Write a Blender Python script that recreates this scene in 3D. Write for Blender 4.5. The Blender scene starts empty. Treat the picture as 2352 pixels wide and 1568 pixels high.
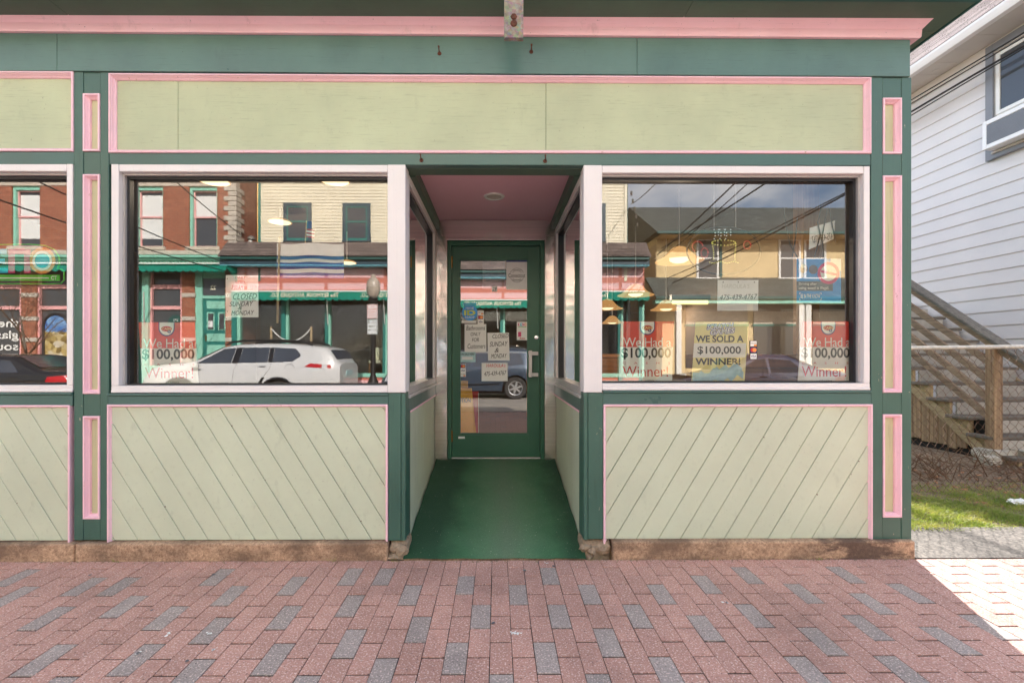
import bpy, bmesh, math, random
from mathutils import Vector, Matrix
R = math.radians
random.seed(7)
sc = bpy.context.scene
COL = sc.collection

# ------------------------------------------------------------------ camera
EYE = 1.274            # camera height above the sidewalk
YAW = R(0.4)
F = 2.83               # facade plane (world Y)
cam_d = bpy.data.cameras.new("camera")
cam = bpy.data.objects.new("camera", cam_d)
COL.objects.link(cam)
cam.location = (0, 0, EYE)
cam.rotation_euler = (R(90), 0, -YAW)
cam_d.sensor_width = 36.0
cam_d.lens = 36.0 * 1032 / 2352
cam_d.shift_x = (1176 - 1149.2) / 2352
cam_d.shift_y = (815 - 784) / 2352
cam_d.clip_start = 0.05
cam_d.clip_end = 500
sc.camera = cam

# ------------------------------------------------------------------ light
SUN_EL, SUN_AZ = R(29.0), R(22.3)      # azimuth from +Y towards +X
SUN = Vector((math.sin(SUN_AZ) * math.cos(SUN_EL), math.cos(SUN_AZ) * math.cos(SUN_EL), math.sin(SUN_EL)))
sun_d = bpy.data.lights.new("sun", 'SUN')
sun_d.energy = 3.8
sun_d.angle = R(0.5)
sun_d.color = (1.0, 0.945, 0.87)
sun = bpy.data.objects.new("sun", sun_d)
COL.objects.link(sun)
sun.rotation_euler = (-SUN).to_track_quat('-Z', 'Y').to_euler()
sun.location = (3, 8, 12)

wd = bpy.data.worlds.new("World")
sc.world = wd
wd.use_nodes = True
nt = wd.node_tree
nt.nodes.clear()
wo = nt.nodes.new('ShaderNodeOutputWorld')
bg = nt.nodes.new('ShaderNodeBackground')
sky = nt.nodes.new('ShaderNodeTexSky')
sky.sky_type = 'NISHITA'
sky.sun_disc = False
sky.sun_elevation = SUN_EL
sky.sun_rotation = SUN_AZ
sky.air_density = 0.9
sky.dust_density = 1.6
sky.ozone_density = 0.8
bg.inputs['Strength'].default_value = 0.115
# broken fair weather cloud over the whole dome
tc = nt.nodes.new('ShaderNodeTexCoord')
mp = nt.nodes.new('ShaderNodeMapping')
mp.inputs['Scale'].default_value = (1.0, 1.0, 2.2)
nz = nt.nodes.new('ShaderNodeTexNoise')
nz.inputs['Scale'].default_value = 2.6
nz.inputs['Detail'].default_value = 7
nz.inputs['Roughness'].default_value = 0.55
cr = nt.nodes.new('ShaderNodeValToRGB')
cr.color_ramp.elements[0].position = 0.48
cr.color_ramp.elements[0].color = (0, 0, 0, 1)
cr.color_ramp.elements[1].position = 0.70
cr.color_ramp.elements[1].color = (1, 1, 1, 1)
mx = nt.nodes.new('ShaderNodeMixRGB')
mx.inputs['Color2'].default_value = (9.0, 8.7, 8.4, 1)
ml = nt.nodes.new('ShaderNodeMath')
ml.operation = 'MULTIPLY'
ml.inputs[1].default_value = 0.9
L_ = nt.links.new
L_(tc.outputs['Generated'], mp.inputs['Vector'])
L_(mp.outputs['Vector'], nz.inputs['Vector'])
L_(nz.outputs['Fac'], cr.inputs['Fac'])
L_(cr.outputs['Color'], ml.inputs[0])
L_(ml.outputs[0], mx.inputs['Fac'])
L_(sky.outputs['Color'], mx.inputs['Color1'])
L_(mx.outputs['Color'], bg.inputs['Color'])
L_(bg.outputs[0], wo.inputs['Surface'])

vs = sc.view_settings
vs.view_transform = 'Standard'
vs.look = 'None'
vs.gamma = 1.0
vs.exposure = 1.97
vs.use_curve_mapping = False
sc.cycles.max_bounces = 10
sc.cycles.transparent_max_bounces = 12
sc.cycles.caustics_reflective = False
sc.cycles.caustics_refractive = False
sc.cycles.sample_clamp_indirect = 6
sc.cycles.use_denoising = True

# ------------------------------------------------------------------ measuring helpers
CT, ST = math.cos(YAW), math.sin(YAW)
def fx(px, Y=F):
    """world X on the plane Y of a column of the survey photograph"""
    u = (px - 1149.2) / 1032
    return Y * (u * CT + ST) / (CT - u * ST)
def dep(X, Y):
    return X * ST + Y * CT
def fz(py, X=0.0, Y=F):
    return EYE + (815 - py) / 1032 * dep(X, Y)
G = F + 0.08                     # plane of the shop-window panes
def rx(px, s):                   # s = distance in front of the panes (across the street)
    return fx(px, G + s)
def rz(py, s, px=1142):
    return EYE + (815 - py) / 1032 * dep(fx(px, G + s), G + s)
def lin(c):                      # sRGB 0-255 -> linear
    return tuple(((v / 255) / 12.92 if v / 255 <= 0.04045 else ((v / 255 + 0.055) / 1.055) ** 2.4) for v in c)

# ------------------------------------------------------------------ objects
ORG = {}
def thing(name, label, cat, loc=(0, 0, 0), group=None, rotz=0.0):
    o = bpy.data.objects.new(name, None)
    o.empty_display_size = 0.1
    COL.objects.link(o)
    o.location = loc
    o.rotation_euler = (0, 0, rotz)
    o['label'] = label
    o['category'] = cat
    if group:
        o['group'] = group
    ORG[o.name] = Vector(loc)
    return o
def org(o):
    while o is not None:
        if o.name in ORG:
            return ORG[o.name]
        o = o.parent
    return Vector((0, 0, 0))
def tag(o, label, cat, group=None):
    o['label'] = label
    o['category'] = cat
    if group:
        o['group'] = group
    return o
def kind(o, k):
    o['kind'] = k
    return o
def link(name, me, parent=None, mat=None):
    o = bpy.data.objects.new(name, me)
    COL.objects.link(o)
    if parent is not None:
        o.parent = parent
    if mat is not None and not me.materials:
        me.materials.append(mat)
    return o
def copy_tree(o, parent=None):
    c = o.copy()
    COL.objects.link(c)
    if parent is not None:
        c.parent = parent
        c.matrix_parent_inverse = o.matrix_parent_inverse
    for ch in list(o.children):
        copy_tree(ch, c)
    return c

class MB:
    def __init__(s):
        s.v = []
        s.f = []
    def add(s, vs_, fs):
        b = len(s.v)
        s.v += [tuple(p) for p in vs_]
        s.f += [tuple(i + b for i in f) for f in fs]
        return s
    def box(s, x0, x1, y0, y1, z0, z1, z0b=None, z1b=None):
        """z0b/z1b: bottom/top heights at the x1 end when they differ"""
        if x0 > x1: x0, x1 = x1, x0
        if y0 > y1: y0, y1 = y1, y0
        if z0b is None: z0b = z0
        if z1b is None: z1b = z1
        return s.add([(x0, y0, z0), (x1, y0, z0b), (x1, y1, z0b), (x0, y1, z0), (x0, y0, z1), (x1, y0, z1b), (x1, y1, z1b), (x0, y1, z1)],
                     [(0, 3, 2, 1), (4, 5, 6, 7), (0, 1, 5, 4), (1, 2, 6, 5), (2, 3, 7, 6), (3, 0, 4, 7)])
    def prism_y(s, poly, y0, y1):
        """polygon of (x,z) seen from -Y counter-clockwise, extruded from y0 (front) to y1"""
        n = len(poly)
        vs_ = [(x, y0, z) for x, z in poly] + [(x, y1, z) for x, z in poly]
        fs = [tuple(range(n)), tuple(range(2 * n - 1, n - 1, -1))]
        for i in range(n):
            j = (i + 1) % n
            fs.append((i, i + n, j + n, j))
        return s.add(vs_, fs)
    def prism_x(s, poly, x0, x1):
        n = len(poly)
        vs_ = [(x0, y, z) for y, z in poly] + [(x1, y, z) for y, z in poly]
        fs = [tuple(range(n - 1, -1, -1)), tuple(range(n, 2 * n))]
        for i in range(n):
            j = (i + 1) % n
            fs.append((i, j, j + n, i + n))
        return s.add(vs_, fs)
    def tube(s, pts, r, n=6, cap=True):
        pts = [Vector(p) for p in pts]
        rs = r if isinstance(r, (list, tuple)) else [r] * len(pts)
        base = len(s.v)
        up = Vector((0, 0, 1))
        d0 = (pts[1] - pts[0]).normalized()
        if abs(d0.dot(up)) > 0.95:
            up = Vector((0, 1, 0))
        a = d0.cross(up).normalized()
        for i, p in enumerate(pts):
            if i == 0: d = pts[1] - pts[0]
            elif i == len(pts) - 1: d = pts[-1] - pts[-2]
            else: d = pts[i + 1] - pts[i - 1]
            d.normalize()
            a = (a - d * a.dot(d)).normalized()
            b = d.cross(a)
            for k in range(n):
                t = 2 * math.pi * k / n
                q = p + (a * math.cos(t) + b * math.sin(t)) * rs[i]
                s.v.append(tuple(q))
        for i in range(len(pts) - 1):
            for k in range(n):
                k2 = (k + 1) % n
                s.f.append((base + i * n + k, base + i * n + k2, base + (i + 1) * n + k2, base + (i + 1) * n + k))
        if cap:
            s.f.append(tuple(base + k for k in range(n - 1, -1, -1)))
            e = base + (len(pts) - 1) * n
            s.f.append(tuple(e + k for k in range(n)))
        return s
    def lathe(s, prof, c, n=24, axis='z'):
        """prof: list of (r, h) from one end to the other about the axis through c"""
        base = len(s.v)
        for r, h in prof:
            for k in range(n):
                t = 2 * math.pi * k / n
                a, b = r * math.cos(t), r * math.sin(t)
                if axis == 'z': s.v.append((c[0] + a, c[1] + b, c[2] + h))
                elif axis == 'y': s.v.append((c[0] + a, c[1] + h, c[2] - b))
                else: s.v.append((c[0] + h, c[1] + a, c[2] + b))
        for i in range(len(prof) - 1):
            for k in range(n):
                k2 = (k + 1) % n
                s.f.append((base + i * n + k, base + i * n + k2, base + (i + 1) * n + k2, base + (i + 1) * n + k))
        s.f.append(tuple(base + k for k in range(n - 1, -1, -1)))
        e = base + (len(prof) - 1) * n
        s.f.append(tuple(e + k for k in range(n)))
        return s
    def quad(s, a, b, c, d):
        return s.add([a, b, c, d], [(0, 1, 2, 3)])
    def build(s, name, mat, parent=None, bevel=0.0, smooth=False, segs=2, fix=False):
        me = bpy.data.meshes.new(name)
        o_ = org(parent) if parent is not None else Vector((0, 0, 0))
        me.from_pydata([(x - o_.x, y - o_.y, z - o_.z) for x, y, z in s.v], [], s.f)
        if fix:
            bm = bmesh.new(); bm.from_mesh(me)
            bmesh.ops.recalc_face_normals(bm, faces=bm.faces)
            bm.to_mesh(me); bm.free()
        me.validate()
        o = link(name, me, parent, mat)
        if smooth:
            for p in me.polygons: p.use_smooth = True
            if smooth != 'all':
                try:
                    me.set_sharp_from_angle(angle=R(35))
                except Exception:
                    pass
        if bevel:
            m = o.modifiers.new("bevel", 'BEVEL')
            m.width = bevel
            m.segments = segs
            m.limit_method = 'ANGLE'
            m.angle_limit = R(40)
        return o
def abox(name, mat, parent, x0, x1, y0, y1, z0, z1, bevel=0.0015, **k):
    return MB().box(x0, x1, y0, y1, z0, z1, **k).build(name, mat, parent, bevel=bevel, segs=1)

# ------------------------------------------------------------------ lettering
def glyph_mesh(body, shear=0.0, bold=0.0, align='CENTER', space=1.0):
    cu = bpy.data.curves.new("lettering", 'FONT')
    cu.body = body
    cu.align_x = align
    cu.shear = shear
    cu.offset = bold
    cu.space_character = space
    cu.resolution_u = 3
    o = bpy.data.objects.new("lettering_tmp", cu)
    COL.objects.link(o)
    dg = bpy.context.evaluated_depsgraph_get()
    me = bpy.data.meshes.new_from_object(o.evaluated_get(dg))
    bpy.data.objects.remove(o)
    bpy.data.curves.remove(cu)
    return me
def letters(body, x0, x1, z0, z1, Y, mat, parent, facing=-1, shear=0.0, bold=0.0, space=1.0, tilt=0.0, name='lettering', align='CENTER'):
    """print body into the rectangle on plane Y; facing -1 reads from -Y, +1 reads from +Y. tilt = rise of the line in metres"""
    me = glyph_mesh(body, shear, bold, align, space)
    if not me.vertices:
        return None
    xs = [v.co.x for v in me.vertices]; ys = [v.co.y for v in me.vertices]
    a0, a1, b0, b1 = min(xs), max(xs), min(ys), max(ys)
    o_ = org(parent)
    for v in me.vertices:
        u = (v.co.x - a0) / (a1 - a0); w = (v.co.y - b0) / (b1 - b0)
        x = x0 + (x1 - x0) * u if facing < 0 else x1 - (x1 - x0) * u
        v.co = (x - o_.x, Y - o_.y, z0 + (z1 - z0) * w + tilt * (u - 0.5) - o_.z)
    me.materials.clear()
    o = link(name, me, parent, mat)
    return o
# ------------------------------------------------------------------ materials
def nodes(name):
    m = bpy.data.materials.new(name)
    m.use_nodes = True
    t = m.node_tree
    t.nodes.clear()
    o = t.nodes.new('ShaderNodeOutputMaterial')
    b = t.nodes.new('ShaderNodeBsdfPrincipled')
    t.links.new(b.outputs[0], o.inputs['Surface'])
    return m, t, b
def coord(t, scale=(1, 1, 1), rot=(0, 0, 0), kind_='Object'):
    c = t.nodes.new('ShaderNodeTexCoord')
    p = t.nodes.new('ShaderNodeMapping')
    p.inputs['Scale'].default_value = scale
    p.inputs['Rotation'].default_value = rot
    t.links.new(c.outputs[kind_], p.inputs['Vector'])
    return p.outputs['Vector']
def noise(t, vec, scale, detail=4, rough=0.6, dist=0.0):
    n = t.nodes.new('ShaderNodeTexNoise')
    n.inputs['Scale'].default_value = scale
    n.inputs['Detail'].default_value = detail
    n.inputs['Roughness'].default_value = rough
    n.inputs['Distortion'].default_value = dist
    t.links.new(vec, n.inputs['Vector'])
    return n.outputs['Fac']
def ramp(t, fac, stops):
    r = t.nodes.new('ShaderNodeValToRGB')
    e = r.color_ramp.elements
    while len(e) < len(stops): e.new(0.5)
    for i, (p, c) in enumerate(stops):
        e[i].position = p
        e[i].color = (c[0], c[1], c[2], 1) if isinstance(c, (tuple, list)) else (c, c, c, 1)
    t.links.new(fac, r.inputs['Fac'])
    return r.outputs['Color']
def mixc(t, fac, a, b, mode='MIX'):
    m = t.nodes.new('ShaderNodeMixRGB')
    m.blend_type = mode
    for s, v in (('Fac', fac), ('Color1', a), ('Color2', b)):
        if isinstance(v, (int, float)): m.inputs[s].default_value = v
        elif isinstance(v, tuple): m.inputs[s].default_value = (v[0], v[1], v[2], 1)
        else: t.links.new(v, m.inputs[s])
    return m.outputs['Color']
def bump(t, b, h, strength=0.3, dist=0.002, prev=None):
    n = t.nodes.new('ShaderNodeBump')
    n.inputs['Strength'].default_value = strength
    n.inputs['Distance'].default_value = dist
    t.links.new(h, n.inputs['Height'])
    if prev is not None: t.links.new(prev, n.inputs['Normal'])
    t.links.new(n.outputs['Normal'], b.inputs['Normal'])
    return n.outputs['Normal']
def orand(t):
    i = t.nodes.new('ShaderNodeObjectInfo')
    return i.outputs['Random']
def math_(t, op, a, b=0.0):
    m = t.nodes.new('ShaderNodeMath')
    m.operation = op
    for i, v in enumerate((a, b)):
        if isinstance(v, (int, float)): m.inputs[i].default_value = v
        else: t.links.new(v, m.inputs[i])
    return m.outputs[0]

def plain(name, rgb, rough=0.5, metal=0.0, vary=0.06, scale=8.0, spec=0.5, coat=0.0):
    m, t, b = nodes(name)
    c = lin(rgb) if max(rgb) > 1.01 else rgb
    n = noise(t, coord(t), scale, 5)
    dk = tuple(v * (1 - vary * 2) for v in c); lt = tuple(min(1, v * (1 + vary * 2)) for v in c)
    t.links.new(ramp(t, n, [(0.3, dk), (0.7, lt)]), b.inputs['Base Color'])
    b.inputs['Roughness'].default_value = rough
    b.inputs['Metallic'].default_value = metal
    b.inputs['Specular IOR Level'].default_value = spec
    b.inputs['Coat Weight'].default_value = coat
    return m
def paint(name, rgb, rough=0.45, grain='z', vary=0.05, dirt=0.35, streak=0.35, chip=None):
    """old gloss paint on wood: faded patches, grain showing through, specks of dirt, optional bare chips"""
    m, t, b = nodes(name)
    c = lin(rgb)
    sc_ = {'z': (40, 40, 1.6), 'x': (3, 95, 95), 'd': (14, 14, 14)}[grain]
    gr = noise(t, coord(t, sc_), 2.2, 5, 0.65)
    lg = noise(t, coord(t), 1.6, 5, 0.6)
    dk = tuple(v * (1 - 2 * vary) for v in c)
    lt = tuple(min(0.95, v * (1 + 1.6 * vary)) for v in c)
    col = ramp(t, lg, [(0.32, dk), (0.68, lt)])
    g2 = ramp(t, gr, [(0.30, 1.0 - streak * 0.45), (0.42, 1.0), (0.8, 1.0)])
    col = mixc(t, 1.0, col, g2, 'MULTIPLY')
    # dirt specks and smudges
    sm = noise(t, coord(t, (1, 1, 0.5)), 9, 7, 0.7)
    col = mixc(t, ramp(t, sm, [(0.60, 0.0), (0.80, dirt)]), col, tuple(v * 0.45 + 0.01 for v in c))
    sp = noise(t, coord(t), 95, 2, 0.5)
    col = mixc(t, ramp(t, sp, [(0.735, 0.0), (0.76, 0.7 * min(1, dirt * 2))]), col, (0.045, 0.035, 0.03))
    if chip:
        ch = noise(t, coord(t, (1, 1, 0.35)), 34, 6, 0.7)
        col = mixc(t, ramp(t, ch, [(0.665, 0.0), (0.68, 0.9)]), col, lin(chip))
    t.links.new(col, b.inputs['Base Color'])
    rr = ramp(t, lg, [(0.3, rough - 0.08), (0.7, rough + 0.1)])
    t.links.new(rr, b.inputs['Roughness'])
    n1 = bump(t, b, gr, 0.22, 0.0015)
    bump(t, b, noise(t, coord(t), 3.0, 3), 0.12, 0.006, n1)
    return m

M = {}
M['green'] = paint('green_paint', (65, 100, 89), 0.36, 'z', 0.07, 0.45, 0.4, (178, 168, 150))
M['green_x'] = paint('green_paint_boards', (70, 104, 98), 0.34, 'x', 0.06, 0.3, 0.3)
M['frieze'] = paint('weathered_green_paint', (88, 120, 113), 0.33, 'x', 0.10, 0.45, 0.5)
M['dark_green'] = paint('dark_green_paint', (80, 104, 88), 0.5, 'x', 0.12, 0.5, 0.4)
M['door_green'] = plain('door_green', (48, 98, 76), 0.38, 0, 0.04, 2)
M['pale'] = paint('pale_green_paint', (198, 206, 184), 0.5, 'd', 0.035, 0.5, 0.14)
M['sign'] = paint('olive_plywood_paint', (184, 193, 160), 0.55, 'x', 0.06, 0.35, 0.6)
M['strip'] = paint('olive_strip_paint', (196, 197, 160), 0.5, 'z', 0.04, 0.2, 0.5)
M['pink'] = paint('pink_paint', (248, 202, 216), 0.42, 'd', 0.04, 0.3, 0.2, (190, 150, 130))
M['pink_x'] = paint('pink_cornice_paint', (250, 202, 214), 0.42, 'x', 0.04, 0.55, 0.3)
M['pink_ceiling'] = paint('pink_ceiling_paint', (250, 196, 210), 0.55, 'd', 0.03, 0.1, 0.05)
M['white'] = paint('white_window_paint', (230, 226, 227), 0.4, 'z', 0.02, 0.12, 0.10)
M['gasket'] = plain('black_gasket', (26, 27, 33), 0.45, 0, 0.1)
M['alu'] = plain('grey_aluminium', (196, 192, 192), 0.38, 0.35, 0.05, 4)
M['alu_lt'] = plain('pale_aluminium', (232, 226, 226), 0.42, 0.1, 0.03, 4)
M['black'] = plain('black', (20, 20, 21), 0.5)
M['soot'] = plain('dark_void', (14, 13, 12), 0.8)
M['rust'] = plain('rusty_iron', (96, 58, 42), 0.75, 0.3, 0.2, 60)
M['brass'] = plain('old_brass', (150, 118, 70), 0.35, 0.9, 0.1, 30)
M['chrome'] = plain('chrome', (215, 215, 215), 0.18, 1.0, 0.03)
M['pull'] = plain('pull_handle_grey', (205, 200, 198), 0.4, 0.2, 0.03)

# stainless sheet round the door
m, t, b = nodes('stainless_sheet')
n = noise(t, coord(t, (1.0, 1.0, 90)), 1.0, 3)
big = noise(t, coord(t), 3.2, 2, 0.4)
t.links.new(ramp(t, n, [(0.3, (0.66, 0.61, 0.57)), (0.7, (0.80, 0.75, 0.71))]), b.inputs['Base Color'])
b.inputs['Metallic'].default_value = 1.0
b.inputs['Roughness'].default_value = 0.17
bump(t, b, big, 0.5, 0.03)
M['steel'] = m

# galvanised bracket
m, t, b = nodes('galvanised_steel')
v = t.nodes.new('ShaderNodeTexVoronoi'); v.inputs['Scale'].default_value = 60
t.links.new(coord(t), v.inputs['Vector'])
n = noise(t, coord(t), 25, 6, 0.7)
c1 = mixc(t, 0.35, ramp(t, n, [(0.3, (0.16, 0.14, 0.115)), (0.7, (0.34, 0.31, 0.27))]), v.outputs['Color'], 'SOFT_LIGHT')
t.links.new(c1, b.inputs['Base Color'])
b.inputs['Metallic'].default_value = 0.35
b.inputs['Roughness'].default_value = 0.6
bump(t, b, n, 0.2, 0.002)
M['galv'] = m

# concrete footing: buff with soot stains and pits
m, t, b = nodes('buff_concrete')
f1 = noise(t, coord(t), 70, 6, 0.75); f2 = noise(t, coord(t, (1, 1, 2.0)), 3.0, 7, 0.65); f3 = noise(t, coord(t), 240, 2)
col = ramp(t, f1, [(0.32, lin((128, 100, 80))), (0.52, lin((188, 156, 128))), (0.72, lin((224, 194, 164)))])
col = mixc(t, ramp(t, f2, [(0.42, 0.0), (0.60, 0.78)]), col, lin((104, 84, 70)))
sxz = t.nodes.new('ShaderNodeSeparateXYZ'); t.links.new(coord(t), sxz.inputs[0])
soot_x = math_(t, 'ADD', math_(t, 'MULTIPLY', math_(t, 'SUBTRACT', 0.42, math_(t, 'ABSOLUTE', math_(t, 'SUBTRACT', sxz.outputs[0], 2.28))), 2.2), math_(t, 'MULTIPLY', math_(t, 'SUBTRACT', noise(t, coord(t, (1, 1, 3)), 5, 6, 0.7), 0.5), 3.0))
col = mixc(t, ramp(t, soot_x, [(0.35, 0.0), (0.75, 0.85)]), col, lin((84, 66, 58)))
col = mixc(t, ramp(t, f3, [(0.64, 0.0), (0.68, 0.7)]), col, lin((66, 52, 44)))
t.links.new(col, b.inputs['Base Color'])
b.inputs['Roughness'].default_value = 0.9
n1 = bump(t, b, f1, 0.5, 0.004)
bump(t, b, f2, 0.4, 0.012, n1)
M['concrete'] = m
M['rubble'] = plain('broken_concrete', (150, 132, 112), 0.95, 0, 0.2, 30)

def paver(name, base, rng):
    m, t, b = nodes(name)
    vec = coord(t)
    r = orand(t)
    # shift the texture with each brick
    cmb = t.nodes.new('ShaderNodeCombineXYZ')
    t.links.new(math_(t, 'MULTIPLY', r, 37.0), cmb.inputs[0])
    t.links.new(math_(t, 'MULTIPLY', r, 91.0), cmb.inputs[1])
    ad = t.nodes.new('ShaderNodeVectorMath'); ad.operation = 'ADD'
    t.links.new(vec, ad.inputs[0]); t.links.new(cmb.outputs[0], ad.inputs[1])
    vv = ad.outputs[0]
    a = tuple(x * (1 - rng) for x in lin(base)); z = tuple(min(1, x * (1 + rng)) for x in lin(base))
    col = ramp(t, r, [(0.0, a), (1.0, z)])
    blot = noise(t, vv, 14, 5, 0.6)
    col = mixc(t, ramp(t, blot, [(0.35, 0.0), (0.75, 0.35)]), col, tuple(x * 0.62 for x in lin(base)))
    g1 = noise(t, vv, 120, 2, 0.6)
    col = mixc(t, ramp(t, g1, [(0.55, 0.0), (0.64, 0.8)]), col, lin((232, 208, 200)))
    g2 = noise(t, vv, 100, 2, 0.6)
    col = mixc(t, ramp(t, g2, [(0.30, 0.85), (0.39, 0.0)]), col, lin((84, 66, 68)))
    g3 = noise(t, vv, 150, 1, 0.5)
    col = mixc(t, ramp(t, g3, [(0.70, 0.0), (0.74, 0.9)]), col, lin((238, 226, 222)))
    t.links.new(col, b.inputs['Base Color'])
    ge = t.nodes.new('ShaderNodeNewGeometry')
    st = noise(t, ge.outputs['Position'], 1.7, 6, 0.65)
    col = mixc(t, 1.0, col, ramp(t, st, [(0.30, 0.74), (0.5, 1.0), (0.72, 1.10)]), 'MULTIPLY')
    st2 = noise(t, ge.outputs['Position'], 13, 5, 0.7)
    col = mixc(t, ramp(t, st2, [(0.66, 0.0), (0.80, 0.55)]), col, lin((88, 72, 66)))
    t.links.new(col, b.inputs['Base Color'])
    b.inputs['Roughness'].default_value = 0.72
    n1 = bump(t, b, g1, 0.35, 0.002)
    bump(t, b, blot, 0.25, 0.004, n1)
    return m
M['paver_red'] = paver('red_paver', (192, 146, 133), 0.09)
M['paver_grey'] = paver('grey_paver', (164, 152, 147), 0.08)
M['joint'] = plain('joint_sand', (38, 31, 28), 0.95, 0, 0.3, 60)

# green carpet: matted, paler along the middle, darker towards both sides
m, t, b = nodes('green_carpet')
g = t.nodes.new('ShaderNodeTexCoord')
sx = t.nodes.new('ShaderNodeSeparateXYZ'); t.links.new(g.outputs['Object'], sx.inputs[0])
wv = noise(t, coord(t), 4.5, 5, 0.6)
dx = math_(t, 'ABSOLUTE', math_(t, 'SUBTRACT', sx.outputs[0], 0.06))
middle_fac = math_(t, 'SUBTRACT', 1.0, math_(t, 'MULTIPLY', dx, 2.3))
middle_fac = math_(t, 'ADD', middle_fac, math_(t, 'MULTIPLY', math_(t, 'SUBTRACT', wv, 0.5), 0.55))
col = ramp(t, middle_fac, [(0.0, lin((26, 74, 46))), (0.30, lin((58, 108, 72))), (0.7, lin((86, 126, 92))), (1.0, lin((98, 126, 98)))])
fb = noise(t, coord(t, (1, 3, 1)), 130, 3, 0.7)
col = mixc(t, 1.0, col, ramp(t, fb, [(0.25, 0.55), (0.7, 1.15)]), 'MULTIPLY')
sp = noise(t, coord(t), 110, 1)
col = mixc(t, ramp(t, sp, [(0.755, 0.0), (0.775, 0.8)]), col, lin((190, 196, 176)))
t.links.new(col, b.inputs['Base Color'])
b.inputs['Roughness'].default_value = 0.95
b.inputs['Sheen Weight'].default_value = 0.08
bump(t, b, fb, 0.6, 0.004)
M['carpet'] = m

def pane(name, refl, tint=(0.93, 0.96, 0.95)):
    m = bpy.data.materials.new(name); m.use_nodes = True
    t = m.node_tree; t.nodes.clear()
    o = t.nodes.new('ShaderNodeOutputMaterial')
    tr = t.nodes.new('ShaderNodeBsdfTransparent'); tr.inputs['Color'].default_value = (*tint, 1)
    gl = t.nodes.new('ShaderNodeBsdfGlossy'); gl.inputs['Roughness'].default_value = 0.0
    gl.inputs['Color'].default_value = (1, 1, 1, 1)
    # very slight waviness of the sheet, as float glass has
    n = t.nodes.new('ShaderNodeTexNoise'); n.inputs['Scale'].default_value = 1.1; n.inputs['Detail'].default_value = 1
    t.links.new(coord(t), n.inputs['Vector'])
    bp = t.nodes.new('ShaderNodeBump'); bp.inputs['Strength'].default_value = 0.02; bp.inputs['Distance'].default_value = 0.02
    t.links.new(n.outputs['Fac'], bp.inputs['Height']); t.links.new(bp.outputs['Normal'], gl.inputs['Normal'])
    fr = t.nodes.new('ShaderNodeFresnel'); fr.inputs['IOR'].default_value = 1.45
    mf = math_(t, 'ADD', fr.outputs[0], refl)
    mxs = t.nodes.new('ShaderNodeMixShader')
    t.links.new(mf, mxs.inputs[0]); t.links.new(tr.outputs[0], mxs.inputs[1]); t.links.new(gl.outputs[0], mxs.inputs[2])
    t.links.new(mxs.outputs[0], o.inputs['Surface'])
    return m
M['glass'] = pane('shop_window_glass', 0.115, (0.97, 0.985, 0.98))
M['glass_side'] = pane('recess_window_glass', 0.08, (0.86, 0.91, 0.88))
M['glass_door'] = pane('door_glass', 0.135, (0.97, 0.985, 0.98))
m, t, b = nodes('dark_pane')
b.inputs['Base Color'].default_value = (0.075, 0.08, 0.088, 1)
b.inputs['Roughness'].default_value = 0.06
b.inputs['Specular IOR Level'].default_value = 0.6
bump(t, b, noise(t, coord(t), 1.7, 2), 0.08, 0.02)
M['dark_pane'] = m
M['car_glass'] = plain('tinted_car_glass', (72, 78, 88), 0.08, 0, 0.1, 1.0, 0.6)

def brickwork(name, c1, c2, mortar, w=0.215, h=0.072, axis='x'):
    m, t, b = nodes(name)
    c = t.nodes.new('ShaderNodeTexCoord')
    s = t.nodes.new('ShaderNodeSeparateXYZ'); t.links.new(c.outputs['Object'], s.inputs[0])
    k = t.nodes.new('ShaderNodeCombineXYZ')
    t.links.new(s.outputs[0 if axis == 'x' else 1], k.inputs[0]); t.links.new(s.outputs[2], k.inputs[1])
    br = t.nodes.new('ShaderNodeTexBrick')
    br.inputs['Scale'].default_value = 1.0
    br.inputs['Brick Width'].default_value = w
    br.inputs['Row Height'].default_value = h
    br.inputs['Mortar Size'].default_value = 0.007
    br.inputs['Color1'].default_value = (*lin(c1), 1)
    br.inputs['Color2'].default_value = (*lin(c2), 1)
    br.inputs['Mortar'].default_value = (*lin(mortar), 1)
    t.links.new(k.outputs[0], br.inputs['Vector'])
    n = noise(t, coord(t), 7, 6, 0.7)
    col = mixc(t, 1.0, br.outputs['Color'], ramp(t, n, [(0.3, 0.62), (0.7, 1.2)]), 'MULTIPLY')
    t.links.new(col, b.inputs['Base Color'])
    b.inputs['Roughness'].default_value = 0.9
    bump(t, b, math_(t, 'SUBTRACT', 1.0, br.outputs['Fac']), 0.7, 0.008)
    return m
M['brick'] = brickwork('old_red_brick', (158, 82, 58), (182, 108, 78), (170, 150, 132))
M['brick_side'] = brickwork('old_red_brick_side', (150, 78, 56), (172, 100, 74), (165, 145, 128), axis='y')
def stone(name, rgb, sc_=6):
    m, t, b = nodes(name)
    n = noise(t, coord(t), sc_, 8, 0.7); n2 = noise(t, coord(t), sc_ * 9, 4, 0.7)
    c = lin(rgb)
    t.links.new(ramp(t, n, [(0.3, tuple(x * 0.72 for x in c)), (0.7, tuple(min(.9, x * 1.15) for x in c))]), b.inputs['Base Color'])
    b.inputs['Roughness'].default_value = 0.9
    n1 = bump(t, b, n, 0.8, 0.04); bump(t, b, n2, 0.5, 0.008, n1)
    return m
M['stone'] = stone('rough_granite', (206, 196, 182))
M['stone_smooth'] = plain('dressed_sandstone', (206, 192, 176), 0.85, 0, 0.08, 6)
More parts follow.
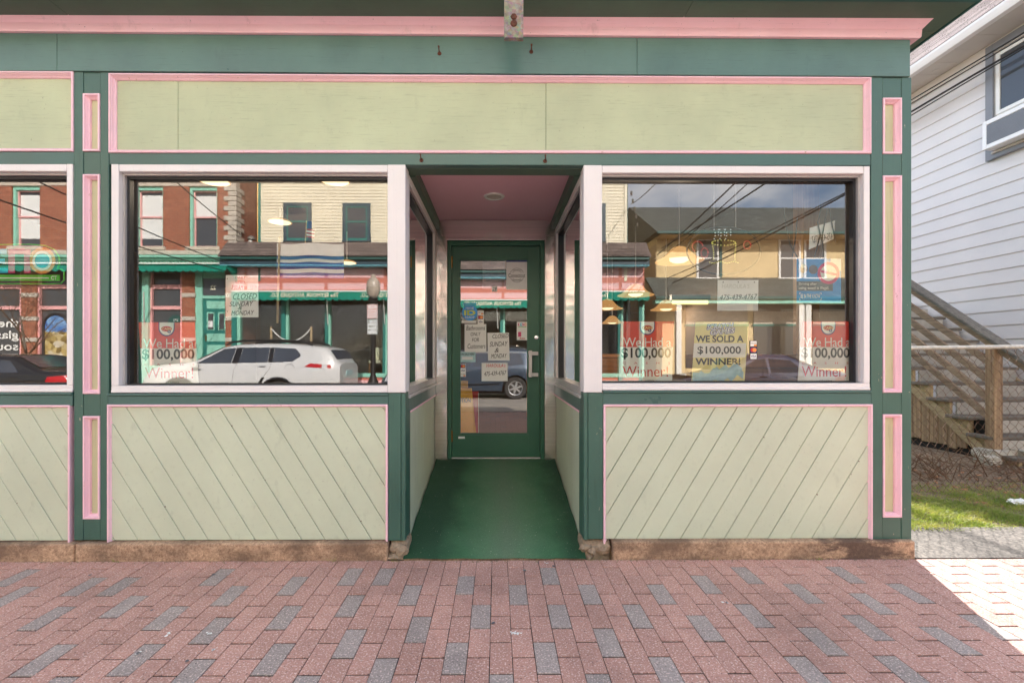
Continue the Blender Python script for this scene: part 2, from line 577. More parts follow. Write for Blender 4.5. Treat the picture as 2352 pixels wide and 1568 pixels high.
def shingles(name, rgb, course=0.14, axis=1):
    m, t, b = nodes(name)
    c = t.nodes.new('ShaderNodeTexCoord')
    br = t.nodes.new('ShaderNodeTexBrick')
    br.inputs['Scale'].default_value = 1.0; br.inputs['Brick Width'].default_value = 0.30; br.inputs['Row Height'].default_value = course
    br.inputs['Mortar Size'].default_value = 0.008
    cc = lin(rgb)
    br.inputs['Color1'].default_value = (*[x * 0.75 for x in cc], 1); br.inputs['Color2'].default_value = (*[x * 1.2 for x in cc], 1)
    br.inputs['Mortar'].default_value = (*[x * 0.25 for x in cc], 1)
    s = t.nodes.new('ShaderNodeSeparateXYZ'); t.links.new(c.outputs['Object'], s.inputs[0])
    k = t.nodes.new('ShaderNodeCombineXYZ')
    t.links.new(s.outputs[0 if axis == 1 else 1], k.inputs[0]); t.links.new(s.outputs[axis if axis == 1 else 0], k.inputs[1])
    t.links.new(k.outputs[0], br.inputs['Vector'])
    g = noise(t, coord(t), 120, 3, 0.7)
    t.links.new(mixc(t, 1.0, br.outputs['Color'], ramp(t, g, [(0.3, 0.6), (0.7, 1.3)]), 'MULTIPLY'), b.inputs['Base Color'])
    b.inputs['Roughness'].default_value = 0.92
    bump(t, b, math_(t, 'SUBTRACT', 1.0, br.outputs['Fac']), 0.8, 0.012)
    return m
M['shingle_brown'] = shingles('brown_shingles', (124, 110, 104))
M['shingle_grey'] = shingles('grey_green_shingles', (104, 108, 102))
M['shingle_pale'] = shingles('pale_worn_shingles', (176, 160, 158), axis=0)

# asphalt path of coarse chippings / road
def gravel(name, rgb, sc_=90, contrast=0.5):
    m, t, b = nodes(name)
    v = t.nodes.new('ShaderNodeTexVoronoi'); v.inputs['Scale'].default_value = sc_
    t.links.new(coord(t), v.inputs['Vector'])
    n = noise(t, coord(t), 2.0, 5)
    c = lin(rgb)
    s = t.nodes.new('ShaderNodeSeparateColor'); t.links.new(v.outputs['Color'], s.inputs[0])
    col = ramp(t, s.outputs[0], [(0.0, tuple(x * (1 - contrast) for x in c)), (1.0, tuple(min(.8, x * (1 + contrast)) for x in c))])
    col = mixc(t, 1.0, col, ramp(t, n, [(0.3, 0.8), (0.7, 1.15)]), 'MULTIPLY')
    t.links.new(col, b.inputs['Base Color'])
    b.inputs['Roughness'].default_value = 0.9
    bump(t, b, v.outputs['Distance'], -0.6, 0.006)
    return m
M['path'] = gravel('chipped_asphalt', (100, 93, 87), 80, 0.55)
M['road'] = gravel('street_asphalt', (172, 162, 150), 60, 0.3)
M['slab'] = plain('sidewalk_concrete', (176, 168, 158), 0.9, 0, 0.08, 3)
m, t, b = nodes('yard_soil')
n = noise(t, coord(t), 9, 7, 0.7); n2 = noise(t, coord(t), 60, 4, 0.7)
col = ramp(t, n, [(0.35, lin((118, 98, 80))), (0.6, lin((150, 128, 104))), (0.75, lin((176, 152, 126)))])
col = mixc(t, 1.0, col, ramp(t, n2, [(0.3, 0.6), (0.7, 1.3)]), 'MULTIPLY')
t.links.new(col, b.inputs['Base Color']); b.inputs['Roughness'].default_value = 1.0
bump(t, b, n2, 0.8, 0.02)
M['soil'] = m
m, t, b = nodes('grass_blades')
r = t.nodes.new('ShaderNodeTexCoord')
n = noise(t, coord(t), 5, 4); n2 = noise(t, coord(t), 45, 2)
col = ramp(t, n, [(0.3, lin((112, 138, 62))), (0.5, lin((150, 164, 84))), (0.68, lin((190, 184, 120)))])
col = mixc(t, ramp(t, n2, [(0.55, 0.0), (0.7, 0.7)]), col, lin((190, 176, 128)))
t.links.new(col, b.inputs['Base Color']); b.inputs['Roughness'].default_value = 0.6
tl = t.nodes.new('ShaderNodeBsdfTranslucent'); t.links.new(mixc(t, 1.0, col, (1.0, 1.0, 0.55), 'MULTIPLY'), tl.inputs['Color'])
ms = t.nodes.new('ShaderNodeMixShader'); ms.inputs[0].default_value = 0.5
t.links.new(b.outputs[0], ms.inputs[1]); t.links.new(tl.outputs[0], ms.inputs[2])
for n_ in t.nodes:
    if n_.type == 'OUTPUT_MATERIAL': t.links.new(ms.outputs[0], n_.inputs['Surface'])
M['grass'] = m
def wood(name, c1, c2, axis='y', rough=0.8):
    m, t, b = nodes(name)
    sc_ = {'x': (1.2, 22, 22), 'y': (22, 1.2, 22), 'z': (22, 22, 1.2)}[axis]
    r = orand(t)
    cmb = t.nodes.new('ShaderNodeCombineXYZ')
    for i in range(3): t.links.new(math_(t, 'MULTIPLY', r, 13.0 + 9 * i), cmb.inputs[i])
    ad = t.nodes.new('ShaderNodeVectorMath'); ad.operation = 'ADD'
    t.links.new(coord(t, sc_), ad.inputs[0]); t.links.new(cmb.outputs[0], ad.inputs[1])
    n = noise(t, ad.outputs[0], 1.4, 6, 0.65, 0.6)
    col = ramp(t, n, [(0.3, lin(c1)), (0.68, lin(c2))])
    col = mixc(t, 1.0, col, ramp(t, r, [(0, 0.8), (1, 1.12)]), 'MULTIPLY')
    t.links.new(col, b.inputs['Base Color'])
    b.inputs['Roughness'].default_value = rough
    bump(t, b, n, 0.4, 0.003)
    return m
M['wood_y'] = wood('weathered_wood', (106, 86, 70), (180, 154, 128), 'y')
M['wood_z'] = wood('weathered_post_wood', (124, 98, 74), (194, 162, 128), 'z')
M['wood_x'] = wood('grey_tread_wood', (96, 88, 80), (140, 130, 118), 'x')
M['wood_grey'] = wood('silvered_rail_wood', (84, 80, 74), (140, 132, 122), 'y')
M['wood_pale'] = wood('new_pine', (168, 142, 108), (200, 178, 142), 'y')
M['riser'] = plain('white_riser_paint', (190, 182, 172), 0.6, 0, 0.08, 6)
M['oak'] = wood('varnished_oak', (128, 82, 46), (170, 116, 70), 'x', 0.35)
M['oak_z'] = wood('varnished_oak_post', (140, 92, 52), (182, 128, 80), 'z', 0.4)
def siding(name, rgb, vary=0.02, rough=0.5):
    m, t, b = nodes(name)
    n = noise(t, coord(t, (0.6, 0.6, 1)), 3, 6, 0.65); n2 = noise(t, coord(t), 40, 3)
    c = lin(rgb)
    col = ramp(t, n, [(0.3, tuple(x * (1 - 2 * vary) for x in c)), (0.7, tuple(min(.9, x * (1 + vary)) for x in c))])
    col = mixc(t, ramp(t, n2, [(0.70, 0), (0.78, 0.25)]), col, tuple(x * 0.5 for x in c))
    t.links.new(col, b.inputs['Base Color']); b.inputs['Roughness'].default_value = rough
    return m
M['vinyl'] = siding('white_siding', (222, 218, 217), 0.02)
M['vinyl_soffit'] = siding('white_soffit', (214, 208, 202), 0.02)
M['gutter_white'] = siding('white_gutter', (242, 240, 238), 0.015, 0.35)
M['slate_trim'] = siding('slate_blue_trim', (128, 131, 138), 0.05)
M['cream'] = siding('cream_siding', (243, 232, 206), 0.03)
M['tan'] = siding('tan_siding', (196, 164, 124), 0.05)
M['stucco'] = siding('yellow_stucco', (232, 206, 158), 0.06, 0.85)
M['teal'] = siding('teal_trim', (40, 128, 118), 0.06)
M['teal_dk'] = siding('dark_teal_trim', (38, 88, 82), 0.08)
M['blue_trim'] = siding('blue_grey_trim', (52, 78, 90), 0.06)
M['sky_trim'] = siding('light_blue_trim', (110, 176, 190), 0.06)
M['mint'] = siding('mint_trim', (150, 214, 192), 0.05)
M['rose'] = siding('rose_panel', (244, 190, 190), 0.04)
M['salmon'] = siding('salmon_trim', (208, 122, 104), 0.05)
M['pink_trim'] = siding('pink_window_trim', (244, 178, 176), 0.04)
M['awning'] = plain('green_awning_canvas', (0, 138, 116), 0.8, 0, 0.06, 2)
M['off_white'] = plain('off_white_trim', (238, 236, 230), 0.5, 0, 0.03)
M['paper'] = plain('white_paper', (240, 240, 238), 0.7, 0, 0.015, 20)
M['letter_cream'] = plain('cream_lettering', (244, 236, 208), 0.6, 0, 0.01)
M['ink'] = plain('black_ink', (22, 22, 24), 0.6, 0, 0.02)
M['red_ink'] = plain('red_ink', (206, 52, 44), 0.6, 0, 0.02)
M['red_faint'] = plain('faded_red_ink', (224, 176, 172), 0.6, 0, 0.02)
M['grey_faint'] = plain('faded_grey_ink', (206, 206, 200), 0.6, 0, 0.02)
M['poster_red'] = plain('poster_red', (226, 62, 44), 0.35, 0, 0.02)
M['poster_white'] = plain('poster_white', (240, 238, 232), 0.35, 0, 0.01)
M['poster_yellow'] = plain('poster_yellow', (240, 228, 152), 0.35, 0, 0.02)
M['poster_blue'] = plain('poster_blue', (34, 146, 222), 0.35, 0, 0.02)
M['slate_box'] = plain('slate_print', (84, 88, 98), 0.4, 0, 0.01)
M['purple_ink'] = plain('violet_print', (86, 84, 156), 0.4, 0, 0.02)
M['navy_ink'] = plain('navy_print', (36, 46, 120), 0.4, 0, 0.02)
M['lime'] = plain('lime_print', (196, 206, 72), 0.4, 0, 0.02)
M['orange'] = plain('orange_print', (240, 150, 70), 0.4, 0, 0.02)
M['magenta'] = plain('magenta_print', (214, 62, 122), 0.4, 0, 0.02)
M['bill'] = plain('pale_blue_green_print', (178, 214, 216), 0.4, 0, 0.05, 40)
M['acryl_green'] = plain('green_acrylic', (96, 196, 64), 0.25, 0, 0.02)
M['acryl_cyan'] = plain('cyan_acrylic', (70, 190, 226), 0.25, 0, 0.02)
M['yellow_plastic'] = plain('yellow_plastic', (242, 182, 48), 0.4, 0, 0.03)
M['flag_blue'] = plain('flag_blue', (44, 72, 150), 0.8, 0, 0.03)
M['flag_red'] = plain('flag_red', (190, 50, 56), 0.8, 0, 0.03)
M['tyre'] = plain('tyre_rubber', (60, 58, 56), 0.85, 0, 0.1, 20)
M['alloy'] = plain('alloy_wheel', (196, 194, 192), 0.3, 0.7, 0.03)
def car_paint(name, rgb, metal=0.0):
    m = plain(name, rgb, 0.32, metal, 0.01, 1.0, 0.5, 0.8)
    return m
M['car_white'] = car_paint('white_car_paint', (222, 221, 219))
M['car_navy'] = car_paint('blue_grey_car_paint', (58, 74, 92), 0.3)
M['car_black'] = car_paint('black_car_paint', (30, 32, 36), 0.1)
M['car_silver'] = car_paint('silver_car_paint', (150, 150, 166), 0.4)
m, t, b = nodes('red_tail_lens'); b.inputs['Base Color'].default_value = (0.55, 0.012, 0.02, 1); b.inputs['Roughness'].default_value = 0.12; M['tail'] = m
m, t, b = nodes('clear_lens'); b.inputs['Base Color'].default_value = (0.7, 0.7, 0.7, 1); b.inputs['Roughness'].default_value = 0.1; M['lens'] = m
m, t, b = nodes('amber_lens'); b.inputs['Base Color'].default_value = (0.8, 0.25, 0.03, 1); b.inputs['Roughness'].default_value = 0.15; M['amber'] = m
M['globe'] = plain('frosted_lamp_globe', (190, 176, 160), 0.3, 0, 0.08, 6)
M['bark'] = stone('grey_bark', (128, 116, 104), 14)
M['twig'] = plain('dry_twigs', (110, 82, 62), 0.9, 0, 0.2, 20)
M['leaf_dry'] = plain('dry_leaves', (158, 112, 78), 0.8, 0, 0.35, 14)
M['fence_wire'] = plain('rusty_galvanised_wire', (116, 84, 66), 0.85, 0.0, 0.35, 9)
M['fence_rail'] = plain('old_galvanised_rail', (206, 198, 186), 0.5, 0.2, 0.12, 25)
M['cable'] = plain('black_cable', (24, 24, 25), 0.5, 0, 0.05)
def glow(name, rgb, strength):
    m = bpy.data.materials.new(name); m.use_nodes = True
    t = m.node_tree; t.nodes.clear()
    o = t.nodes.new('ShaderNodeOutputMaterial'); e = t.nodes.new('ShaderNodeEmission')
    e.inputs['Color'].default_value = (*rgb, 1); e.inputs['Strength'].default_value = strength
    t.links.new(e.outputs[0], o.inputs['Surface'])
    return m
M['bulb'] = glow('lit_bulb', (1.0, 0.78, 0.45), 0.45)
M['shade'] = glow('lit_amber_glass_shade', (1.0, 0.50, 0.17), 0.15)
M['tube'] = glow('lit_tube', (1.0, 0.80, 0.30), 0.4)
M['led_y'] = glow('yellow_led', (0.95, 0.85, 0.2), 0.13)
M['led_r'] = glow('red_led', (1.0, 0.08, 0.06), 0.12)
M['led_w'] = glow('white_led', (0.8, 0.9, 0.85), 0.12)
M['room_wall'] = plain('cafe_wall', (104, 88, 74), 0.8, 0, 0.05, 2)
M['room_floor'] = plain('cafe_floor', (96, 84, 78), 0.5, 0, 0.1, 4)
M['room_ceiling'] = plain('cafe_ceiling', (120, 112, 104), 0.9, 0, 0.03, 2)
M['mat'] = plain('black_doormat', (34, 34, 36), 0.95, 0, 0.2, 60)
# ================================================================== GROUND
# large ground sheet, street, far sidewalk
g = kind(MB().box(-150, 150, -160, 160, -0.9, -0.3).build('ground', M['soil']), 'structure')
KERB = F - 4.55                    # near kerb line
FAR_KERB = G - 10.95
OPP = G - 15.0                     # fronts across the street
mb = MB().quad((-90, FAR_KERB, -0.15), (90, FAR_KERB, -0.15), (90, KERB, -0.15), (-90, KERB, -0.15))
kind(mb.build('road', M['road']), 'structure')
mb = MB()
mb.box(-90, 90, KERB, KERB + 0.15, -0.28, 0.002)
kind(mb.build('kerb', M['slab'], None, bevel=0.012), 'structure')
mb = MB(); mb.box(-90, 90, FAR_KERB - 0.15, FAR_KERB, -0.28, 0.0)
kind(mb.build('kerb', M['slab'], None, bevel=0.012), 'structure')
far_walk = kind(MB().box(-90, 90, OPP - 26, FAR_KERB - 0.15, -0.25, -0.004).build('far_sidewalk', M['slab']), 'structure')

# brick sidewalk: bed of joint sand, pavers on it
walk = kind(MB().box(-30, 30, KERB + 0.15, F - 0.035, -0.25, -0.0038).build('sidewalk', M['joint']), 'structure')
GREY = {(16, -18), (16, -8), (16, 0), (16, 4), (17, -13), (17, -5), (17, 7), (17, 13), (17, 17), (18, -20), (18, -16), (18, -10), (18, -2), (18, 2), (19, -7), (19, 5), (19, 15), (19, 21), (20, -14), (20, -4), (20, 10), (20, 18), (20, 24), (21, -23), (21, -17), (21, -11), (21, -1), (21, 3), (21, 7), (21, 13), (22, -20), (22, -8), (22, 20), (23, -27), (23, -15), (23, -5), (23, 1), (23, 5), (23, 9), (23, 17), (23, 23), (24, -24), (24, -22), (24, -12), (24, -2), (24, 12), (25, -29), (25, -17), (25, -9), (25, -7), (25, 3), (25, 15), (25, 21)}
PW, PL = 0.0955, 0.2
def paver_geo(mb, cx, cy, w, l, z):
    a, b_, c = w / 2 - 0.0015, l / 2 - 0.0042, 0.0010
    v = [(cx - a, cy - b_, -0.03), (cx + a, cy - b_, -0.03), (cx + a, cy + b_, -0.03), (cx - a, cy + b_, -0.03),
         (cx - a, cy - b_, z - c), (cx + a, cy - b_, z - c), (cx + a, cy + b_, z - c), (cx - a, cy + b_, z - c),
         (cx - a + c, cy - b_ + c, z), (cx + a - c, cy - b_ + c, z), (cx + a - c, cy + b_ - c, z), (cx - a + c, cy + b_ - c, z)]
    f = [(8, 9, 10, 11)]
    for i in range(4):
        j = (i + 1) % 4
        f += [(i, j, j + 4, i + 4), (i + 4, j + 4, j + 8, i + 8)]
    mb.add(v, f)
def one_paver_mesh(l, mat):
    mb = MB(); paver_geo(mb, 0, 0, PW, l, 0)
    o = mb.build('paver', mat); me = o.data
    bpy.data.objects.remove(o)
    return me
pav_me = {k: one_paver_mesh(PL, M[k]) for k in ('paver_red', 'paver_grey')}
front_y = F - 0.037
cand = []
for r in range(6, 30):
    for c in range(-36, 40):
        if (r + c) % 2: continue
        cx, cy = 0.016 + c * PW, 0.096 + 0.1 * r
        y0, y1 = cy - PL / 2, cy + PL / 2
        if y0 > front_y - 0.02: continue
        cut = max(0, y1 - front_y)
        # visible in the photograph?
        d = dep(cx, y1)
        px = 1149.2 + 1032 * (cx * CT - cy * ST) / d
        py = 815 + 1032 * EYE / d
        vis = (-30 < px < 2390) and (815 + 1032 * EYE / max(.3, dep(cx, y1 - cut)) < 1575)
        cand.append((0 if vis else 1, -cy if False else cy, cx, cy, cut, (r, c) in GREY))
cand.sort()
rest = {'paver_red': MB(), 'paver_grey': MB()}
n_ind = 0
rnd = random.Random(3)
for vis, _, cx, cy, cut, gr in cand:
    key = 'paver_grey' if gr else 'paver_red'
    z = rnd.uniform(-0.0010, 0.0012)
    if vis == 0 and n_ind < 300:
        n_ind += 1
        l = PL - cut
        me = pav_me[key] if cut < 0.004 else one_paver_mesh(l, M[key])
        o = bpy.data.objects.new('paver', me)
        COL.objects.link(o); o.parent = walk
        o.location = (cx + rnd.uniform(-0.0008, 0.0008), cy - cut / 2, z)
        o.rotation_euler = (rnd.uniform(-0.006, 0.006), rnd.uniform(-0.010, 0.010), rnd.uniform(-0.006, 0.006))
    else:
        paver_geo(rest[key], cx, cy - cut / 2, PW, PL - cut, z)
# the rest of the pavement, behind the camera and beyond the frame
for c in range(-140, 141):
    for r in range(-16, 30):
        if (r + c) % 2: continue
        cx, cy = 0.016 + c * PW, 0.096 + 0.1 * r
        if r >= 6 and -36 <= c < 40: continue
        if cy - 0.08 > front_y or cy - 0.1 < KERB + 0.15: continue
        cut = max(0, cy + 0.1 - front_y)
        key = 'paver_grey' if rnd.random() < 0.12 else 'paver_red'
        paver_geo(rest[key], cx, cy - cut / 2, PW, PL - cut, rnd.uniform(-0.001, 0.001))
for k, mb in rest.items():
    kind(mb.build('more_pavers', M[k], walk), 'stuff')

# ================================================================== THE SHOP
XL, XR = -0.577, 0.545             # side walls of the recessed entry
DOOR_Y = F + 1.46
XE = fx(2093)                      # right end of the front
XW = -5.4                          # left end (beyond the frame)
shop = thing('corner_shop', 'single storey green and pink timber shopfront with a recessed door between two display windows', 'shop', (0, F, 0))
def zf(py, px):
    return fz(py, fx(px), F)
def beam(name, px0, px1, ytl, ybl, ytr, ybr, y0, y1, mat, bevel=0.0025, x0=None, x1=None):
    """horizontal board on the front: pixel heights of top and bottom at the left and right ends"""
    a = fx(px0) if x0 is None else x0
    b = fx(px1) if x1 is None else x1
    return MB().box(a, b, y0, y1, fz(ybl, a), fz(ytl, a), fz(ybr, b), fz(ytr, b)).build(name, mat, shop, bevel=bevel, segs=2)
def moulding(name, mat, parent, corners, prof, sides='lbrt'):
    """four mitred lengths round an opening. corners: (x0, x1, z0L, z1L, z0R, z1R) outer rectangle; prof: list of (inset, Y) from outside in"""
    x0, x1, z0l, z1l, z0r, z1r = corners
    def P(k, i):
        ins, y = prof[i]
        return {'bl': (x0 + ins, y, z0l + ins), 'br': (x1 - ins, y, z0r + ins), 'tr': (x1 - ins, y, z1r - ins), 'tl': (x0 + ins, y, z1l - ins)}[k]
    out = []
    for s, (a, b) in (('b', ('bl', 'br')), ('r', ('br', 'tr')), ('t', ('tr', 'tl')), ('l', ('tl', 'bl'))):
        if s not in sides: continue
        mb = MB()
        for i in range(len(prof) - 1):
            mb.quad(P(a, i), P(b, i), P(b, i + 1), P(a, i + 1))
        # close the ends (mitre faces)
        mb.add([P(a, i) for i in range(len(prof))], [tuple(range(len(prof)))])
        mb.add([P(b, i) for i in range(len(prof))], [tuple(range(len(prof) - 1, -1, -1))])
        out.append(mb.build(name, mat, parent))
    return out
OGEE = [(0.0, F + 0.03), (0.0, F - 0.006), (0.004, F - 0.009), (0.010, F - 0.009), (0.012, F - 0.002), (0.016, F + 0.002), (0.020, F + 0.010), (0.027, F + 0.017), (0.029, F + 0.020), (0.031, F + 0.040)]
OGEE_S = [(0.0, F + 0.03), (0.0, F - 0.006), (0.003, F - 0.008), (0.010, F - 0.008), (0.012, F + 0.0), (0.018, F + 0.012), (0.024, F + 0.018), (0.026, F + 0.034)]

# --- concrete footing
def footing(x0, x1, z1, seed):
    rr = random.Random(seed)
    bm = bmesh.new()
    mb = MB().box(x0, x1, F - 0.035, F + 0.16, -0.12, z1)
    o = mb.build('footing_block', M['concrete'], shop, bevel=0.012, segs=3)
    return o
zb = fz(1241, 0.0)
footing(XW, fx(182) - 0.003, zb, 1)
footing(fx(182) + 0.003, fx(893), zb, 2)
o_ft = footing(fx(1405), XE - 0.004, zb + 0.004, 3)
# crumbled ends at the entry
for x0, x1, seed in ((fx(893) + 0.004, XL + 0.012, 5), (XR - 0.012, fx(1405) - 0.004, 6)):
    rr = random.Random(seed)
    for k in range(7):
        bm = bmesh.new()
        bmesh.ops.create_icosphere(bm, subdivisions=2, radius=1)
        cx, cz = rr.uniform(x0 + 0.02, x1 - 0.02), rr.uniform(-0.005, zb - 0.035)
        s = (rr.uniform(.028, .055), rr.uniform(.03, .05), rr.uniform(.025, .045))
        for v in bm.verts:
            j = 1 + rr.uniform(-.22, .22)
            v.co = Vector((cx + v.co.x * s[0] * j, F + 0.02 + v.co.y * s[1] * j, cz + v.co.z * s[2] * j - 0)) - Vector((0, F, 0))
        me = bpy.data.meshes.new('rubble'); bm.to_mesh(me); bm.free()
        link('rubble', me, shop, M['rubble'])
    MB().box(x0, x1, F + 0.01, F + 0.16, -0.1, zb - 0.004).build('footing_core', M['rubble'], shop, bevel=0.02, segs=2)

# --- cornice, soffit, fascia, frieze
def crown():
    """pink crown moulding with a mitred return at the right corner"""
    prof = [(0.0, 0.0), (0.030, 0.0), (0.034, 0.006), (0.036, 0.050), (0.042, 0.056), (0.050, 0.066), (0.066, 0.084), (0.080, 0.098), (0.086, 0.104), (0.088, 0.118), (0.0, 0.118)]
    out = []
    for seg in range(3):
        xs = [XW, fx(178), fx(1560), XE]
        a, b = xs[seg], xs[seg + 1]
        mb = MB()
        n = len(prof)
        def zl(x):     # the old cornice sags a little towards the right
            t_ = (x - fx(0)) / (XE - fx(0))
            return fz(79.5, fx(0)) + t_ * (fz(95, XE) - fz(79.5, fx(0)))
        va = [(a, F - p, zl(a) + h) for p, h in prof]
        vb = [((b + p) if seg == 2 else b, F - p, zl(b) + h) for p, h in prof]
        mb.add(va + vb, [(i, (i + 1) % n, (i + 1) % n + n, i + n) for i in range(n)])
        mb.add(va, [tuple(range(n))]); mb.add(vb, [tuple(range(n - 1, -1, -1))])
        if seg == 2:
            vc = [(b + p, F + 6.0, zl(b) + h) for p, h in prof]
            mb.add(vb + vc, [(i, (i + 1) % n, (i + 1) % n + n, i + n) for i in range(n)])
        mb.build('cornice_moulding', M['pink_x'], shop, fix=True)
crown()
ZS = 3.352
OV = 0.20
for seg, (a, b) in enumerate(((XW, fx(178)), (fx(178), fx(1560)), (fx(1560), XE + OV))):
    MB().box(a + 0.0015, b, F - OV, F + 0.05, ZS, ZS + 0.02).build('soffit_board', M['dark_green'], shop, bevel=0.002, segs=1)
MB().box(XE, XE + OV, F + 0.052, F + 6.5, ZS, ZS + 0.02).build('soffit_board', M['dark_green'], shop, bevel=0.002, segs=1)
MB().box(XW, XE + OV, F - OV - 0.02, F - OV - 0.001, ZS - 0.004, ZS + 0.25).build('fascia', M['teal_dk'], shop, bevel=0.003)
MB().box(XE + OV + 0.001, XE + OV + 0.02, F - OV - 0.02, F + 6.5, ZS - 0.004, ZS + 0.25).build('fascia', M['teal_dk'], shop, bevel=0.003)
MB().prism_x([(F - OV - 0.10, ZS + 0.252), (F + 6.6, ZS + 0.252), (F + 6.6, ZS + 0.9), (F + 3.5, ZS + 0.9)], XW, XE + OV + 0.1).build('roof', M['shingle_brown'], shop)
# frieze: three long boards
zsag = lambda px: 88 + (95 - 80) * px / 2093
for a, b in ((None, 135), (135, 1462), (1462, 2087)):
    xa = XW if a is None else fx(a) + 0.0012
    xb = fx(b) - 0.0012
    pa = 0 if a is None else a
    zt = fz(60, 0)
    MB().box(xa, xb, F - 0.012, F + 0.05, fz(164.5 + 14 * pa / 2093, xa), zt, fz(164.5 + 14 * b / 2093, xb), zt).build('frieze_board', M['frieze'], shop, bevel=0.002)
# wall behind the boards, cut round the windows (seen only edge-on)
zwt, zwb = fz(378, 0), fz(903, 0)
MB().box(XW, XE - 0.02, F + 0.055, F + 0.16, zwt + 0.005, ZS).build('wall', M['soot'], shop)
for a, b in ((XW, XL - 0.02), (XR + 0.02, XE - 0.02)):
    MB().box(a, b, F + 0.055, F + 0.16, 0.0, zwb - 0.01).build('wall', M['soot'], shop)
MB().box(XE - 0.13, XE, F + 0.052, F + 6.4, -0.1, ZS).build('side_wall', M['green'], shop)

# --- pilasters
def pilaster(px0, px1, pi0, pi1, panels, top, mat):
    """stiles left and right of a recessed strip; panels: list of (ytop, ybottom)"""
    p = MB().box(fx(px0), fx(px1), F + 0.036, F + 0.054, fz(1240, 0), fz(top, 0)).build('pilaster', mat, shop)
    if 'label' in p: pass
    abox('stile', mat, p, fx(px0), fx(pi0) - 0.001, F - 0.002, F + 0.036, fz(1240, fx(px0)), fz(top, fx(px0)), 0.002)
    abox('stile', mat, p, fx(pi1) + 0.001, fx(px1), F - 0.002, F + 0.036, fz(1240, fx(px1)), fz(top, fx(px1)), 0.002)
    a, b = fx(pi0), fx(pi1)
    ys = [top] + [v for pr in panels for v in pr] + [1240]
    for i in range(0, len(ys), 2):
        if ys[i + 1] - ys[i] > 4:
            abox('filler_block', mat, p, a, b, F + rnd.uniform(-0.001, 0.002), F + 0.036, fz(ys[i + 1], a) + 0.001, fz(ys[i], a) - 0.001, 0.002)
    for yt, yb in panels:
        abox('strip_panel', M['strip'], p, a, b, F + 0.030, F + 0.0355, fz(yb, a), fz(yt, a), 0)
        moulding('strip_moulding', M['pink'], p, (a, b, fz(yb, a), fz(yt, a), fz(yb, b), fz(yt, b)), OGEE_S)
    return p
pilaster(170.5, 250, 192, 230.5, [(216, 348), (401, 904), (955, 1191)], 165.5, M['green'])
pilaster(2000.5, 2093, 2027, 2070, [(226, 354), (404, 901), (951, 1187)], 178.6, M['green'])

# --- sign boards: plywood sheets inside a pink frame
def sign_panel(px0, px1, ytl, ytr, ybl, ybr, cuts, x0=None):
    a = fx(px0) if x0 is None else x0
    b = fx(px1)
    c = (a, b, fz(ybl, a), fz(ytl, a), fz(ybr, b), fz(ytr, b))
    s = MB().box(a, b, F + 0.036, F + 0.05, fz(ybl, a), fz(ytl, a), fz(ybr, b), fz(ytr, b)).build('sign_panel', M['soot'], shop)
    xs = [a + 0.02] + [fx(q) for q in cuts] + [b - 0.02]
    for i in range(len(xs) - 1):
        def z(x, l, r): return l + (r - l) * (x - a) / (b - a)
        u, v = xs[i] + 0.0012, xs[i + 1] - 0.0012
        MB().box(u, v, F + 0.026 + 0.0008 * (i % 2), F + 0.0355, z(u, c[2], c[4]) + 0.01, z(u, c[3], c[5]) - 0.01, z(v, c[2], c[4]) + 0.01, z(v, c[3], c[5]) - 0.01).build('plywood_sheet', M['sign'], s, bevel=0.0012, segs=1)
    moulding('panel_moulding', M['pink'], s, c, OGEE)
    return s
sign_panel(250.8, 2000, 169.5, 178.8, 351.5, 353.5, (402, 1255))
sign_panel(0, 170, 160, 165.5, 347.5, 348.3, (), x0=XW)

# --- transom rail, sill rails
beam('transom_rail', 251, 1999.8, 351.8, 378, 353.8, 380, F + 0.0, F + 0.05, M['green_x'])
beam('transom_rail', 0, 170, 348, 377.5, 348.8, 377.5, F + 0.0, F + 0.05, M['green_x'], x0=XW)
for px0, px1, yt, yb, xo in ((0, 167, 900.5, 928, XW), (247.5, 892, 902.5, 928, None), (1385, 2000, 897, 928, None)):
    a = fx(px0) if xo is None else xo
    z1 = fz(yt, 0)
    MB().box(a, fx(px1), F - 0.010, F + 0.054, z1 - 0.014, z1).build('sill_cap', M['green_x'], shop, bevel=0.003)
    MB().box(a, fx(px1), F - 0.002, F + 0.054, fz(yb + 3, 0), z1 - 0.016).build('sill_rail', M['green_x'], shop, bevel=0.002)

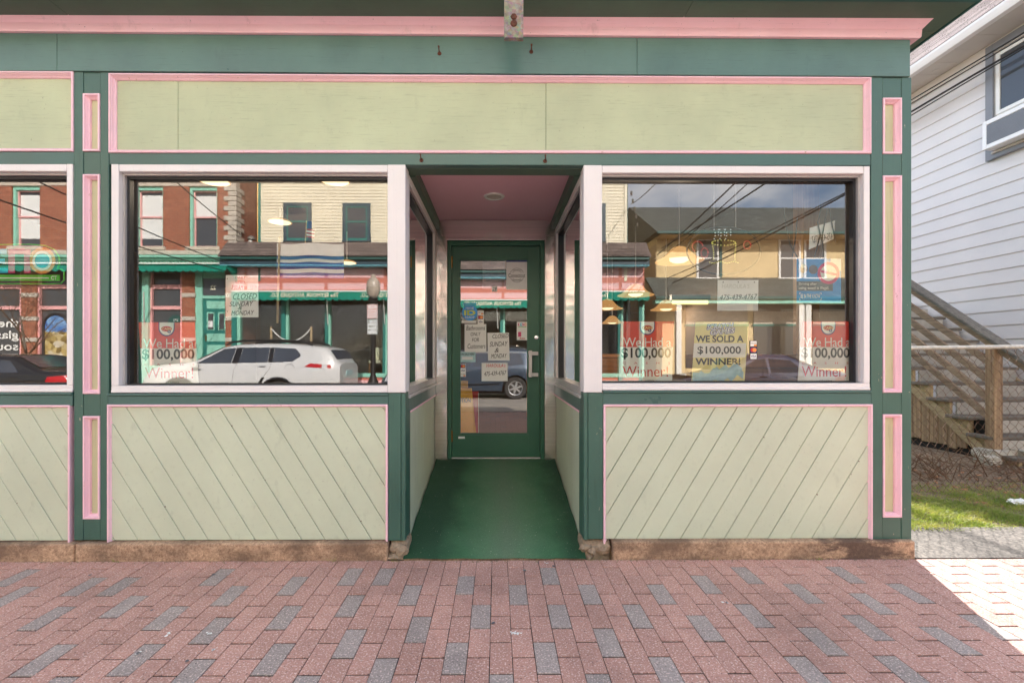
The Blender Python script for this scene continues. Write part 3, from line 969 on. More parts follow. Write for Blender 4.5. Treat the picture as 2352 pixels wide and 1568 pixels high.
# --- wainscot: diagonal tongue and groove boards inside a pink frame
def clip(poly, n, d):
    out = []
    for i in range(len(poly)):
        p, q = poly[i], poly[(i + 1) % len(poly)]
        dp, dq = p[0] * n[0] + p[1] * n[1] - d, q[0] * n[0] + q[1] * n[1] - d
        if dp <= 0: out.append(p)
        if (dp < 0 < dq) or (dq < 0 < dp):
            t_ = dp / (dp - dq)
            out.append((p[0] + (q[0] - p[0]) * t_, p[1] + (q[1] - p[1]) * t_))
    return out
def wainscot(px0, px1, ytop, slope, pitch, phase, x0=None, right_open=False):
    a = fx(px0) if x0 is None else x0
    b = fx(px1)
    zt, zb_ = fz(ytop, 0), fz(1239.5, 0)
    w = MB().box(a, b, F + 0.036, F + 0.054, zb_, zt).build('wainscot', M['soot'], shop)
    rect = [(a + 0.012, zb_), (b - 0.012, zb_), (b - 0.012, zt - 0.012), (a + 0.012, zt - 0.012)]
    # boards run along direction (1, slope); horizontal pitch given
    L = math.hypot(slope, 1)
    n = (slope / L, -1 / L)
    step = pitch * abs(n[0])
    d0 = n[0] * phase + n[1] * zt
    ds = [n[0] * x + n[1] * z for x, z in rect]
    k = math.floor((min(ds) - d0) / step)
    while d0 + k * step < max(ds):
        lo, hi = d0 + k * step + 0.0016, d0 + (k + 1) * step - 0.0016
        poly = clip(clip(rect, n, hi), (-n[0], -n[1]), -lo)
        if len(poly) >= 3:
            area = sum(poly[i][0] * poly[(i + 1) % len(poly)][1] - poly[(i + 1) % len(poly)][0] * poly[i][1] for i in range(len(poly)))
            if abs(area) > 2e-4:
                if area < 0: poly = poly[::-1]
                y = F + 0.010 + rnd.uniform(-0.0007, 0.0007)
                MB().prism_y(poly, y, F + 0.0355).build('plank', M['pale'], w, bevel=0.0036, segs=2)
        k += 1
    # nail heads and rust spots along the joints
    mb = MB()
    for q in range(34):
        kk = rnd.randint(0, 60)
        dd = d0 + (math.floor((min(ds) - d0) / step) + kk) * step
        tt = rnd.uniform(zb_ + 0.03, zt - 0.05)
        xx = (dd - n[1] * tt) / n[0]
        if a + 0.05 < xx < b - 0.05:
            rr_ = rnd.uniform(0.002, 0.0042)
            mb.lathe([(0.0, -0.0008), (rr_, -0.0006), (rr_, 0.004), (0.0, 0.004)], (xx + 0.006, F + 0.0098, tt), 7, 'y')
    kind(mb.build('nail_heads', M['rust'], w), 'stuff')
    moulding('wainscot_moulding', M['pink'], w, (a, b, zb_ - 0.004 - 0.03, zt, zb_ - 0.004 - 0.03, zt), OGEE_S, 'lrt')
    return w
wainscot(247.5, 891, 928, -1.62, 53.4 / 364.7, fx(282))
wainscot(1386, 2003, 928.5, 1.66, 50.9 / 364.7, fx(1447))
wainscot(0, 162, 929, -1.62, 53.4 / 364.7, fx(55), x0=XW)
# corner boards below the windows, either side of the entry
abox('corner_board', M['green'], shop, fx(892), XL - 0.028, F - 0.003, F + 0.054, fz(1240, 0), fz(902.5, 0), 0.003)
abox('corner_board', M['green'], shop, XL - 0.026, XL, F - 0.003, F + 0.10, fz(1240, 0), fz(902.5, 0), 0.003)
abox('corner_board', M['green'], shop, XR + 0.028, fx(1385), F - 0.003, F + 0.054, fz(1238, 0), fz(902.5, 0), 0.003)
abox('corner_board', M['green'], shop, XR, XR + 0.026, F - 0.003, F + 0.10, fz(1240, 0), fz(902.5, 0), 0.003)

# --- display windows
WT, WB = fz(379, 0), fz(900, 0)
def display_window(x0, x1, zb0, left_bar, right_bar):
    """white boxed frame, grey reveal, black gasket, one big pane"""
    w = thing_part = MB().box(x0, x1, F + 0.001, G + 0.03, zb0, zb0 + 0.043).build('display_window', M['white'], shop, bevel=0.003)
    abox('frame_bar', M['white'], w, x0, x1, F - 0.003, F + 0.012, zb0, zb0 + 0.014, 0.002)
    abox('frame_bar', M['white'], w, x0 + (0.049 if left_bar else 0), x1 - (0.041 if right_bar else 0), F + 0.001, G + 0.03, WT - 0.047, WT, 0.003)
    if left_bar: abox('frame_bar', M['white'], w, x0, x0 + 0.047, F + 0.0, G + 0.03, zb0 + 0.0435, WT, 0.003)
    if right_bar: abox('frame_bar', M['white'], w, x1 - 0.039, x1, F + 0.0, G + 0.03, zb0 + 0.0435, WT, 0.003)
    xa = x0 + (0.0475 if left_bar else 0); xb = x1 - (0.0395 if right_bar else 0)
    # grey inner channel and gasket
    for nm, mat, ins, y0, y1 in (('channel', M['alu'], 0.0, F + 0.030, G + 0.006), ('gasket', M['gasket'], 0.012, G - 0.030, G + 0.004)):
        t_ = 0.012 if nm == 'channel' else 0.016
        mb = MB()
        za, zc = zb0 + 0.0435 + ins * 0.0, WT - 0.0475 - ins
        zlo = za if nm == 'channel' else za + 0.001
        if nm == 'gasket':
            mb.box(xa + ins, xb - ins, y0, y1, zlo, zlo + 0.010)
        mb.box(xa + ins, xb - ins, y0, y1, zc - t_, zc)
        if left_bar: mb.box(xa + ins, xa + ins + t_, y0, y1, zlo + 0.0102, zc - t_ - 0.0002)
        if right_bar: mb.box(xb - ins - t_, xb - ins, y0, y1, zlo + 0.0102, zc - t_ - 0.0002)
        mb.build(nm, mat, w)
    gl = MB().quad((xa, G, zb0 + 0.04), (xb, G, zb0 + 0.04), (xb, G, WT - 0.045), (xa, G, WT - 0.045)).build('pane', M['glass'], w)
    return w
W1A, W1B = fx(255), fx(890)
W2A, W2B = fx(1383), fx(1998.5)
display_window(W1A, W1B - 0.001, fz(901, 0), True, False)
display_window(W2A + 0.001, W2B, fz(896, 0), False, True)
display_window(XW + 0.3, fx(167), fz(899.5, 0), False, True)
# square posts at the corners of the entry
for a, b in ((W1B, XL), (XR, W2A)):
    abox('corner_post', M['white'], shop, a, b, F - 0.002, F + 0.11, fz(901.5, 0), WT + 0.001, 0.004)

# --- recessed entry: side windows
def side_window(x, sgn):
    """sgn +1: pane faces +X (left wall of the entry)"""
    y0, y1 = F + 0.112, DOOR_Y - 0.07
    zb0, zt = 1.015, 2.455
    def bx(mb, ya, yb, za, zc, d0=0.0, d1=0.07):
        xa, xb = (x - d1, x - d0) if sgn > 0 else (x + d0, x + d1)
        return mb.box(xa, xb, ya, yb, za, zc)
    w = bx(MB(), y0, y1, zb0, zb0 + 0.05).build('side_window', M['alu'], shop, bevel=0.003)
    bx(MB(), y0, y1, zt - 0.055, zt).build('frame_bar', M['alu_lt'], w, bevel=0.003)
    bx(MB(), y1 - 0.06, y1, zb0 + 0.051, zt - 0.056).build('frame_bar', M['alu_lt'], w, bevel=0.003)
    bx(MB(), y0, y0 + 0.03, zb0 + 0.051, zt - 0.056).build('frame_bar', M['alu'], w, bevel=0.003)
    gk = MB()
    bx(gk, y1 - 0.085, y1 - 0.0605, zb0 + 0.051, zt - 0.056, 0.02, 0.055)
    bx(gk, y0 + 0.0305, y1 - 0.086, zt - 0.08, zt - 0.0565, 0.02, 0.055)
    gk.build('gasket', M['gasket'], w)
    xg = x - sgn * 0.045
    q = [(xg, y0 + 0.02, zb0 + 0.04), (xg, y1 - 0.05, zb0 + 0.04), (xg, y1 - 0.05, zt - 0.05), (xg, y0 + 0.02, zt - 0.05)]
    if sgn > 0: q = q[::-1]
    MB().quad(*q).build('pane', M['glass_side'], w)
    # dado below: cap, green rail, pink bead, upright boards, foot
    d = bx(MB(), F + 0.105, DOOR_Y - 0.07, -0.05, 1.0, 0.024, 0.06).build('dado', M['soot'], shop)
    bx(MB(), F + 0.101, DOOR_Y - 0.066, 0.992, 1.014, -0.012, 0.07).build('sill', M['alu'], d, bevel=0.003)
    bx(MB(), F + 0.102, DOOR_Y - 0.066, 0.905, 0.991, 0.0, 0.024).build('dado_rail', M['green_x'], d, bevel=0.002)
    bx(MB(), F + 0.17, DOOR_Y - 0.066, 0.890, 0.904, -0.003, 0.024).build('bead', M['pink'], d, bevel=0.003)
    bx(MB(), F + 0.102, F + 0.168, 0.0, 0.9035, 0.002, 0.024).build('stile', M['green'], d, bevel=0.002)
    yy = F + 0.170
    k = 0
    while yy < DOOR_Y - 0.075:
        w_ = min(0.148, DOOR_Y - 0.07 - yy)
        bx(MB(), yy, yy + w_ - 0.002, -0.02, 0.8895, 0.010 + 0.0006 * (k % 2), 0.0235).build('plank', M['pale'], d, bevel=0.002)
        yy += 0.148; k += 1
side_window(XL, 1)
side_window(XR, -1)
# header over the opening, pink ceiling with cover strips
MB().box(XL - 0.012, XR + 0.012, F + 0.052, F + 0.16, fz(380, 0), fz(352, 0)).build('header', M['dark_green'], shop, bevel=0.003)
ZC = 2.545
MB().box(XL - 0.06, XR + 0.06, F + 0.162, DOOR_Y - 0.03, ZC, ZC + 0.02).build('entry_ceiling', M['pink_ceiling'], shop)
for a, b in ((XL - 0.07, XL + 0.035), (XR - 0.035, XR + 0.07)):
    MB().box(a, b, F + 0.161, DOOR_Y - 0.06, 2.456, ZC - 0.001).build('cover_strip', M['dark_green'], shop, bevel=0.004)
# recessed ceiling light
lx, ly = fx(1135, 3.60), 3.60
dl = MB().lathe([(0.060, -0.001), (0.066, -0.010), (0.078, -0.008), (0.084, 0.0), (0.060, 0.0)], (lx, ly, ZC - 0.001), 40).build('ceiling_light', M['off_white'], shop, smooth=True)
MB().lathe([(0.0, -0.004), (0.03, -0.006), (0.059, -0.003), (0.059, 0.0), (0.0, 0.0)], (lx, ly, ZC - 0.002), 32).build('lens', M['globe'], dl, smooth=True)

# --- stainless surround and door
ZD0 = 0.297
SY = DOOR_Y - 0.055
MB().box(XL - 0.02, XR + 0.02, SY, DOOR_Y - 0.01, 2.357, ZC - 0.001).build('steel_header', M['steel'], shop, bevel=0.004)
MB().box(XL - 0.02, XL + 0.106, SY - 0.003, DOOR_Y - 0.01, ZD0 - 0.1, 2.40).build('steel_jamb', M['steel'], shop, bevel=0.004)
MB().box(fx(1250, DOOR_Y), XR + 0.02, SY - 0.003, DOOR_Y - 0.01, ZD0 - 0.1, 2.40).build('steel_jamb', M['steel'], shop, bevel=0.004)
DX0, DX1 = XL + 0.108, fx(1249.5, DOOR_Y)
dfm = MB()
dfm.box(DX0, DX0 + 0.038, DOOR_Y - 0.03, DOOR_Y + 0.10, ZD0 - 0.02, 2.355)
dfm.box(DX1 - 0.038, DX1, DOOR_Y - 0.03, DOOR_Y + 0.10, ZD0 - 0.02, 2.355)
dfm.box(DX0 + 0.0381, DX1 - 0.0381, DOOR_Y - 0.03, DOOR_Y + 0.10, 2.309, 2.355)
dfm.build('door_frame', M['door_green'], shop, bevel=0.002)
gx0, gx1 = fx(1055, DOOR_Y), fx(1213.5, DOOR_Y)
gz0, gz1 = 0.518, 2.188
lx0, lx1 = DX0 + 0.042, DX1 - 0.042
dm = MB()
dm.box(lx0, gx0, DOOR_Y - 0.018, DOOR_Y + 0.027, ZD0 + 0.008, 2.304)
dm.box(gx1, lx1, DOOR_Y - 0.018, DOOR_Y + 0.027, ZD0 + 0.008, 2.304)
dm.box(gx0 + 0.0002, gx1 - 0.0002, DOOR_Y - 0.018, DOOR_Y + 0.027, ZD0 + 0.008, gz0)
dm.box(gx0 + 0.0002, gx1 - 0.0002, DOOR_Y - 0.018, DOOR_Y + 0.027, gz1, 2.304)
door = dm.build('door', M['door_green'], shop)
dg = MB()
for a, b, c, d in ((gx0, gx0 + 0.012, gz0, gz1), (gx1 - 0.012, gx1, gz0, gz1), (gx0 + 0.0122, gx1 - 0.0122, gz0, gz0 + 0.012), (gx0 + 0.0122, gx1 - 0.0122, gz1 - 0.012, gz1)):
    dg.box(a, b, DOOR_Y - 0.010, DOOR_Y + 0.022, c, d)
dg.build('glazing_bead', M['door_green'], door)
MB().quad((gx0 + .01, DOOR_Y, gz0 + .01), (gx1 - .01, DOOR_Y, gz0 + .01), (gx1 - .01, DOOR_Y, gz1 - .01), (gx0 + .01, DOOR_Y, gz1 - .01)).build('pane', M['glass_door'], door)
MB().box(DX0, DX1, DOOR_Y - 0.028, DOOR_Y + 0.1, ZD0 - 0.03, ZD0 + 0.004).build('threshold', M['alu'], shop, bevel=0.003)
def dz(py): return fz(py, 0, DOOR_Y)
def dxx(px): return fx(px, DOOR_Y)
hb = MB()
yh = DOOR_Y - 0.075
hb.box(dxx(1213), dxx(1220.5), yh - 0.012, yh + 0.008, dz(865), dz(805))
hb.box(dxx(1213.2), dxx(1235), yh + 0.0085, DOOR_Y - 0.019, dz(816), dz(807.5))
hb.box(dxx(1213.2), dxx(1235), yh + 0.0085, DOOR_Y - 0.019, dz(864), dz(855.5))
hb.build('handle', M['pull'], door, bevel=0.003)
MB().lathe([(0.0, -0.030), (0.012, -0.030), (0.019, -0.027), (0.023, -0.020), (0.024, -0.018), (0.0, -0.018)], (dxx(1231.5), DOOR_Y, dz(775)), 24, 'y').build('lock', M['chrome'], door, smooth=True)
for py in (603, 1000):
    MB().lathe([(0.0, -0.055), (0.008, -0.053), (0.0085, 0.053), (0.0, 0.055)], (lx0 - 0.003, DOOR_Y - 0.024, dz(py)), 12).build('hinge', M['brass'], door, smooth=True)
MB().tube([(gx0 + 0.0, DOOR_Y + 0.065, dz(809)), (gx1 + 0.03, DOOR_Y + 0.065, dz(809))], 0.011, 8).build('push_bar', M['alu_lt'], door)
MB().box(dxx(1053), dxx(1068), DOOR_Y - 0.0195, DOOR_Y - 0.0185, dz(1006), dz(1001)).build('sticker', M['paper'], door)

# --- green carpet on the ramp
mb = MB()
nx, ny = 26, 34
rr = random.Random(11)
ylip = [F - 0.024 + 0.003 * math.sin(i * 0.9) + rr.uniform(-0.0035, 0.0035) for i in range(nx + 1)]
vv = []
for j in range(ny + 1):
    for i in range(nx + 1):
        u = i / nx; w_ = j / ny
        flare = 0.014 * (1 - w_)
        x = XL - flare + 0.004 + (XR - XL + 2 * flare - 0.008) * u
        y = ylip[i] + (DOOR_Y - 0.03 - ylip[i]) * w_
        z = 0.020 + (0.292 - 0.020) * max(0, (y - F) / 1.43) + rr.uniform(-0.0016, 0.0016)
        e = min(u, 1 - u)
        z += 0.012 * max(0, 1 - e / 0.03) * (0.5 + 0.5 * math.sin(j * 0.8))
        if j == 0: z = 0.004
        if j == 1: z -= 0.004
        vv.append((x, y, z))
mb.add(vv, [(j * (nx + 1) + i, j * (nx + 1) + i + 1, (j + 1) * (nx + 1) + i + 1, (j + 1) * (nx + 1) + i) for j in range(ny) for i in range(nx)])
tag(mb.build('carpet', M['carpet'], None, smooth='all'), 'dark green carpet, paler along the middle, laid over the ramp up to the shop door', 'carpet')
MB().prism_x([(F - 0.012, -0.03), (DOOR_Y, -0.03), (DOOR_Y, 0.270), (F + 0.02, 0.002), (F - 0.010, -0.006)], XL - 0.01, XR + 0.01).build('ramp', M['concrete'], shop)

# --- fixings left on the front
def hook(px, py, parent=shop):
    x, z = fx(px), zf(py, px)
    y = F - 0.012 if py < 170 else F - 0.001
    h = MB().lathe([(0.0, -0.005), (0.010, -0.005), (0.013, 0.0), (0.0, 0.0)], (x, y, z - 0.012), 14, 'y')
    h.tube([(x, y - 0.002, z - 0.012), (x, y - 0.022, z - 0.007), (x - 0.001, y - 0.028, z + 0.010)], 0.0036, 6)
    h.lathe([(0.0, -0.007), (0.006, -0.007), (0.006, 0.0), (0.0, 0.0)], (x - 0.001, y - 0.028, z + 0.010), 8, 'y')
    h.build('hook', M['rust'], parent)
for p in ((1010, 122), (1220, 118), (968, 364), (1252, 366)): hook(*p)
# bracket of a removed hanging sign
BY = F - 0.27
bx0, bx1 = fx(1158, BY), fx(1202, BY)
mb = MB().prism_x([(BY, fz(87, 0, BY)), (BY + 0.032, fz(87, 0, BY)), (BY - 0.03, 3.75), (BY - 0.062, 3.75)], bx0, bx1)
br_ = mb.build('sign_bracket', M['galv'], shop, bevel=0.003)
for py in (41.5, 56):
    MB().lathe([(0.0, -0.004), (0.017, -0.004), (0.02, 0.0), (0.0, 0.0)], (fx(1180, BY), BY - (0.010 if py < 50 else 0.007), fz(py, 0, BY)), 6 if py < 50 else 14, 'y').build('bolt', M['rust'], br_)

# bird droppings and old gum on the paving
rr = random.Random(31)
for nm, mat, pts in (('bird_droppings', 'paper', ((625, 1900), (640, 1945), (415, 1955), (505, 1900), (1540, 1900), (1551, 1903), (2175, 1812), (1640, 1690), (1575, 1712), (1330, 1655))), ('gum_spots', 'slate_box', ((640, 1722), (1480, 1870), (455, 1828), (1660, 1700), (270, 1722), (560, 1980)))):
    mb = MB()
    for sx_, sy_ in pts:
        px, py = sx_ * .765625, sy_ * .765625
        d = 1315 / (py - 815)
        x, y = fx(px, d), d
        for q in range(1 if nm == 'gum_spots' else 4):
            r_ = rr.uniform(0.006, 0.012) if nm == 'gum_spots' else rr.uniform(0.003, 0.009)
            ox, oy = rr.gauss(0, .008) * (nm != 'gum_spots'), rr.gauss(0, .006) * (nm != 'gum_spots')
            n = 9
            mb.add([(x + ox + r_ * rr.uniform(.6, 1.3) * math.cos(2 * math.pi * i / n), y + oy + r_ * rr.uniform(.6, 1.3) * math.sin(2 * math.pi * i / n), 0.0052) for i in range(n)], [tuple(range(n))])
    kind(mb.build(nm, M[mat], walk), 'stuff')

# sand and small stones gathered along the foot of the wall
rr = random.Random(77)
mb = MB()
for k in range(420):
    x = rr.uniform(XW, XE)
    y = F - 0.042 - abs(rr.gauss(0, 0.012)) - (0.006 if XL < x < XR else 0)
    r_ = rr.uniform(0.002, 0.0065)
    z = 0.001
    n = 5
    top = (x + rr.uniform(-.3, .3) * r_, y, z + r_ * rr.uniform(.6, 1.1))
    v = [(x + r_ * rr.uniform(.7, 1.2) * math.cos(2 * math.pi * i / n), y + r_ * rr.uniform(.7, 1.2) * math.sin(2 * math.pi * i / n), z - 0.002) for i in range(n)] + [top]
    mb.add(v, [(i, (i + 1) % n, n) for i in range(n)])
kind(mb.build('grit', M['rubble'], walk), 'stuff')
mb = MB()
for cx in (-2.36, -1.02, -0.63, 0.60, 1.33, 2.02):
    for k in range(9):
        a = rr.uniform(0, 6.28); h = rr.uniform(.012, .035); x = cx + rr.gauss(0, .02); y = F - 0.045 - rr.uniform(0, .012)
        dx_, dy_ = .0016 * math.cos(a), .0016 * math.sin(a)
        lx_, ly_ = rr.uniform(-.6, .6) * h, -rr.uniform(0, .8) * h
        mb.add([(x - dx_, y - dy_, 0), (x + dx_, y + dy_, 0), (x + lx_, y + ly_, h)], [(0, 1, 2)])
kind(mb.build('joint_weeds', M['grass'], walk), 'stuff')
# ================================================================== CAFE INTERIOR
IX0, IX1, IY0, IY1, IZ0, IZ1 = XW + 0.1, XE - 0.16, G + 0.06, G + 7.0, 0.297, 2.78
room = MB().box(IX0, XL - 0.075, IY0 + 0.05, DOOR_Y + 0.101, IZ0 - 0.04, IZ0).box(XR + 0.075, IX1, IY0 + 0.05, DOOR_Y + 0.101, IZ0 - 0.04, IZ0).box(IX0, IX1, DOOR_Y + 0.1015, IY1, IZ0 - 0.04, IZ0).build('cafe_floor', M['room_floor'], shop)
for a, b in ((IX0, XL - 0.075), (XR + 0.075, IX1)):
    MB().box(a, b, F + 0.165, F + 0.19, 0.0, IZ0 + 0.5).build('inner_wall', M['room_wall'], shop)
MB().box(IX0, IX1, IY0 + 0.1, IY1, IZ1, IZ1 + 0.03).build('cafe_ceiling', M['room_ceiling'], shop)
MB().box(IX0, IX1, IY1, IY1 + 0.1, IZ0, IZ1).build('back_wall', M['room_wall'], shop)
MB().box(IX0 - 0.1, IX0, IY0 + 0.02, IY1, IZ0, IZ1).build('end_wall', M['room_wall'], shop)
MB().box(IX1, IX1 + 0.015, IY0 + 0.02, IY1, IZ0, IZ1).build('lining', M['room_wall'], shop)
def counter(x0, x1, y0, y1, label):
    c = thing('service_counter', label, 'counter', ((x0 + x1) / 2, y0, IZ0))
    abox('counter_top', M['oak'], c, x0 - 0.03, x1 + 0.03, y0 - 0.03, y1 + 0.03, 1.23, 1.29, 0.006)
    abox('counter_front', M['oak'], c, x0, x1, y0, y1, IZ0 + 0.08, 1.228, 0.003)
    abox('kick_board', M['black'], c, x0 + 0.04, x1 - 0.04, y0 + 0.04, y1, IZ0, IZ0 + 0.078, 0.0)
counter(0.9, 2.2, G + 4.6, G + 5.2, 'wooden counter at the back of the room behind the right window')
def screen(x, y, label):
    p = thing('timber_screen', label, 'screen', (x, y, IZ0))
    abox('post', M['oak_z'], p, x - 0.06, x + 0.06, y - 0.06, y + 0.06, IZ0, IZ1, 0.004)
    abox('rail', M['oak'], p, x - 0.9, x - 0.062, y - 0.03, y + 0.03, 1.18, 1.28, 0.004)
    abox('infill', M['oak'], p, x - 0.9, x - 0.062, y - 0.015, y + 0.015, IZ0 + 0.02, 1.178, 0.002)
screen(2.30, G + 0.42, 'varnished wooden screen and post behind the blue poster')
screen(1.35, G + 4.0, 'varnished wooden screen and post under the small pendant lamps')
def lamp_light(p, x, y, z, w):
    l = bpy.data.lights.new('lamp_light', 'POINT')
    l.energy = w; l.color = (1.0, 0.80, 0.58); l.shadow_soft_size = 0.08
    o = bpy.data.objects.new('lamp_light', l); COL.objects.link(o); o.parent = p
    o.location = Vector((x, y, z)) - org(p)
def pendant(px, py, Y, label, s=1.0):
    x, z = fx(px, Y), fz(py, fx(px, Y), Y)
    p = thing('pendant_lamp', label, 'pendant lamp', (x, Y, IZ1), 'pendant lamps in the cafe')
    MB().tube([(x, Y, IZ1), (x, Y, z + 0.10 * s)], 0.006, 6).build('rod', M['pull'], p)
    prof = [(0.03, 0.10), (0.045, 0.095), (0.075, 0.075), (0.10, 0.045), (0.125, 0.018), (0.165, -0.012), (0.21, -0.030), (0.206, -0.035), (0.16, -0.018), (0.12, 0.010), (0.03, 0.09)]
    MB().lathe([(r * s, h * s) for r, h in prof], (x, Y, z), 28).build('lamp_shade', M['shade'], p, smooth=True)
    lamp_light(p, x, Y, z - 0.10, 3)
    MB().lathe([(0.0, -0.045 * s), (0.05 * s, -0.042 * s), (0.08 * s, -0.025 * s), (0.085 * s, 0.0), (0.0, 0.02 * s)], (x, Y, z), 20).build('bulb', M['bulb'], p, smooth=True)
pendant(1560, 592, G + 1.15, 'large amber pendant lamp high in the right window, left of the round sign', 1.0)
pendant(1460, 672, G + 2.3, 'amber pendant lamp hanging in front of the tan clapboard reflection', 1.0)
pendant(1530, 706, G + 2.9, 'amber pendant lamp above the left red poster', 0.95)
pendant(1395, 704, G + 2.6, 'amber pendant lamp half hidden by the white post right of the entry', 0.9)
pendant(1406, 738, G + 3.9, 'smallest amber pendant lamp, lowest beside the white post', 0.85)
def downlight(px, py, Y, label):
    x, z = fx(px, Y), fz(py, fx(px, Y), Y)
    p = thing('hanging_disc_lamp', label, 'pendant lamp', (x, Y, IZ1), 'flat round lamps behind the left window')
    if IZ1 - z > 0.05:
        MB().tube([(x, Y, IZ1), (x, Y, z + 0.03)], 0.005, 6).build('rod', M['pull'], p)
    MB().lathe([(0.02, 0.04), (0.09, 0.022), (0.115, 0.004), (0.112, 0.0), (0.02, 0.03)], (x, Y, z), 28).build('lamp_shade', M['shade'], p, smooth=True)
    lamp_light(p, x, Y, z - 0.05, 3)
    MB().lathe([(0.0, -0.006), (0.09, -0.004), (0.105, 0.002), (0.0, 0.012)], (x, Y, z), 28).build('bulb', M['bulb'], p, smooth=True)
downlight(491, 417, G + 0.55, 'lit disc lamp at the top of the left window, over the brick reflection')
downlight(768, 416, G + 0.55, 'lit disc lamp at the top of the left window, over the cream siding reflection')
downlight(643, 511, G + 1.7, 'lit disc lamp left of the small flag')
downlight(797, 604, G + 2.6, 'lit disc lamp below the right end of the striped flag')
TY = G + 1.75
lt_ = thing('tube_light', 'yellow fluorescent tube glowing on the cafe ceiling above the right window posters', 'lamp', (fx(1590, TY), TY, 1.7))
xa, xb, zt_ = fx(1545, TY), fx(1625, TY), fz(694, 0, TY)
MB().tube([(xa, TY, zt_), (xb, TY, zt_)], 0.022, 8).build('tube', M['tube'], lt_)
abox('housing', M['slate_box'], lt_, xa - 0.02, xb + 0.02, TY - 0.03, TY + 0.03, zt_ + 0.023, zt_ + 0.08, 0.003)

# ================================================================== WINDOW POSTERS AND SIGNS
YP = G + 0.012
def pr(px0, px1, py0, py1, Y=YP):
    xm = fx((px0 + px1) / 2, Y)
    return fx(px0, Y), fx(px1, Y), fz(py1, xm, Y), fz(py0, xm, Y)
def sheet(name, mat, parent, px0, px1, py0, py1, Y, th=0.0008, skew=0.0):
    a, b, c, d = pr(px0, px1, py0, py1, Y)
    k = fx(px0 + skew, Y) - a if skew else 0.0
    return MB().prism_y([(a - k, c), (b - k, c), (b, d), (a, d)], Y, Y + th).build(name, mat, parent)
def text(body, mat, parent, px0, px1, py0, py1, Y, **k):
    a, b, c, d = pr(px0, px1, py0, py1, Y)
    return letters(body, a, b, c, d, Y, mat, parent, **k)
def disc(name, mat, parent, pcx, pcy, pr_, Y, th=0.0005, sy=1.0, n=32):
    x, z = fx(pcx, Y), fz(pcy, fx(pcx, Y), Y)
    r = pr_ / 1032 * Y
    return MB().prism_y([(x + r * math.cos(2 * math.pi * i / n), z + sy * r * math.sin(2 * math.pi * i / n)) for i in range(n)], Y, Y + th).build(name, mat, parent)
def cash_poster(x0, x1, y0, y1, label, skew):
    p = thing('lottery_poster', label, 'poster', (fx((x0 + x1) / 2, YP), YP, fz(y1, 0, YP)), 'red and white winner posters')
    w, h = x1 - x0, y1 - y0
    k1 = skew * 0.42
    sheet('backing', M['poster_white'], p, x0 - k1, x1 - k1, y0 + 0.42 * h, y1, YP, 0.002, skew * 0.58)
    sheet('red_field', M['poster_red'], p, x0, x1, y0, y0 + 0.42 * h - 0.2, YP, 0.002, k1)
    X = lambda u: x0 + u * w
    Yy = lambda v: y0 + v * h
    cx = X(0.50)
    # shield
    r0 = 0.135 * w
    def shield(nm, m_, rr, yb, Yq):
        xc, zc = fx(cx, Yq), fz(Yy(yb), 0, Yq)
        r = rr / 1032 * Yq
        pts = [(xc + r, fz(Yy(0.004), 0, Yq))] + [(xc - r, fz(Yy(0.004), 0, Yq))]
        pts = [(xc - r, fz(Yy(0.004), 0, Yq))] + [(xc - r * math.cos(math.pi * i / 12), zc - r * math.sin(math.pi * i / 12)) for i in range(13)] + [(xc + r, fz(Yy(0.004), 0, Yq))]
        MB().prism_y(pts, Yq, Yq + 0.0004).build(nm, m_, p)
    shield('shield_edge', M['navy_ink'], r0 * 1.05, 0.10, YP - 0.0006)
    shield('shield', M['poster_white'], r0 * 0.93, 0.095, YP - 0.0012)
    disc('badge', M['red_ink'], p, cx, Yy(0.105), 0.095 * w, YP - 0.0018, sy=0.5)
    text('CASH', M['poster_yellow'], p, cx - 0.08 * w, cx + 0.08 * w, Yy(0.085), Yy(0.125), YP - 0.0022, bold=0.02)
    disc('badge', M['navy_ink'], p, cx + 0.045 * w, Yy(0.150), 0.03 * w, YP - 0.0018)
    text('5', M['poster_white'], p, cx + 0.033 * w, cx + 0.057 * w, Yy(0.133), Yy(0.167), YP - 0.0022, bold=0.02)
    s = -skew / w * 0.0
    sh = lambda v: -skew * v * 1.0
    text('We Had a', M['poster_white'], p, X(0.06) + sh(.35), X(0.96) + sh(.35), Yy(0.265), Yy(0.415), YP - 0.001, space=0.95)
    text('$100,000', M['ink'], p, X(0.03) + sh(.5), X(0.96) + sh(.5), Yy(0.43), Yy(0.625), YP - 0.001, bold=0.022)
    text('C      A      S      H      5', M['red_ink'], p, X(0.06) + sh(.68), X(0.95) + sh(.68), Yy(0.665), Yy(0.70), YP - 0.001)
    text('Winner!', M['red_ink'], p, X(0.06) + sh(.8), X(0.92) + sh(.8), Yy(0.73), Yy(0.905), YP - 0.001)
    text('CT Lottery', M['ink'], p, X(0.42) + sh(.97), X(0.66) + sh(.97), Yy(0.955), Yy(0.985), YP - 0.001)
cash_poster(318, 447, 740, 882, 'red and white winner poster in the left display window beside the white car reflection', -9)
cash_poster(1426, 1548, 738, 878, 'red and white winner poster in the right display window nearest the door', 4.5)
cash_poster(1843, 1962, 738, 878, 'red and white winner poster at the far right end of the right display window', 11)
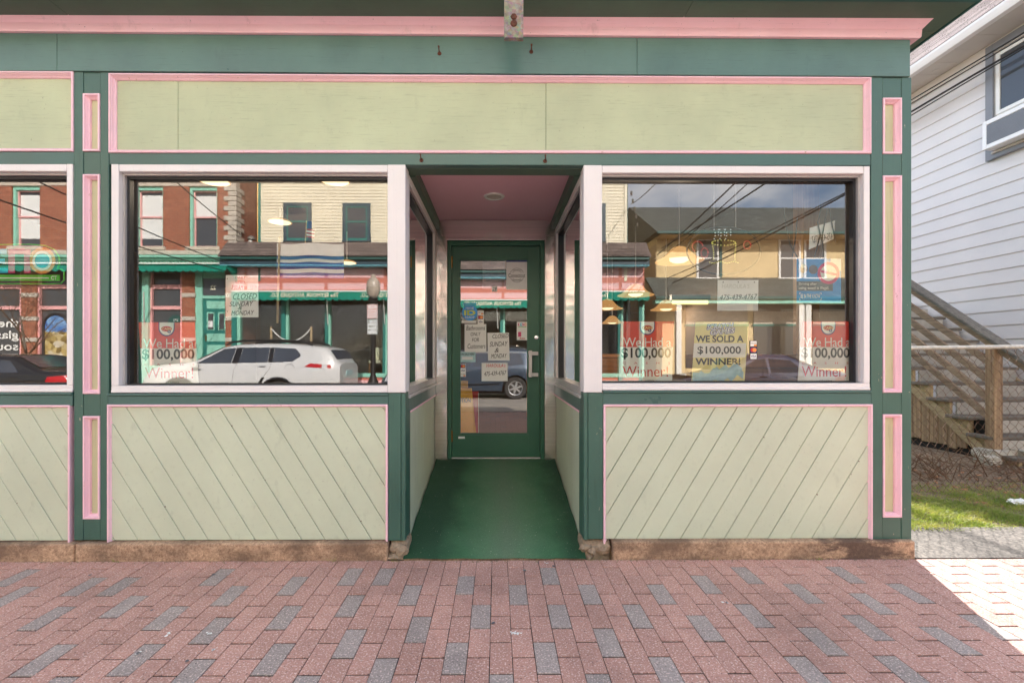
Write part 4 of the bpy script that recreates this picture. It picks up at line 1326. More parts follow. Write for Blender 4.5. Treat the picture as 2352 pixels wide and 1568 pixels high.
# yellow scratch game poster
p = thing('scratch_poster', 'yellow scratch games winner poster with a white band and banknotes along its foot', 'poster', (fx(1655, YP), YP, fz(878, 0, YP)))
sheet('backing', M['poster_yellow'], p, 1598, 1720, 739, 878, YP, 0.002, 10)
sheet('white_band', M['poster_white'], p, 1594, 1714, 788, 821, YP - 0.0008, 0.0005, 2.5)
for body, a, b, c, d in (('SCRATCH', 1624, 1684, 743, 755), ('GAMES', 1632, 1687, 755, 767)):
    a0, b0, c0, d0 = pr(a, b, c, d)
    letters(body, a0 - 0.004, b0 + 0.004, c0 - 0.003, d0 + 0.003, YP - 0.0010, M['purple_ink'], p, bold=0.09, tilt=0.014, shear=0.15)
    letters(body, a0, b0, c0, d0, YP - 0.0016, M['poster_white'], p, bold=0.02, tilt=0.014, shear=0.15)
text('WE SOLD A', M['ink'], p, 1598, 1708, 770, 786, YP - 0.001, bold=0.03)
text('$100,000', M['ink'], p, 1602, 1702, 795, 815, YP - 0.0016, bold=0.02)
text('WINNER!', M['ink'], p, 1597, 1701, 822, 838, YP - 0.001, bold=0.03)
rr = random.Random(5)
for k in range(11):
    cx, cy = 1597 + rr.uniform(4, 100), 876 - rr.uniform(3, 12) - (14 if 0 else (cx_ := 0))
    cx = 1600 + k * 9.5; cy = 871 - k * 1.9 + rr.uniform(-4, 4)
    X0, Z0 = fx(cx, YP), fz(cy, 0, YP)
    a = rr.uniform(-0.9, 0.9); hw, hh = 0.055, 0.026
    q = []
    for u, v in ((-hw, -hh), (hw, -hh), (hw, hh), (-hw, hh)):
        q.append((min(fx(1707, YP), max(fx(1590, YP), X0 + u * math.cos(a) - v * math.sin(a))), max(fz(877.5, 0, YP), Z0 + u * math.sin(a) + v * math.cos(a))))
    MB().prism_y(q, YP - 0.0012 - 0.0003 * k, YP - 0.0010 - 0.0003 * k).build('banknote', M['bill'], p)
# phone number paper, with holes along its top
p = thing('phone_number_sheet', 'white sheet with a handwritten phone number hanging in the upper right window', 'notice', (fx(1694, YP), YP, fz(714, 0, YP)))
sheet('paper', M['paper'], p, 1648.5, 1742, 643, 713.5, YP, 0.0008, 1)
text("HAROULA'S", M['grey_faint'], p, 1658, 1722, 652, 662, YP - 0.0006, shear=0.15)
text('475-439-4767', M['ink'], p, 1653, 1740, 676, 688, YP - 0.0006, shear=0.28, tilt=0.006)
for q in (1661, 1696, 1733): disc('hole', M['ink'], p, q, 648, 1.3, YP - 0.0005, n=10)
# blue safe driving poster
p = thing('safety_poster', 'bright blue poster about driving with a pink prohibition ring', 'poster', (fx(1880, YP), YP, fz(695, 0, YP)))
sheet('backing', M['poster_blue'], p, 1830, 1932, 594, 695, YP, 0.0015)
sheet('pale_corner', M['poster_white'], p, 1908, 1932, 594, 622, YP - 0.0005, 0.0004)
sheet('print_box', M['slate_box'], p, 1830, 1913, 646, 668, YP - 0.0006, 0.0005)
text('Driving after', M['poster_white'], p, 1835, 1876, 649, 656, YP - 0.0014, bold=0.01)
text('using weed is illegal.', M['poster_white'], p, 1835, 1904, 658, 666, YP - 0.0014, bold=0.01)
text('BE IN THE KNOW', M['poster_white'], p, 1839, 1884, 675, 685, YP - 0.001, bold=0.015)
text('BeInTheKnowCT.org', M['poster_white'], p, 1843, 1881, 686.5, 689, YP - 0.001)
for (a, b, c, d) in ((1836, 1840, 672, 673.2), (1836, 1837.2, 672, 676), (1883, 1887, 688, 689.2), (1885.8, 1887, 684, 688), (1883, 1887, 672, 673.2), (1885.8, 1887, 673.2, 676), (1836, 1840, 688, 689.2), (1836, 1837.2, 684, 688)):
    sheet('corner_mark', M['poster_white'], p, a, b, c, d, YP - 0.001, 0.0003)
disc('lens_shape', M['slate_box'], p, 1846, 617, 9.5, YP - 0.0008)
disc('lens_shape', M['slate_box'], p, 1868, 619, 10.5, YP - 0.0008)
disc('glint', M['bill'], p, 1844, 611, 4.5, YP - 0.0012)
def ring(name, mat, parent, pcx, pcy, r0, r1, Y, n=36):
    x, z = fx(pcx, Y), fz(pcy, 0, Y)
    a, b = r0 / 1032 * Y, r1 / 1032 * Y
    v = []; f = []
    for i in range(n):
        t_ = 2 * math.pi * i / n
        v += [(x + a * math.cos(t_), Y, z + a * math.sin(t_)), (x + b * math.cos(t_), Y, z + b * math.sin(t_))]
    f = [(2 * i, 2 * i + 1, (2 * i + 3) % (2 * n), (2 * i + 2) % (2 * n)) for i in range(n)]
    return MB().add(v, f).build(name, mat, parent)
disc('ring_field', M['poster_white'], p, 1903, 626, 19, YP - 0.0012)
ring('prohibition_ring', M['magenta'], p, 1903, 626, 18.5, 25.5, YP - 0.0018)
for a in range(-2, 3):
    t_ = math.radians(90 + a * 36)
    x, z = fx(1903, YP), fz(630, 0, YP); r = 0.040
    MB().prism_y([(x, z), (x + r * .5 * math.cos(t_ - .2), z + r * .5 * math.sin(t_ - .2)), (x + r * math.cos(t_), z + r * math.sin(t_)), (x + r * .5 * math.cos(t_ + .2), z + r * .5 * math.sin(t_ + .2))], YP - 0.0016, YP - 0.0014).build('leaf_print', M['mint'], p)
x, z = fx(1903, YP), fz(626, 0, YP); r = 0.052
d_ = math.radians(-12)
ux, uz, wx = math.cos(d_), math.sin(d_), 0.008
MB().prism_y([(x - r * ux + wx * uz, z - r * uz - wx * ux), (x + r * ux + wx * uz, z + r * uz - wx * ux), (x + r * ux - wx * uz, z + r * uz + wx * ux), (x - r * ux - wx * uz, z - r * uz + wx * ux)], YP - 0.0022, YP - 0.0020).build('ring_bar', M['magenta'], p)

def card_strip(name, label, px0, px1, py0, py1, Y, back, order):
    p = thing(name, label, 'sticker', (fx((px0 + px1) / 2, Y), Y, fz(py1, 0, Y)), 'payment card stickers')
    sheet('backing', M[back], p, px0, px1, py0, py1, Y, 0.0004)
    n = len(order)
    h = (py1 - py0) / n
    w = px1 - px0
    for i, k in enumerate(order):
        a, b, c, d = px0 + 0.07 * w, px1 - 0.07 * w, py0 + h * (i + 0.08), py0 + h * (i + 0.92)
        if k == 'discover':
            sheet('card_field', M['poster_white'], p, a, b, c, d, Y - 0.0004, 0.0003)
            sheet('orange_corner', M['orange'], p, (a + b) / 2 + 1, b, d - 0.3 * h, d, Y - 0.0008, 0.0003)
            text('DISCOVER', M['ink'], p, a + 1, b - 1, c + 0.22 * h, c + 0.46 * h, Y - 0.0009)
        elif k == 'visa':
            sheet('card_field', M['poster_white'], p, a, b, c, d, Y - 0.0004, 0.0003)
            text('VISA', M['navy_ink'], p, a + 1.5, b - 1.5, c + 0.2 * h, d - 0.2 * h, Y - 0.0008, bold=0.02, shear=0.2)
        else:
            sheet('card_field', M['navy_ink'], p, a, b, c, d, Y - 0.0004, 0.0003)
            disc('red_disc', M['red_ink'], p, (a + b) / 2 - 0.12 * w, (c + d) / 2, 0.34 * h, Y - 0.0008, n=20)
            disc('yellow_disc', M['orange'], p, (a + b) / 2 + 0.14 * w, (c + d) / 2, 0.34 * h, Y - 0.0011, n=20)
card_strip('card_sticker', 'black strip of payment card logos between the yellow and the red poster', 1722.5, 1739, 782, 825, G - 0.004, 'black', ('discover', 'master', 'visa'))

# lottery game sign hung in the window of the left bay
YK = G + 0.03
p = thing('keno_sign', 'colourful acrylic KENO CT game sign hanging in the window at the left edge', 'sign', (fx(40, YK), YK, fz(657, 0, YK)))
def tube_outline(px_pts, mat, r=0.006, nm='outline'):
    pts = [(fx(a, YK), YK, fz(b, 0, YK)) for a, b in px_pts]
    MB().tube(pts, r, 6).build(nm, mat, p)
tube_outline([(-260, 566), (0, 564), (70, 563), (105, 566), (125, 575), (136, 592), (137, 608), (132, 618), (140, 619), (147, 624), (147, 645), (140, 652), (120, 653), (0, 653), (-260, 653)], M['acryl_green'], 0.005)
sheet('green_bar', M['acryl_green'], p, -200, 136, 631, 645, YK, 0.006)
sheet('white_line', M['poster_white'], p, -200, 112, 637, 639.5, YK - 0.002, 0.001)
text('CT', M['poster_white'], p, 117, 131, 633.5, 642.5, YK - 0.002, bold=0.02)
ring('letter_o', M['orange'], p, 97, 600, 17.5, 30, YK)
ring('letter_o_rim', M['poster_white'], p, 97, 600, 17, 22, YK - 0.001)
disc('letter_o_core', M['acryl_cyan'], p, 97, 600, 17.5, YK + 0.001, 0.003)
for q in ((19, 33, 572, 627), (55, 69, 572, 627), (33.2, 54.8, 570, 583)):
    sheet('letter_n', M['magenta'], p, *q, YK, 0.004)
for q in ((-34, -18, 571, 627), (-17.8, 14, 571, 583), (-17.8, 10, 594, 605), (-17.8, 18, 615, 627)):
    sheet('letter_e', M['acryl_cyan'], p, *q, YK, 0.004)
a, b, c, d = pr(-96, -44, 571, 627, YK)
letters('K', a, b, c, d, YK, M['magenta'], p, bold=0.05)

# hours notice in the left window
p = thing('hours_notice', 'handwritten white notice of opening hours, closed Sunday and Monday, in the left display window', 'notice', (fx(556, YP), YP, fz(728, 0, YP)))
sheet('paper', M['paper'], p, 518.5, 593, 632, 671.2, YP, 0.0008)
sheet('paper', M['paper'], p, 518.5, 593.5, 671.8, 728.5, YP + 0.0005, 0.0008)
text('DAILY', M['red_ink'], p, 540, 565, 634.5, 640, YP - 0.0006, shear=0.2)
text('OPEN', M['red_ink'], p, 541, 563, 643, 649.5, YP - 0.0006, shear=0.2)
sheet('underline', M['red_ink'], p, 541, 565, 650.6, 651.2, YP - 0.0006, 0.0003)
text('7:00 AM to', M['red_ink'], p, 532, 567, 655, 665, YP - 0.0006, shear=0.25)
text('1:30 PM', M['red_faint'], p, 574, 591, 655, 665, YP - 0.0006, shear=0.25)
text('CLOSED', M['ink'], p, 535, 590, 674, 687, YP - 0.0003, shear=0.3, tilt=0.004)
for yy_ in (688.6, 690.6): sheet('underline', M['ink'], p, 541, 588, yy_, yy_ + 0.5, YP - 0.0003, 0.0002)
text('SUNDAY', M['ink'], p, 527, 582, 692, 703, YP - 0.0003, shear=0.3, tilt=0.004)
text('&', M['ink'], p, 546, 556, 703.5, 711, YP - 0.0003, shear=0.3)
text('MONDAY', M['ink'], p, 531, 584, 713, 723.5, YP - 0.0003, shear=0.3, tilt=0.004)
for yy_ in (640, 678, 715): disc('hole', M['ink'], p, 522, yy_, 1.1, YP - 0.0006, n=10)

# flags hanging inside the left window
YF = G + 0.35
p = thing('striped_flag', 'white and blue striped flag on a wooden staff hung in the left display window', 'flag', (fx(640, YF), YF, fz(742, 0, YF)))
xa, xb = fx(636, YF), fx(789, YF)
stripes = [('paper', 560, 577), ('paper', 577, 588), ('flag_blue', 588, 596), ('paper', 596, 603), ('flag_blue', 603, 618), ('paper', 618, 627), ('flag_blue', 627, 639)]
for m_, ya, yb in stripes:
    mb = MB(); nn = 24
    for i in range(nn):
        u0, u1 = i / nn, (i + 1) / nn
        w0, w1 = 0.02 * math.sin(u0 * 9), 0.02 * math.sin(u1 * 9)
        q = [(xa + (xb - xa) * u0, YF + w0, fz(yb, 0, YF)), (xa + (xb - xa) * u1, YF + w1, fz(yb, 0, YF)), (xa + (xb - xa) * u1, YF + w1, fz(ya, 0, YF)), (xa + (xb - xa) * u0, YF + w0, fz(ya, 0, YF))]
        mb.quad(*q)
    mb.build('stripe', M[m_], p)
MB().tube([(fx(637, YF), YF, fz(742, 0, YF)), (fx(642, YF), YF, fz(545, 0, YF))], 0.008, 8).build('staff', M['wood_pale'], p)
YU = G + 0.5
p = thing('small_flag', 'small stars and stripes flag on a thin stick above the striped flag', 'flag', (fx(702, YU), YU, fz(560, 0, YU)))
MB().tube([(fx(700, YU), YU, fz(575, 0, YU)), (fx(704, YU), YU, fz(508, 0, YU))], 0.005, 6).build('stick', M['wood_pale'], p)
for i in range(5):
    a, b, c, d = pr(704, 722, 525 + i * 4, 529 + i * 4 - 0.05, YU)
    MB().prism_y([(a, c), (b, c - 0.008), (b, d - 0.008), (a, d)], YU, YU + 0.001).build('stripe', M['flag_red' if i % 2 == 0 else 'paper'], p)
a, b, c, d = pr(704, 716, 508, 524.8, YU)
MB().prism_y([(a, c), (b, c), (b, d), (a, d)], YU, YU + 0.001).build('canton', M['flag_blue'], p)

# LED sign of a steaming cup
YL = G + 0.10
p = thing('led_cup_sign', 'oval sign of dotted yellow and red lights shaped like a cup, in the right window', 'sign', (fx(1665, YL), YL, fz(650, 0, YL)))
x, z = fx(1662, YL), fz(575, 0, YL)
mb = MB(); n = 40
ra, rb = 85 / 1032 * YL, 55 / 1032 * YL
mb2 = MB().tube([(x + ra * math.cos(2 * math.pi * i / n), YL, z + rb * math.sin(2 * math.pi * i / n)) for i in range(n + 1)], 0.006, 6, cap=False)
mb2.build('rim', M['gasket'], p)
def dots(pts, mat, nm):
    mb = MB()
    for a, b in pts:
        mb.lathe([(0.0, -0.004), (0.0042, -0.003), (0.0045, 0.0), (0.0, 0.0)], (fx(a, YL - 0.004), YL - 0.004, fz(b, 0, YL)), 8, 'y')
    kind(mb.build(nm, mat, p), 'stuff')
cup = [(1662 + 27 * math.cos(t_), 557 + 6 * math.sin(t_)) for t_ in [i * 0.30 for i in range(21)]]
cup += [(1636 + 3 * math.sin(i * .3), 560 + i * 5) for i in range(8)] + [(1690 - 2 * math.sin(i * .3), 560 + i * 5) for i in range(8)]
cup += [(1630 + i * 5, 602 + 2 * math.sin(i)) for i in range(14)]
dots(cup, M['led_y'], 'yellow_lights')
dots([(1640 + j * 13 + 3 * math.sin(i), 527 + i * 7) for j in range(3) for i in range(4)] + [(1650 + j * 14, 527 + i * 6) for j in range(3) for i in range(3)], M['led_w'], 'white_lights')
dots([(1608 - 6 + 12 * math.cos(t_), 566 + 12 * math.sin(t_)) for t_ in [2.2 + i * 0.35 for i in range(12)]] + [(1716 + 8 * math.cos(t_), 562 + 9 * math.sin(t_)) for t_ in [i * 0.5 for i in range(13)]] + [(1618 + 8 * math.cos(t_), 580 + 11 * math.sin(t_)) for t_ in [i * 0.5 for i in range(13)]], M['led_r'], 'red_lights')
for q in (1640, 1690):
    MB().tube([(fx(q, YL), YL, fz(521, 0, YL)), (fx(q, YL), YL, 2.62)], 0.002, 4).build('hanging_chain', M['pull'], p)
# second hanging sign, seen from behind, with its leads
YS = G + 0.12
p = thing('hanging_sign_back', 'pale paper sign seen from behind, hanging on dark chains at the right of the window', 'sign', (fx(1880, YS), YS, fz(585, 0, YS)))
mb = MB()
q = [(fx(a, YS), fz(b, 0, YS)) for a, b in ((1858, 572), (1915, 548), (1918, 505), (1860, 522))]
mb.prism_y(q, YS, YS + 0.002); mb.build('paper', M['paper'], p)
letters('475-439-4767', fx(1864, YS), fx(1912, YS), fz(553, 0, YS), fz(537, 0, YS), YS - 0.001, M['ink'], p, facing=1, tilt=-0.03, shear=0.2)
for pts in (((1798, 475), (1802, 510), (1812, 560), (1830, 592)), ((1829, 500), (1826, 540), (1818, 590)), ((1884, 475), (1876, 510), (1882, 540), (1868, 590)), ((1900, 470), (1893, 505), (1886, 545), (1888, 590)), ((1902, 478), (1910, 520), (1918, 560))):
    MB().tube([(fx(a, YS), YS - 0.01, fz(b, 0, YS)) for a, b in pts], 0.004, 5).build('chain', M['black'], p)

# ---------------- things on the door glass
YD = DOOR_Y + 0.006
def notice(name, label, cat, px0, px1, py0, py1, skew=0.0, mat='paper', Y=None):
    Y = YD if Y is None else Y
    p = thing(name, label, cat, (fx((px0 + px1) / 2, Y), Y, fz(py1, 0, Y)))
    sheet('paper', M[mat], p, px0, px1, py0, py1, Y, 0.0008, skew)
    return p
YD = DOOR_Y - 0.003
p = notice('customer_notice', 'handwritten sheet on the door saying bathrooms only for customers', 'notice', 1067, 1117, 744, 808.5)
for body, a, b, c, d in (('Bathrooms', 1071, 1114, 748, 758), ('ONLY', 1081, 1104, 763, 771), ('FOR', 1084, 1100, 776, 784.5), ('Customers', 1074, 1115, 789, 800)):
    text(body, M['ink'], p, a, b, c, d, YD - 0.0006, shear=0.2, tilt=0.003)
p = notice('closed_notice', 'handwritten closed Sunday and Monday sheet at the middle of the door glass', 'notice', 1119.5, 1169, 764, 828, -1.5, Y=YD - 0.002)
for body, a, b, c, d in (('CLOSED', 1131, 1168, 767, 776), ('SUNDAY', 1125, 1166, 784, 795), ('&', 1136, 1146, 799, 809), ('MONDAY', 1128, 1164, 812, 822)):
    text(body, M['ink'], p, a, b, c, d, YD - 0.0026, shear=0.25, tilt=0.006)
p = notice('phone_notice', 'white card with a red name and a handwritten phone number low on the door glass', 'notice', 1106, 1166, 833, 875)
text("HAROULA's", M['red_ink'], p, 1117, 1161, 835, 843, YD - 0.0006, shear=0.15)
text('475-439-4767', M['ink'], p, 1112, 1163, 852, 862, YD - 0.0006, shear=0.25, tilt=0.012)
p = notice('prevention_certificate', 'white Connecticut prevention certificate at the top right of the door glass', 'notice', 1163, 1213, 600, 665)
sheet('blue_edge', M['navy_ink'], p, 1163, 1213, 598, 601.5, YD - 0.0004, 0.0003)
ring('seal_ring', M['ink'], p, 1187.5, 632, 15.6, 16.2, YD - 0.0004)
ring('seal_ring', M['ink'], p, 1187.5, 632, 11.2, 11.7, YD - 0.0004)
sheet('seal_band', M['paper'], p, 1167.5, 1208, 626.5, 638, YD - 0.0007, 0.0002)
text('Connecticut', M['ink'], p, 1168, 1206, 628, 637, YD - 0.0011)
text('COVID-19', M['ink'], p, 1179, 1196, 619, 622, YD - 0.0008)
text('PREVENTION', M['ink'], p, 1177, 1198, 642, 645, YD - 0.0008)
YD = DOOR_Y + 0.006
p = notice('plastic_sleeve', 'empty grey plastic sleeve beside the certificate on the door glass', 'notice', 1108, 1160, 600, 664, mat='slate_trim', Y=YD + 0.004)
p = thing('house_number', 'small house number 29 sticker in the upper door glass', 'number', (dxx(1136), DOOR_Y - 0.003, dz(669)))
sheet('backing', M['paper'], p, 1130, 1142, 657.5, 669.5, DOOR_Y - 0.0025, 0.0004)
text('29', M['ink'], p, 1132, 1140, 660, 667, DOOR_Y - 0.003)
p = thing('id_sticker', 'round blue HAVE ID READY sticker on the left of the door glass', 'sticker', (dxx(1079), DOOR_Y - 0.003, dz(740)))
disc('disc', M['poster_blue'], p, 1079, 718, 18, DOOR_Y - 0.0025)
sheet('top_label', M['acryl_cyan'], p, 1064, 1094, 695, 702, DOOR_Y - 0.003, 0.0004)
sheet('foot_label', M['paper'], p, 1060, 1094, 736, 742, DOOR_Y - 0.003, 0.0004)
text('HAVE', M['poster_white'], p, 1070, 1088, 705, 710, DOOR_Y - 0.0035)
text('ID', M['lime'], p, 1066, 1092, 712, 724, DOOR_Y - 0.0035, bold=0.04)
text('READY', M['poster_white'], p, 1068, 1090, 726, 731, DOOR_Y - 0.0035)
card_strip('card_sticker', 'strip of payment card logos right of the round blue sticker on the door', 1097, 1111, 713, 744, DOOR_Y - 0.003, 'paper', ('discover', 'master', 'visa'))
card_strip('card_sticker', 'small white strip of card logos at the lower left of the door glass', 1056.5, 1070, 836, 865, DOOR_Y - 0.003, 'paper', ('master', 'visa', 'discover'))
YD = DOOR_Y - 0.003
p = notice('sale_card', 'small ON SALE HERE card at the left edge of the door glass', 'notice', 1056.5, 1092, 808, 831.5, mat='bill')
text('ON SALE HERE!', M['ink'], p, 1058.5, 1090, 810.5, 815.5, YD - 0.0006, bold=0.02)
sheet('ticket_print', M['paper'], p, 1061, 1086, 819, 826, YD - 0.0005, 0.0003)
p = notice('keno_sticker', 'white KENO sticker marked PULL on the right of the door glass', 'sticker', 1187, 1212, 739, 781)
for i, (ch, m_) in enumerate((('K', 'magenta'), ('E', 'acryl_cyan'), ('N', 'magenta'), ('O', 'orange'))):
    text(ch, M[m_], p, 1190 + i * 5, 1194.2 + i * 5, 741.5, 749, YD - 0.0006, bold=0.03)
sheet('pink_print', M['magenta'], p, 1190, 1197, 762, 773, YD - 0.0005, 0.0003)
sheet('green_print', M['acryl_green'], p, 1190, 1209, 750.5, 751.5, YD - 0.0005, 0.0003)
text('PULL', M['red_ink'], p, 1194, 1207, 775, 779.5, YD - 0.0006, bold=0.02)

# inside the door: wet floor sign and mat
xs_, ys_ = fx(1062, DOOR_Y + 0.55), DOOR_Y + 0.55
p = thing('wet_floor_sign', 'yellow folding caution sign standing inside the door at the left', 'floor sign', (xs_, ys_, IZ0))
def leaf(y_top, y_bot):
    mb = MB()
    w_t, w_b = 0.10, 0.15
    mb.add([(xs_ - w_b, y_bot, IZ0), (xs_ + w_b, y_bot, IZ0), (xs_ + w_b, y_bot + 0.015, IZ0), (xs_ - w_b, y_bot + 0.015, IZ0),
            (xs_ - w_t, y_top, IZ0 + 0.62), (xs_ + w_t, y_top, IZ0 + 0.62), (xs_ + w_t, y_top + 0.015, IZ0 + 0.62), (xs_ - w_t, y_top + 0.015, IZ0 + 0.62)],
           [(0, 3, 2, 1), (4, 5, 6, 7), (0, 1, 5, 4), (1, 2, 6, 5), (2, 3, 7, 6), (3, 0, 4, 7)])
    return mb
leaf(ys_, ys_ - 0.14).build('front_panel', M['yellow_plastic'], p, bevel=0.006)
leaf(ys_ + 0.017, ys_ + 0.16).build('back_panel', M['yellow_plastic'], p, bevel=0.006)
abox('handle', M['yellow_plastic'], p, xs_ - 0.06, xs_ + 0.06, ys_ + 0.001, ys_ + 0.016, IZ0 + 0.622, IZ0 + 0.70, 0.005)
letters('CAUTION', xs_ - 0.09, xs_ + 0.09, IZ0 + 0.47, IZ0 + 0.52, ys_ - 0.042, M['ink'], p, bold=0.03)
tag(MB().box(-0.55, 0.6, DOOR_Y + 0.14, DOOR_Y + 0.75, IZ0 + 0.001, IZ0 + 0.012).build('doormat', M['mat'], None, bevel=0.003), 'black doormat on the floor just inside the glass door', 'doormat')
p = thing('red_display_box', 'dark red display box standing behind the yellow caution sign', 'box', (fx(1092, DOOR_Y + 0.9), DOOR_Y + 0.9, IZ0))
xr = fx(1085, DOOR_Y + 0.9)
abox('box', M['flag_red'], p, xr - 0.12, xr + 0.07, DOOR_Y + 0.8, DOOR_Y + 1.0, IZ0, IZ0 + 0.55, 0.004)
abox('white_edge', M['paper'], p, xr + 0.0705, xr + 0.078, DOOR_Y + 0.8, DOOR_Y + 0.81, IZ0, IZ0 + 0.55, 0.0)
# ================================================================== YARD AND HOUSE ON THE RIGHT
def ground_z(x, y):
    return 0.0 + 0.055 * max(0, min(1, (y - 3.2) / 1.6)) + 0.012 * math.sin(x * 2.3) * math.sin(y * 1.7) * (1 if y > 3.3 else 0)
def strip(name, mat, x0, x1, y0, y1, nx, ny, dz_, edge=0.0, seed=1):
    rr = random.Random(seed)
    v = []
    for j in range(ny + 1):
        for i in range(nx + 1):
            x = x0 + (x1 - x0) * i / nx
            y = y0 + (y1 - y0) * j / ny
            if j == ny: y += rr.uniform(-edge, edge)
            v.append((x, y, ground_z(x, y) + dz_))
    f = [(j * (nx + 1) + i, j * (nx + 1) + i + 1, (j + 1) * (nx + 1) + i + 1, (j + 1) * (nx + 1) + i) for j in range(ny) for i in range(nx)]
    return kind(MB().add(v, f).build(name, mat, None, smooth='all'), 'structure')
yard = strip('yard_ground', M['soil'], XE + 0.001, 30, 3.0, 30, 60, 60, -0.012)
path = strip('asphalt_path', M['path'], XE + 0.002, 20, F - 0.034, F + 0.46, 80, 6, 0.004, 0.018)
MB().box(XE + 0.002, 20, F - 0.06, F - 0.036, -0.2, -0.006).build('path_edge', M['joint'], path)

# grass
rr = random.Random(21)
gm = MB()
n = 0
while n < 19000:
    x = rr.uniform(XE + 0.01, 6.2)
    y = F + 0.45 + abs(rr.gauss(0, 0.55)) if rr.random() < 0.9 else rr.uniform(F + 0.40, F + 0.5)
    if y > 4.9: continue
    if x / y > 1.30: continue
    patch = math.sin(x * 5.1 + 1.3) * math.sin(y * 6.3 + x) + 0.6 * math.sin(x * 13 + y * 9)
    dens = 1.0 - max(0, (y - 3.75) / 0.75) ** 1.4
    if rr.random() > dens * (0.8 if patch > -0.5 else 0.35): continue
    h = rr.uniform(0.012, 0.042) * (1.15 if patch > 0 else 0.7)
    a = rr.uniform(0, 6.28); w = rr.uniform(0.0016, 0.003)
    lx_, ly_ = rr.uniform(-1.5, 1.5) * h, rr.uniform(-1.5, 1.5) * h
    z0 = ground_z(x, y) - 0.012
    dx_, dy_ = w * math.cos(a), w * math.sin(a)
    gm.add([(x - dx_, y - dy_, z0), (x + dx_, y + dy_, z0), (x + dx_ * .7 + lx_ * .45, y + dy_ * .7 + ly_ * .45, z0 + h * .6), (x - dx_ * .7 + lx_ * .45, y - dy_ * .7 + ly_ * .45, z0 + h * .6), (x + lx_, y + ly_, z0 + h)],
           [(0, 1, 2, 3), (3, 2, 4)])
    n += 1
kind(gm.build('grass', M['grass'], yard), 'stuff')
# fallen leaves and litter on the bare soil
lm = MB()
for k in range(900):
    x = rr.uniform(XE + 0.1, 6.4); y = 3.5 + abs(rr.gauss(0.75, 0.45))
    if x / y > 1.3: continue
    if y < 3.7 and rr.random() < 0.8: continue
    s = rr.uniform(0.010, 0.032); a = rr.uniform(0, 6.28); z = ground_z(x, y) - 0.006 + rr.uniform(0, 0.012)
    c_, s_ = math.cos(a), math.sin(a)
    t1, t2 = rr.uniform(-.4, .4) * s, rr.uniform(-.4, .4) * s
    P = lambda u, v, h: (x + u * c_ - v * s_, y + u * s_ + v * c_, z + h)
    lm.add([P(-s, 0, t1), P(0, -s * .45, t2), P(s, 0, -t1 + .004), P(0, s * .45, .004)], [(0, 1, 2, 3)])
kind(lm.build('leaf_litter', M['leaf_dry'], yard), 'stuff')
# brush of dead stems under the steps
bm_ = MB()
for k in range(260):
    x = rr.uniform(3.4, 5.6); y = rr.uniform(4.35, 5.1)
    z = ground_z(x, y)
    L = rr.uniform(0.12, 0.42); a = rr.uniform(0, 6.28); e = rr.uniform(0.05, 1.1)
    p0 = Vector((x, y, z)); d = Vector((math.cos(a) * math.cos(e), math.sin(a) * math.cos(e), math.sin(e)))
    p1 = p0 + d * L * .5 + Vector((0, 0, .02)); p2 = p0 + d * L + Vector((rr.uniform(-.05, .05), rr.uniform(-.05, .05), -.02 * L))
    bm_.tube([p0, p1, p2], [0.004, 0.003, 0.0015], 3, cap=False)
for (x0_, y0_, a, e, L) in ((4.6, 4.6, 2.6, .55, .55), (5.0, 4.55, 2.2, .9, .5), (4.35, 4.5, .6, .6, .6)):
    d = Vector((math.cos(a) * math.cos(e), .05, math.sin(e)))
    p0 = Vector((x0_, y0_, ground_z(x0_, y0_)))
    bm_.tube([p0, p0 + d * L * .5, p0 + d * L], [0.007, 0.005, 0.002], 4)
kind(bm_.build('dead_brush', M['twig'], yard), 'stuff')
# crumpled white litter
lx0, ly0 = fx(2340, 3.78), 3.78
bm = bmesh.new(); bmesh.ops.create_icosphere(bm, subdivisions=3, radius=1)
r2 = random.Random(4)
for v in bm.verts:
    j = 1 + r2.uniform(-.35, .25)
    v.co = Vector((v.co.x * 0.085 * j, v.co.y * 0.05 * j, max(-0.002, v.co.z * 0.028 * j + 0.008)))
me = bpy.data.meshes.new('litter'); bm.to_mesh(me); bm.free()
o = link('crumpled_bag', me, None, M['paper']); o.location = (lx0, ly0, ground_z(lx0, ly0))
tag(o, 'crumpled white plastic bag lying at the edge of the grass', 'litter')

# ---- chain link fence
FY = 4.08
fence = thing('chain_link_fence', 'rusty chain link fence with a pale top rail in front of the wooden steps', 'fence', (XE + 0.1, FY, 0))
ztop = lambda x: EYE + (815 - (799.5 - 3.5 * (x - 3.7) / 1.1)) / 1032 * dep(x, FY)
MB().tube([(XE + 0.05, FY, ztop(XE)), (5.2, FY - 0.01, ztop(5.2)), (8.5, FY, ztop(6.5))], 0.018, 12).build('top_rail', M['fence_rail'], fence, smooth=True)
for x in (XE + 0.15, 6.9):
    MB().tube([(x, FY + 0.03, -0.1), (x, FY + 0.03, 1.36)], 0.028, 10).build('post', M['fence_rail'], fence, smooth=True)
WP = 0.038; WR = 0.0018
nseg = 30
def zig():
    mb = MB()
    pts = []
    for i in range(nseg + 1):
        side = 1 if i % 2 else -1
        pts.append((side * WP * 0.53, 0.006 * side, 0.06 + i * 0.0425))
    pts.append((pts[-1][0] * 0.5, -0.004, pts[-1][2] + 0.03))
    mb.tube(pts, WR, 4)
    o = mb.build('wire', M['fence_wire']); me = o.data; bpy.data.objects.remove(o)
    return me
wz = zig()
r3 = random.Random(9)
x = XE + 0.18; i = 0
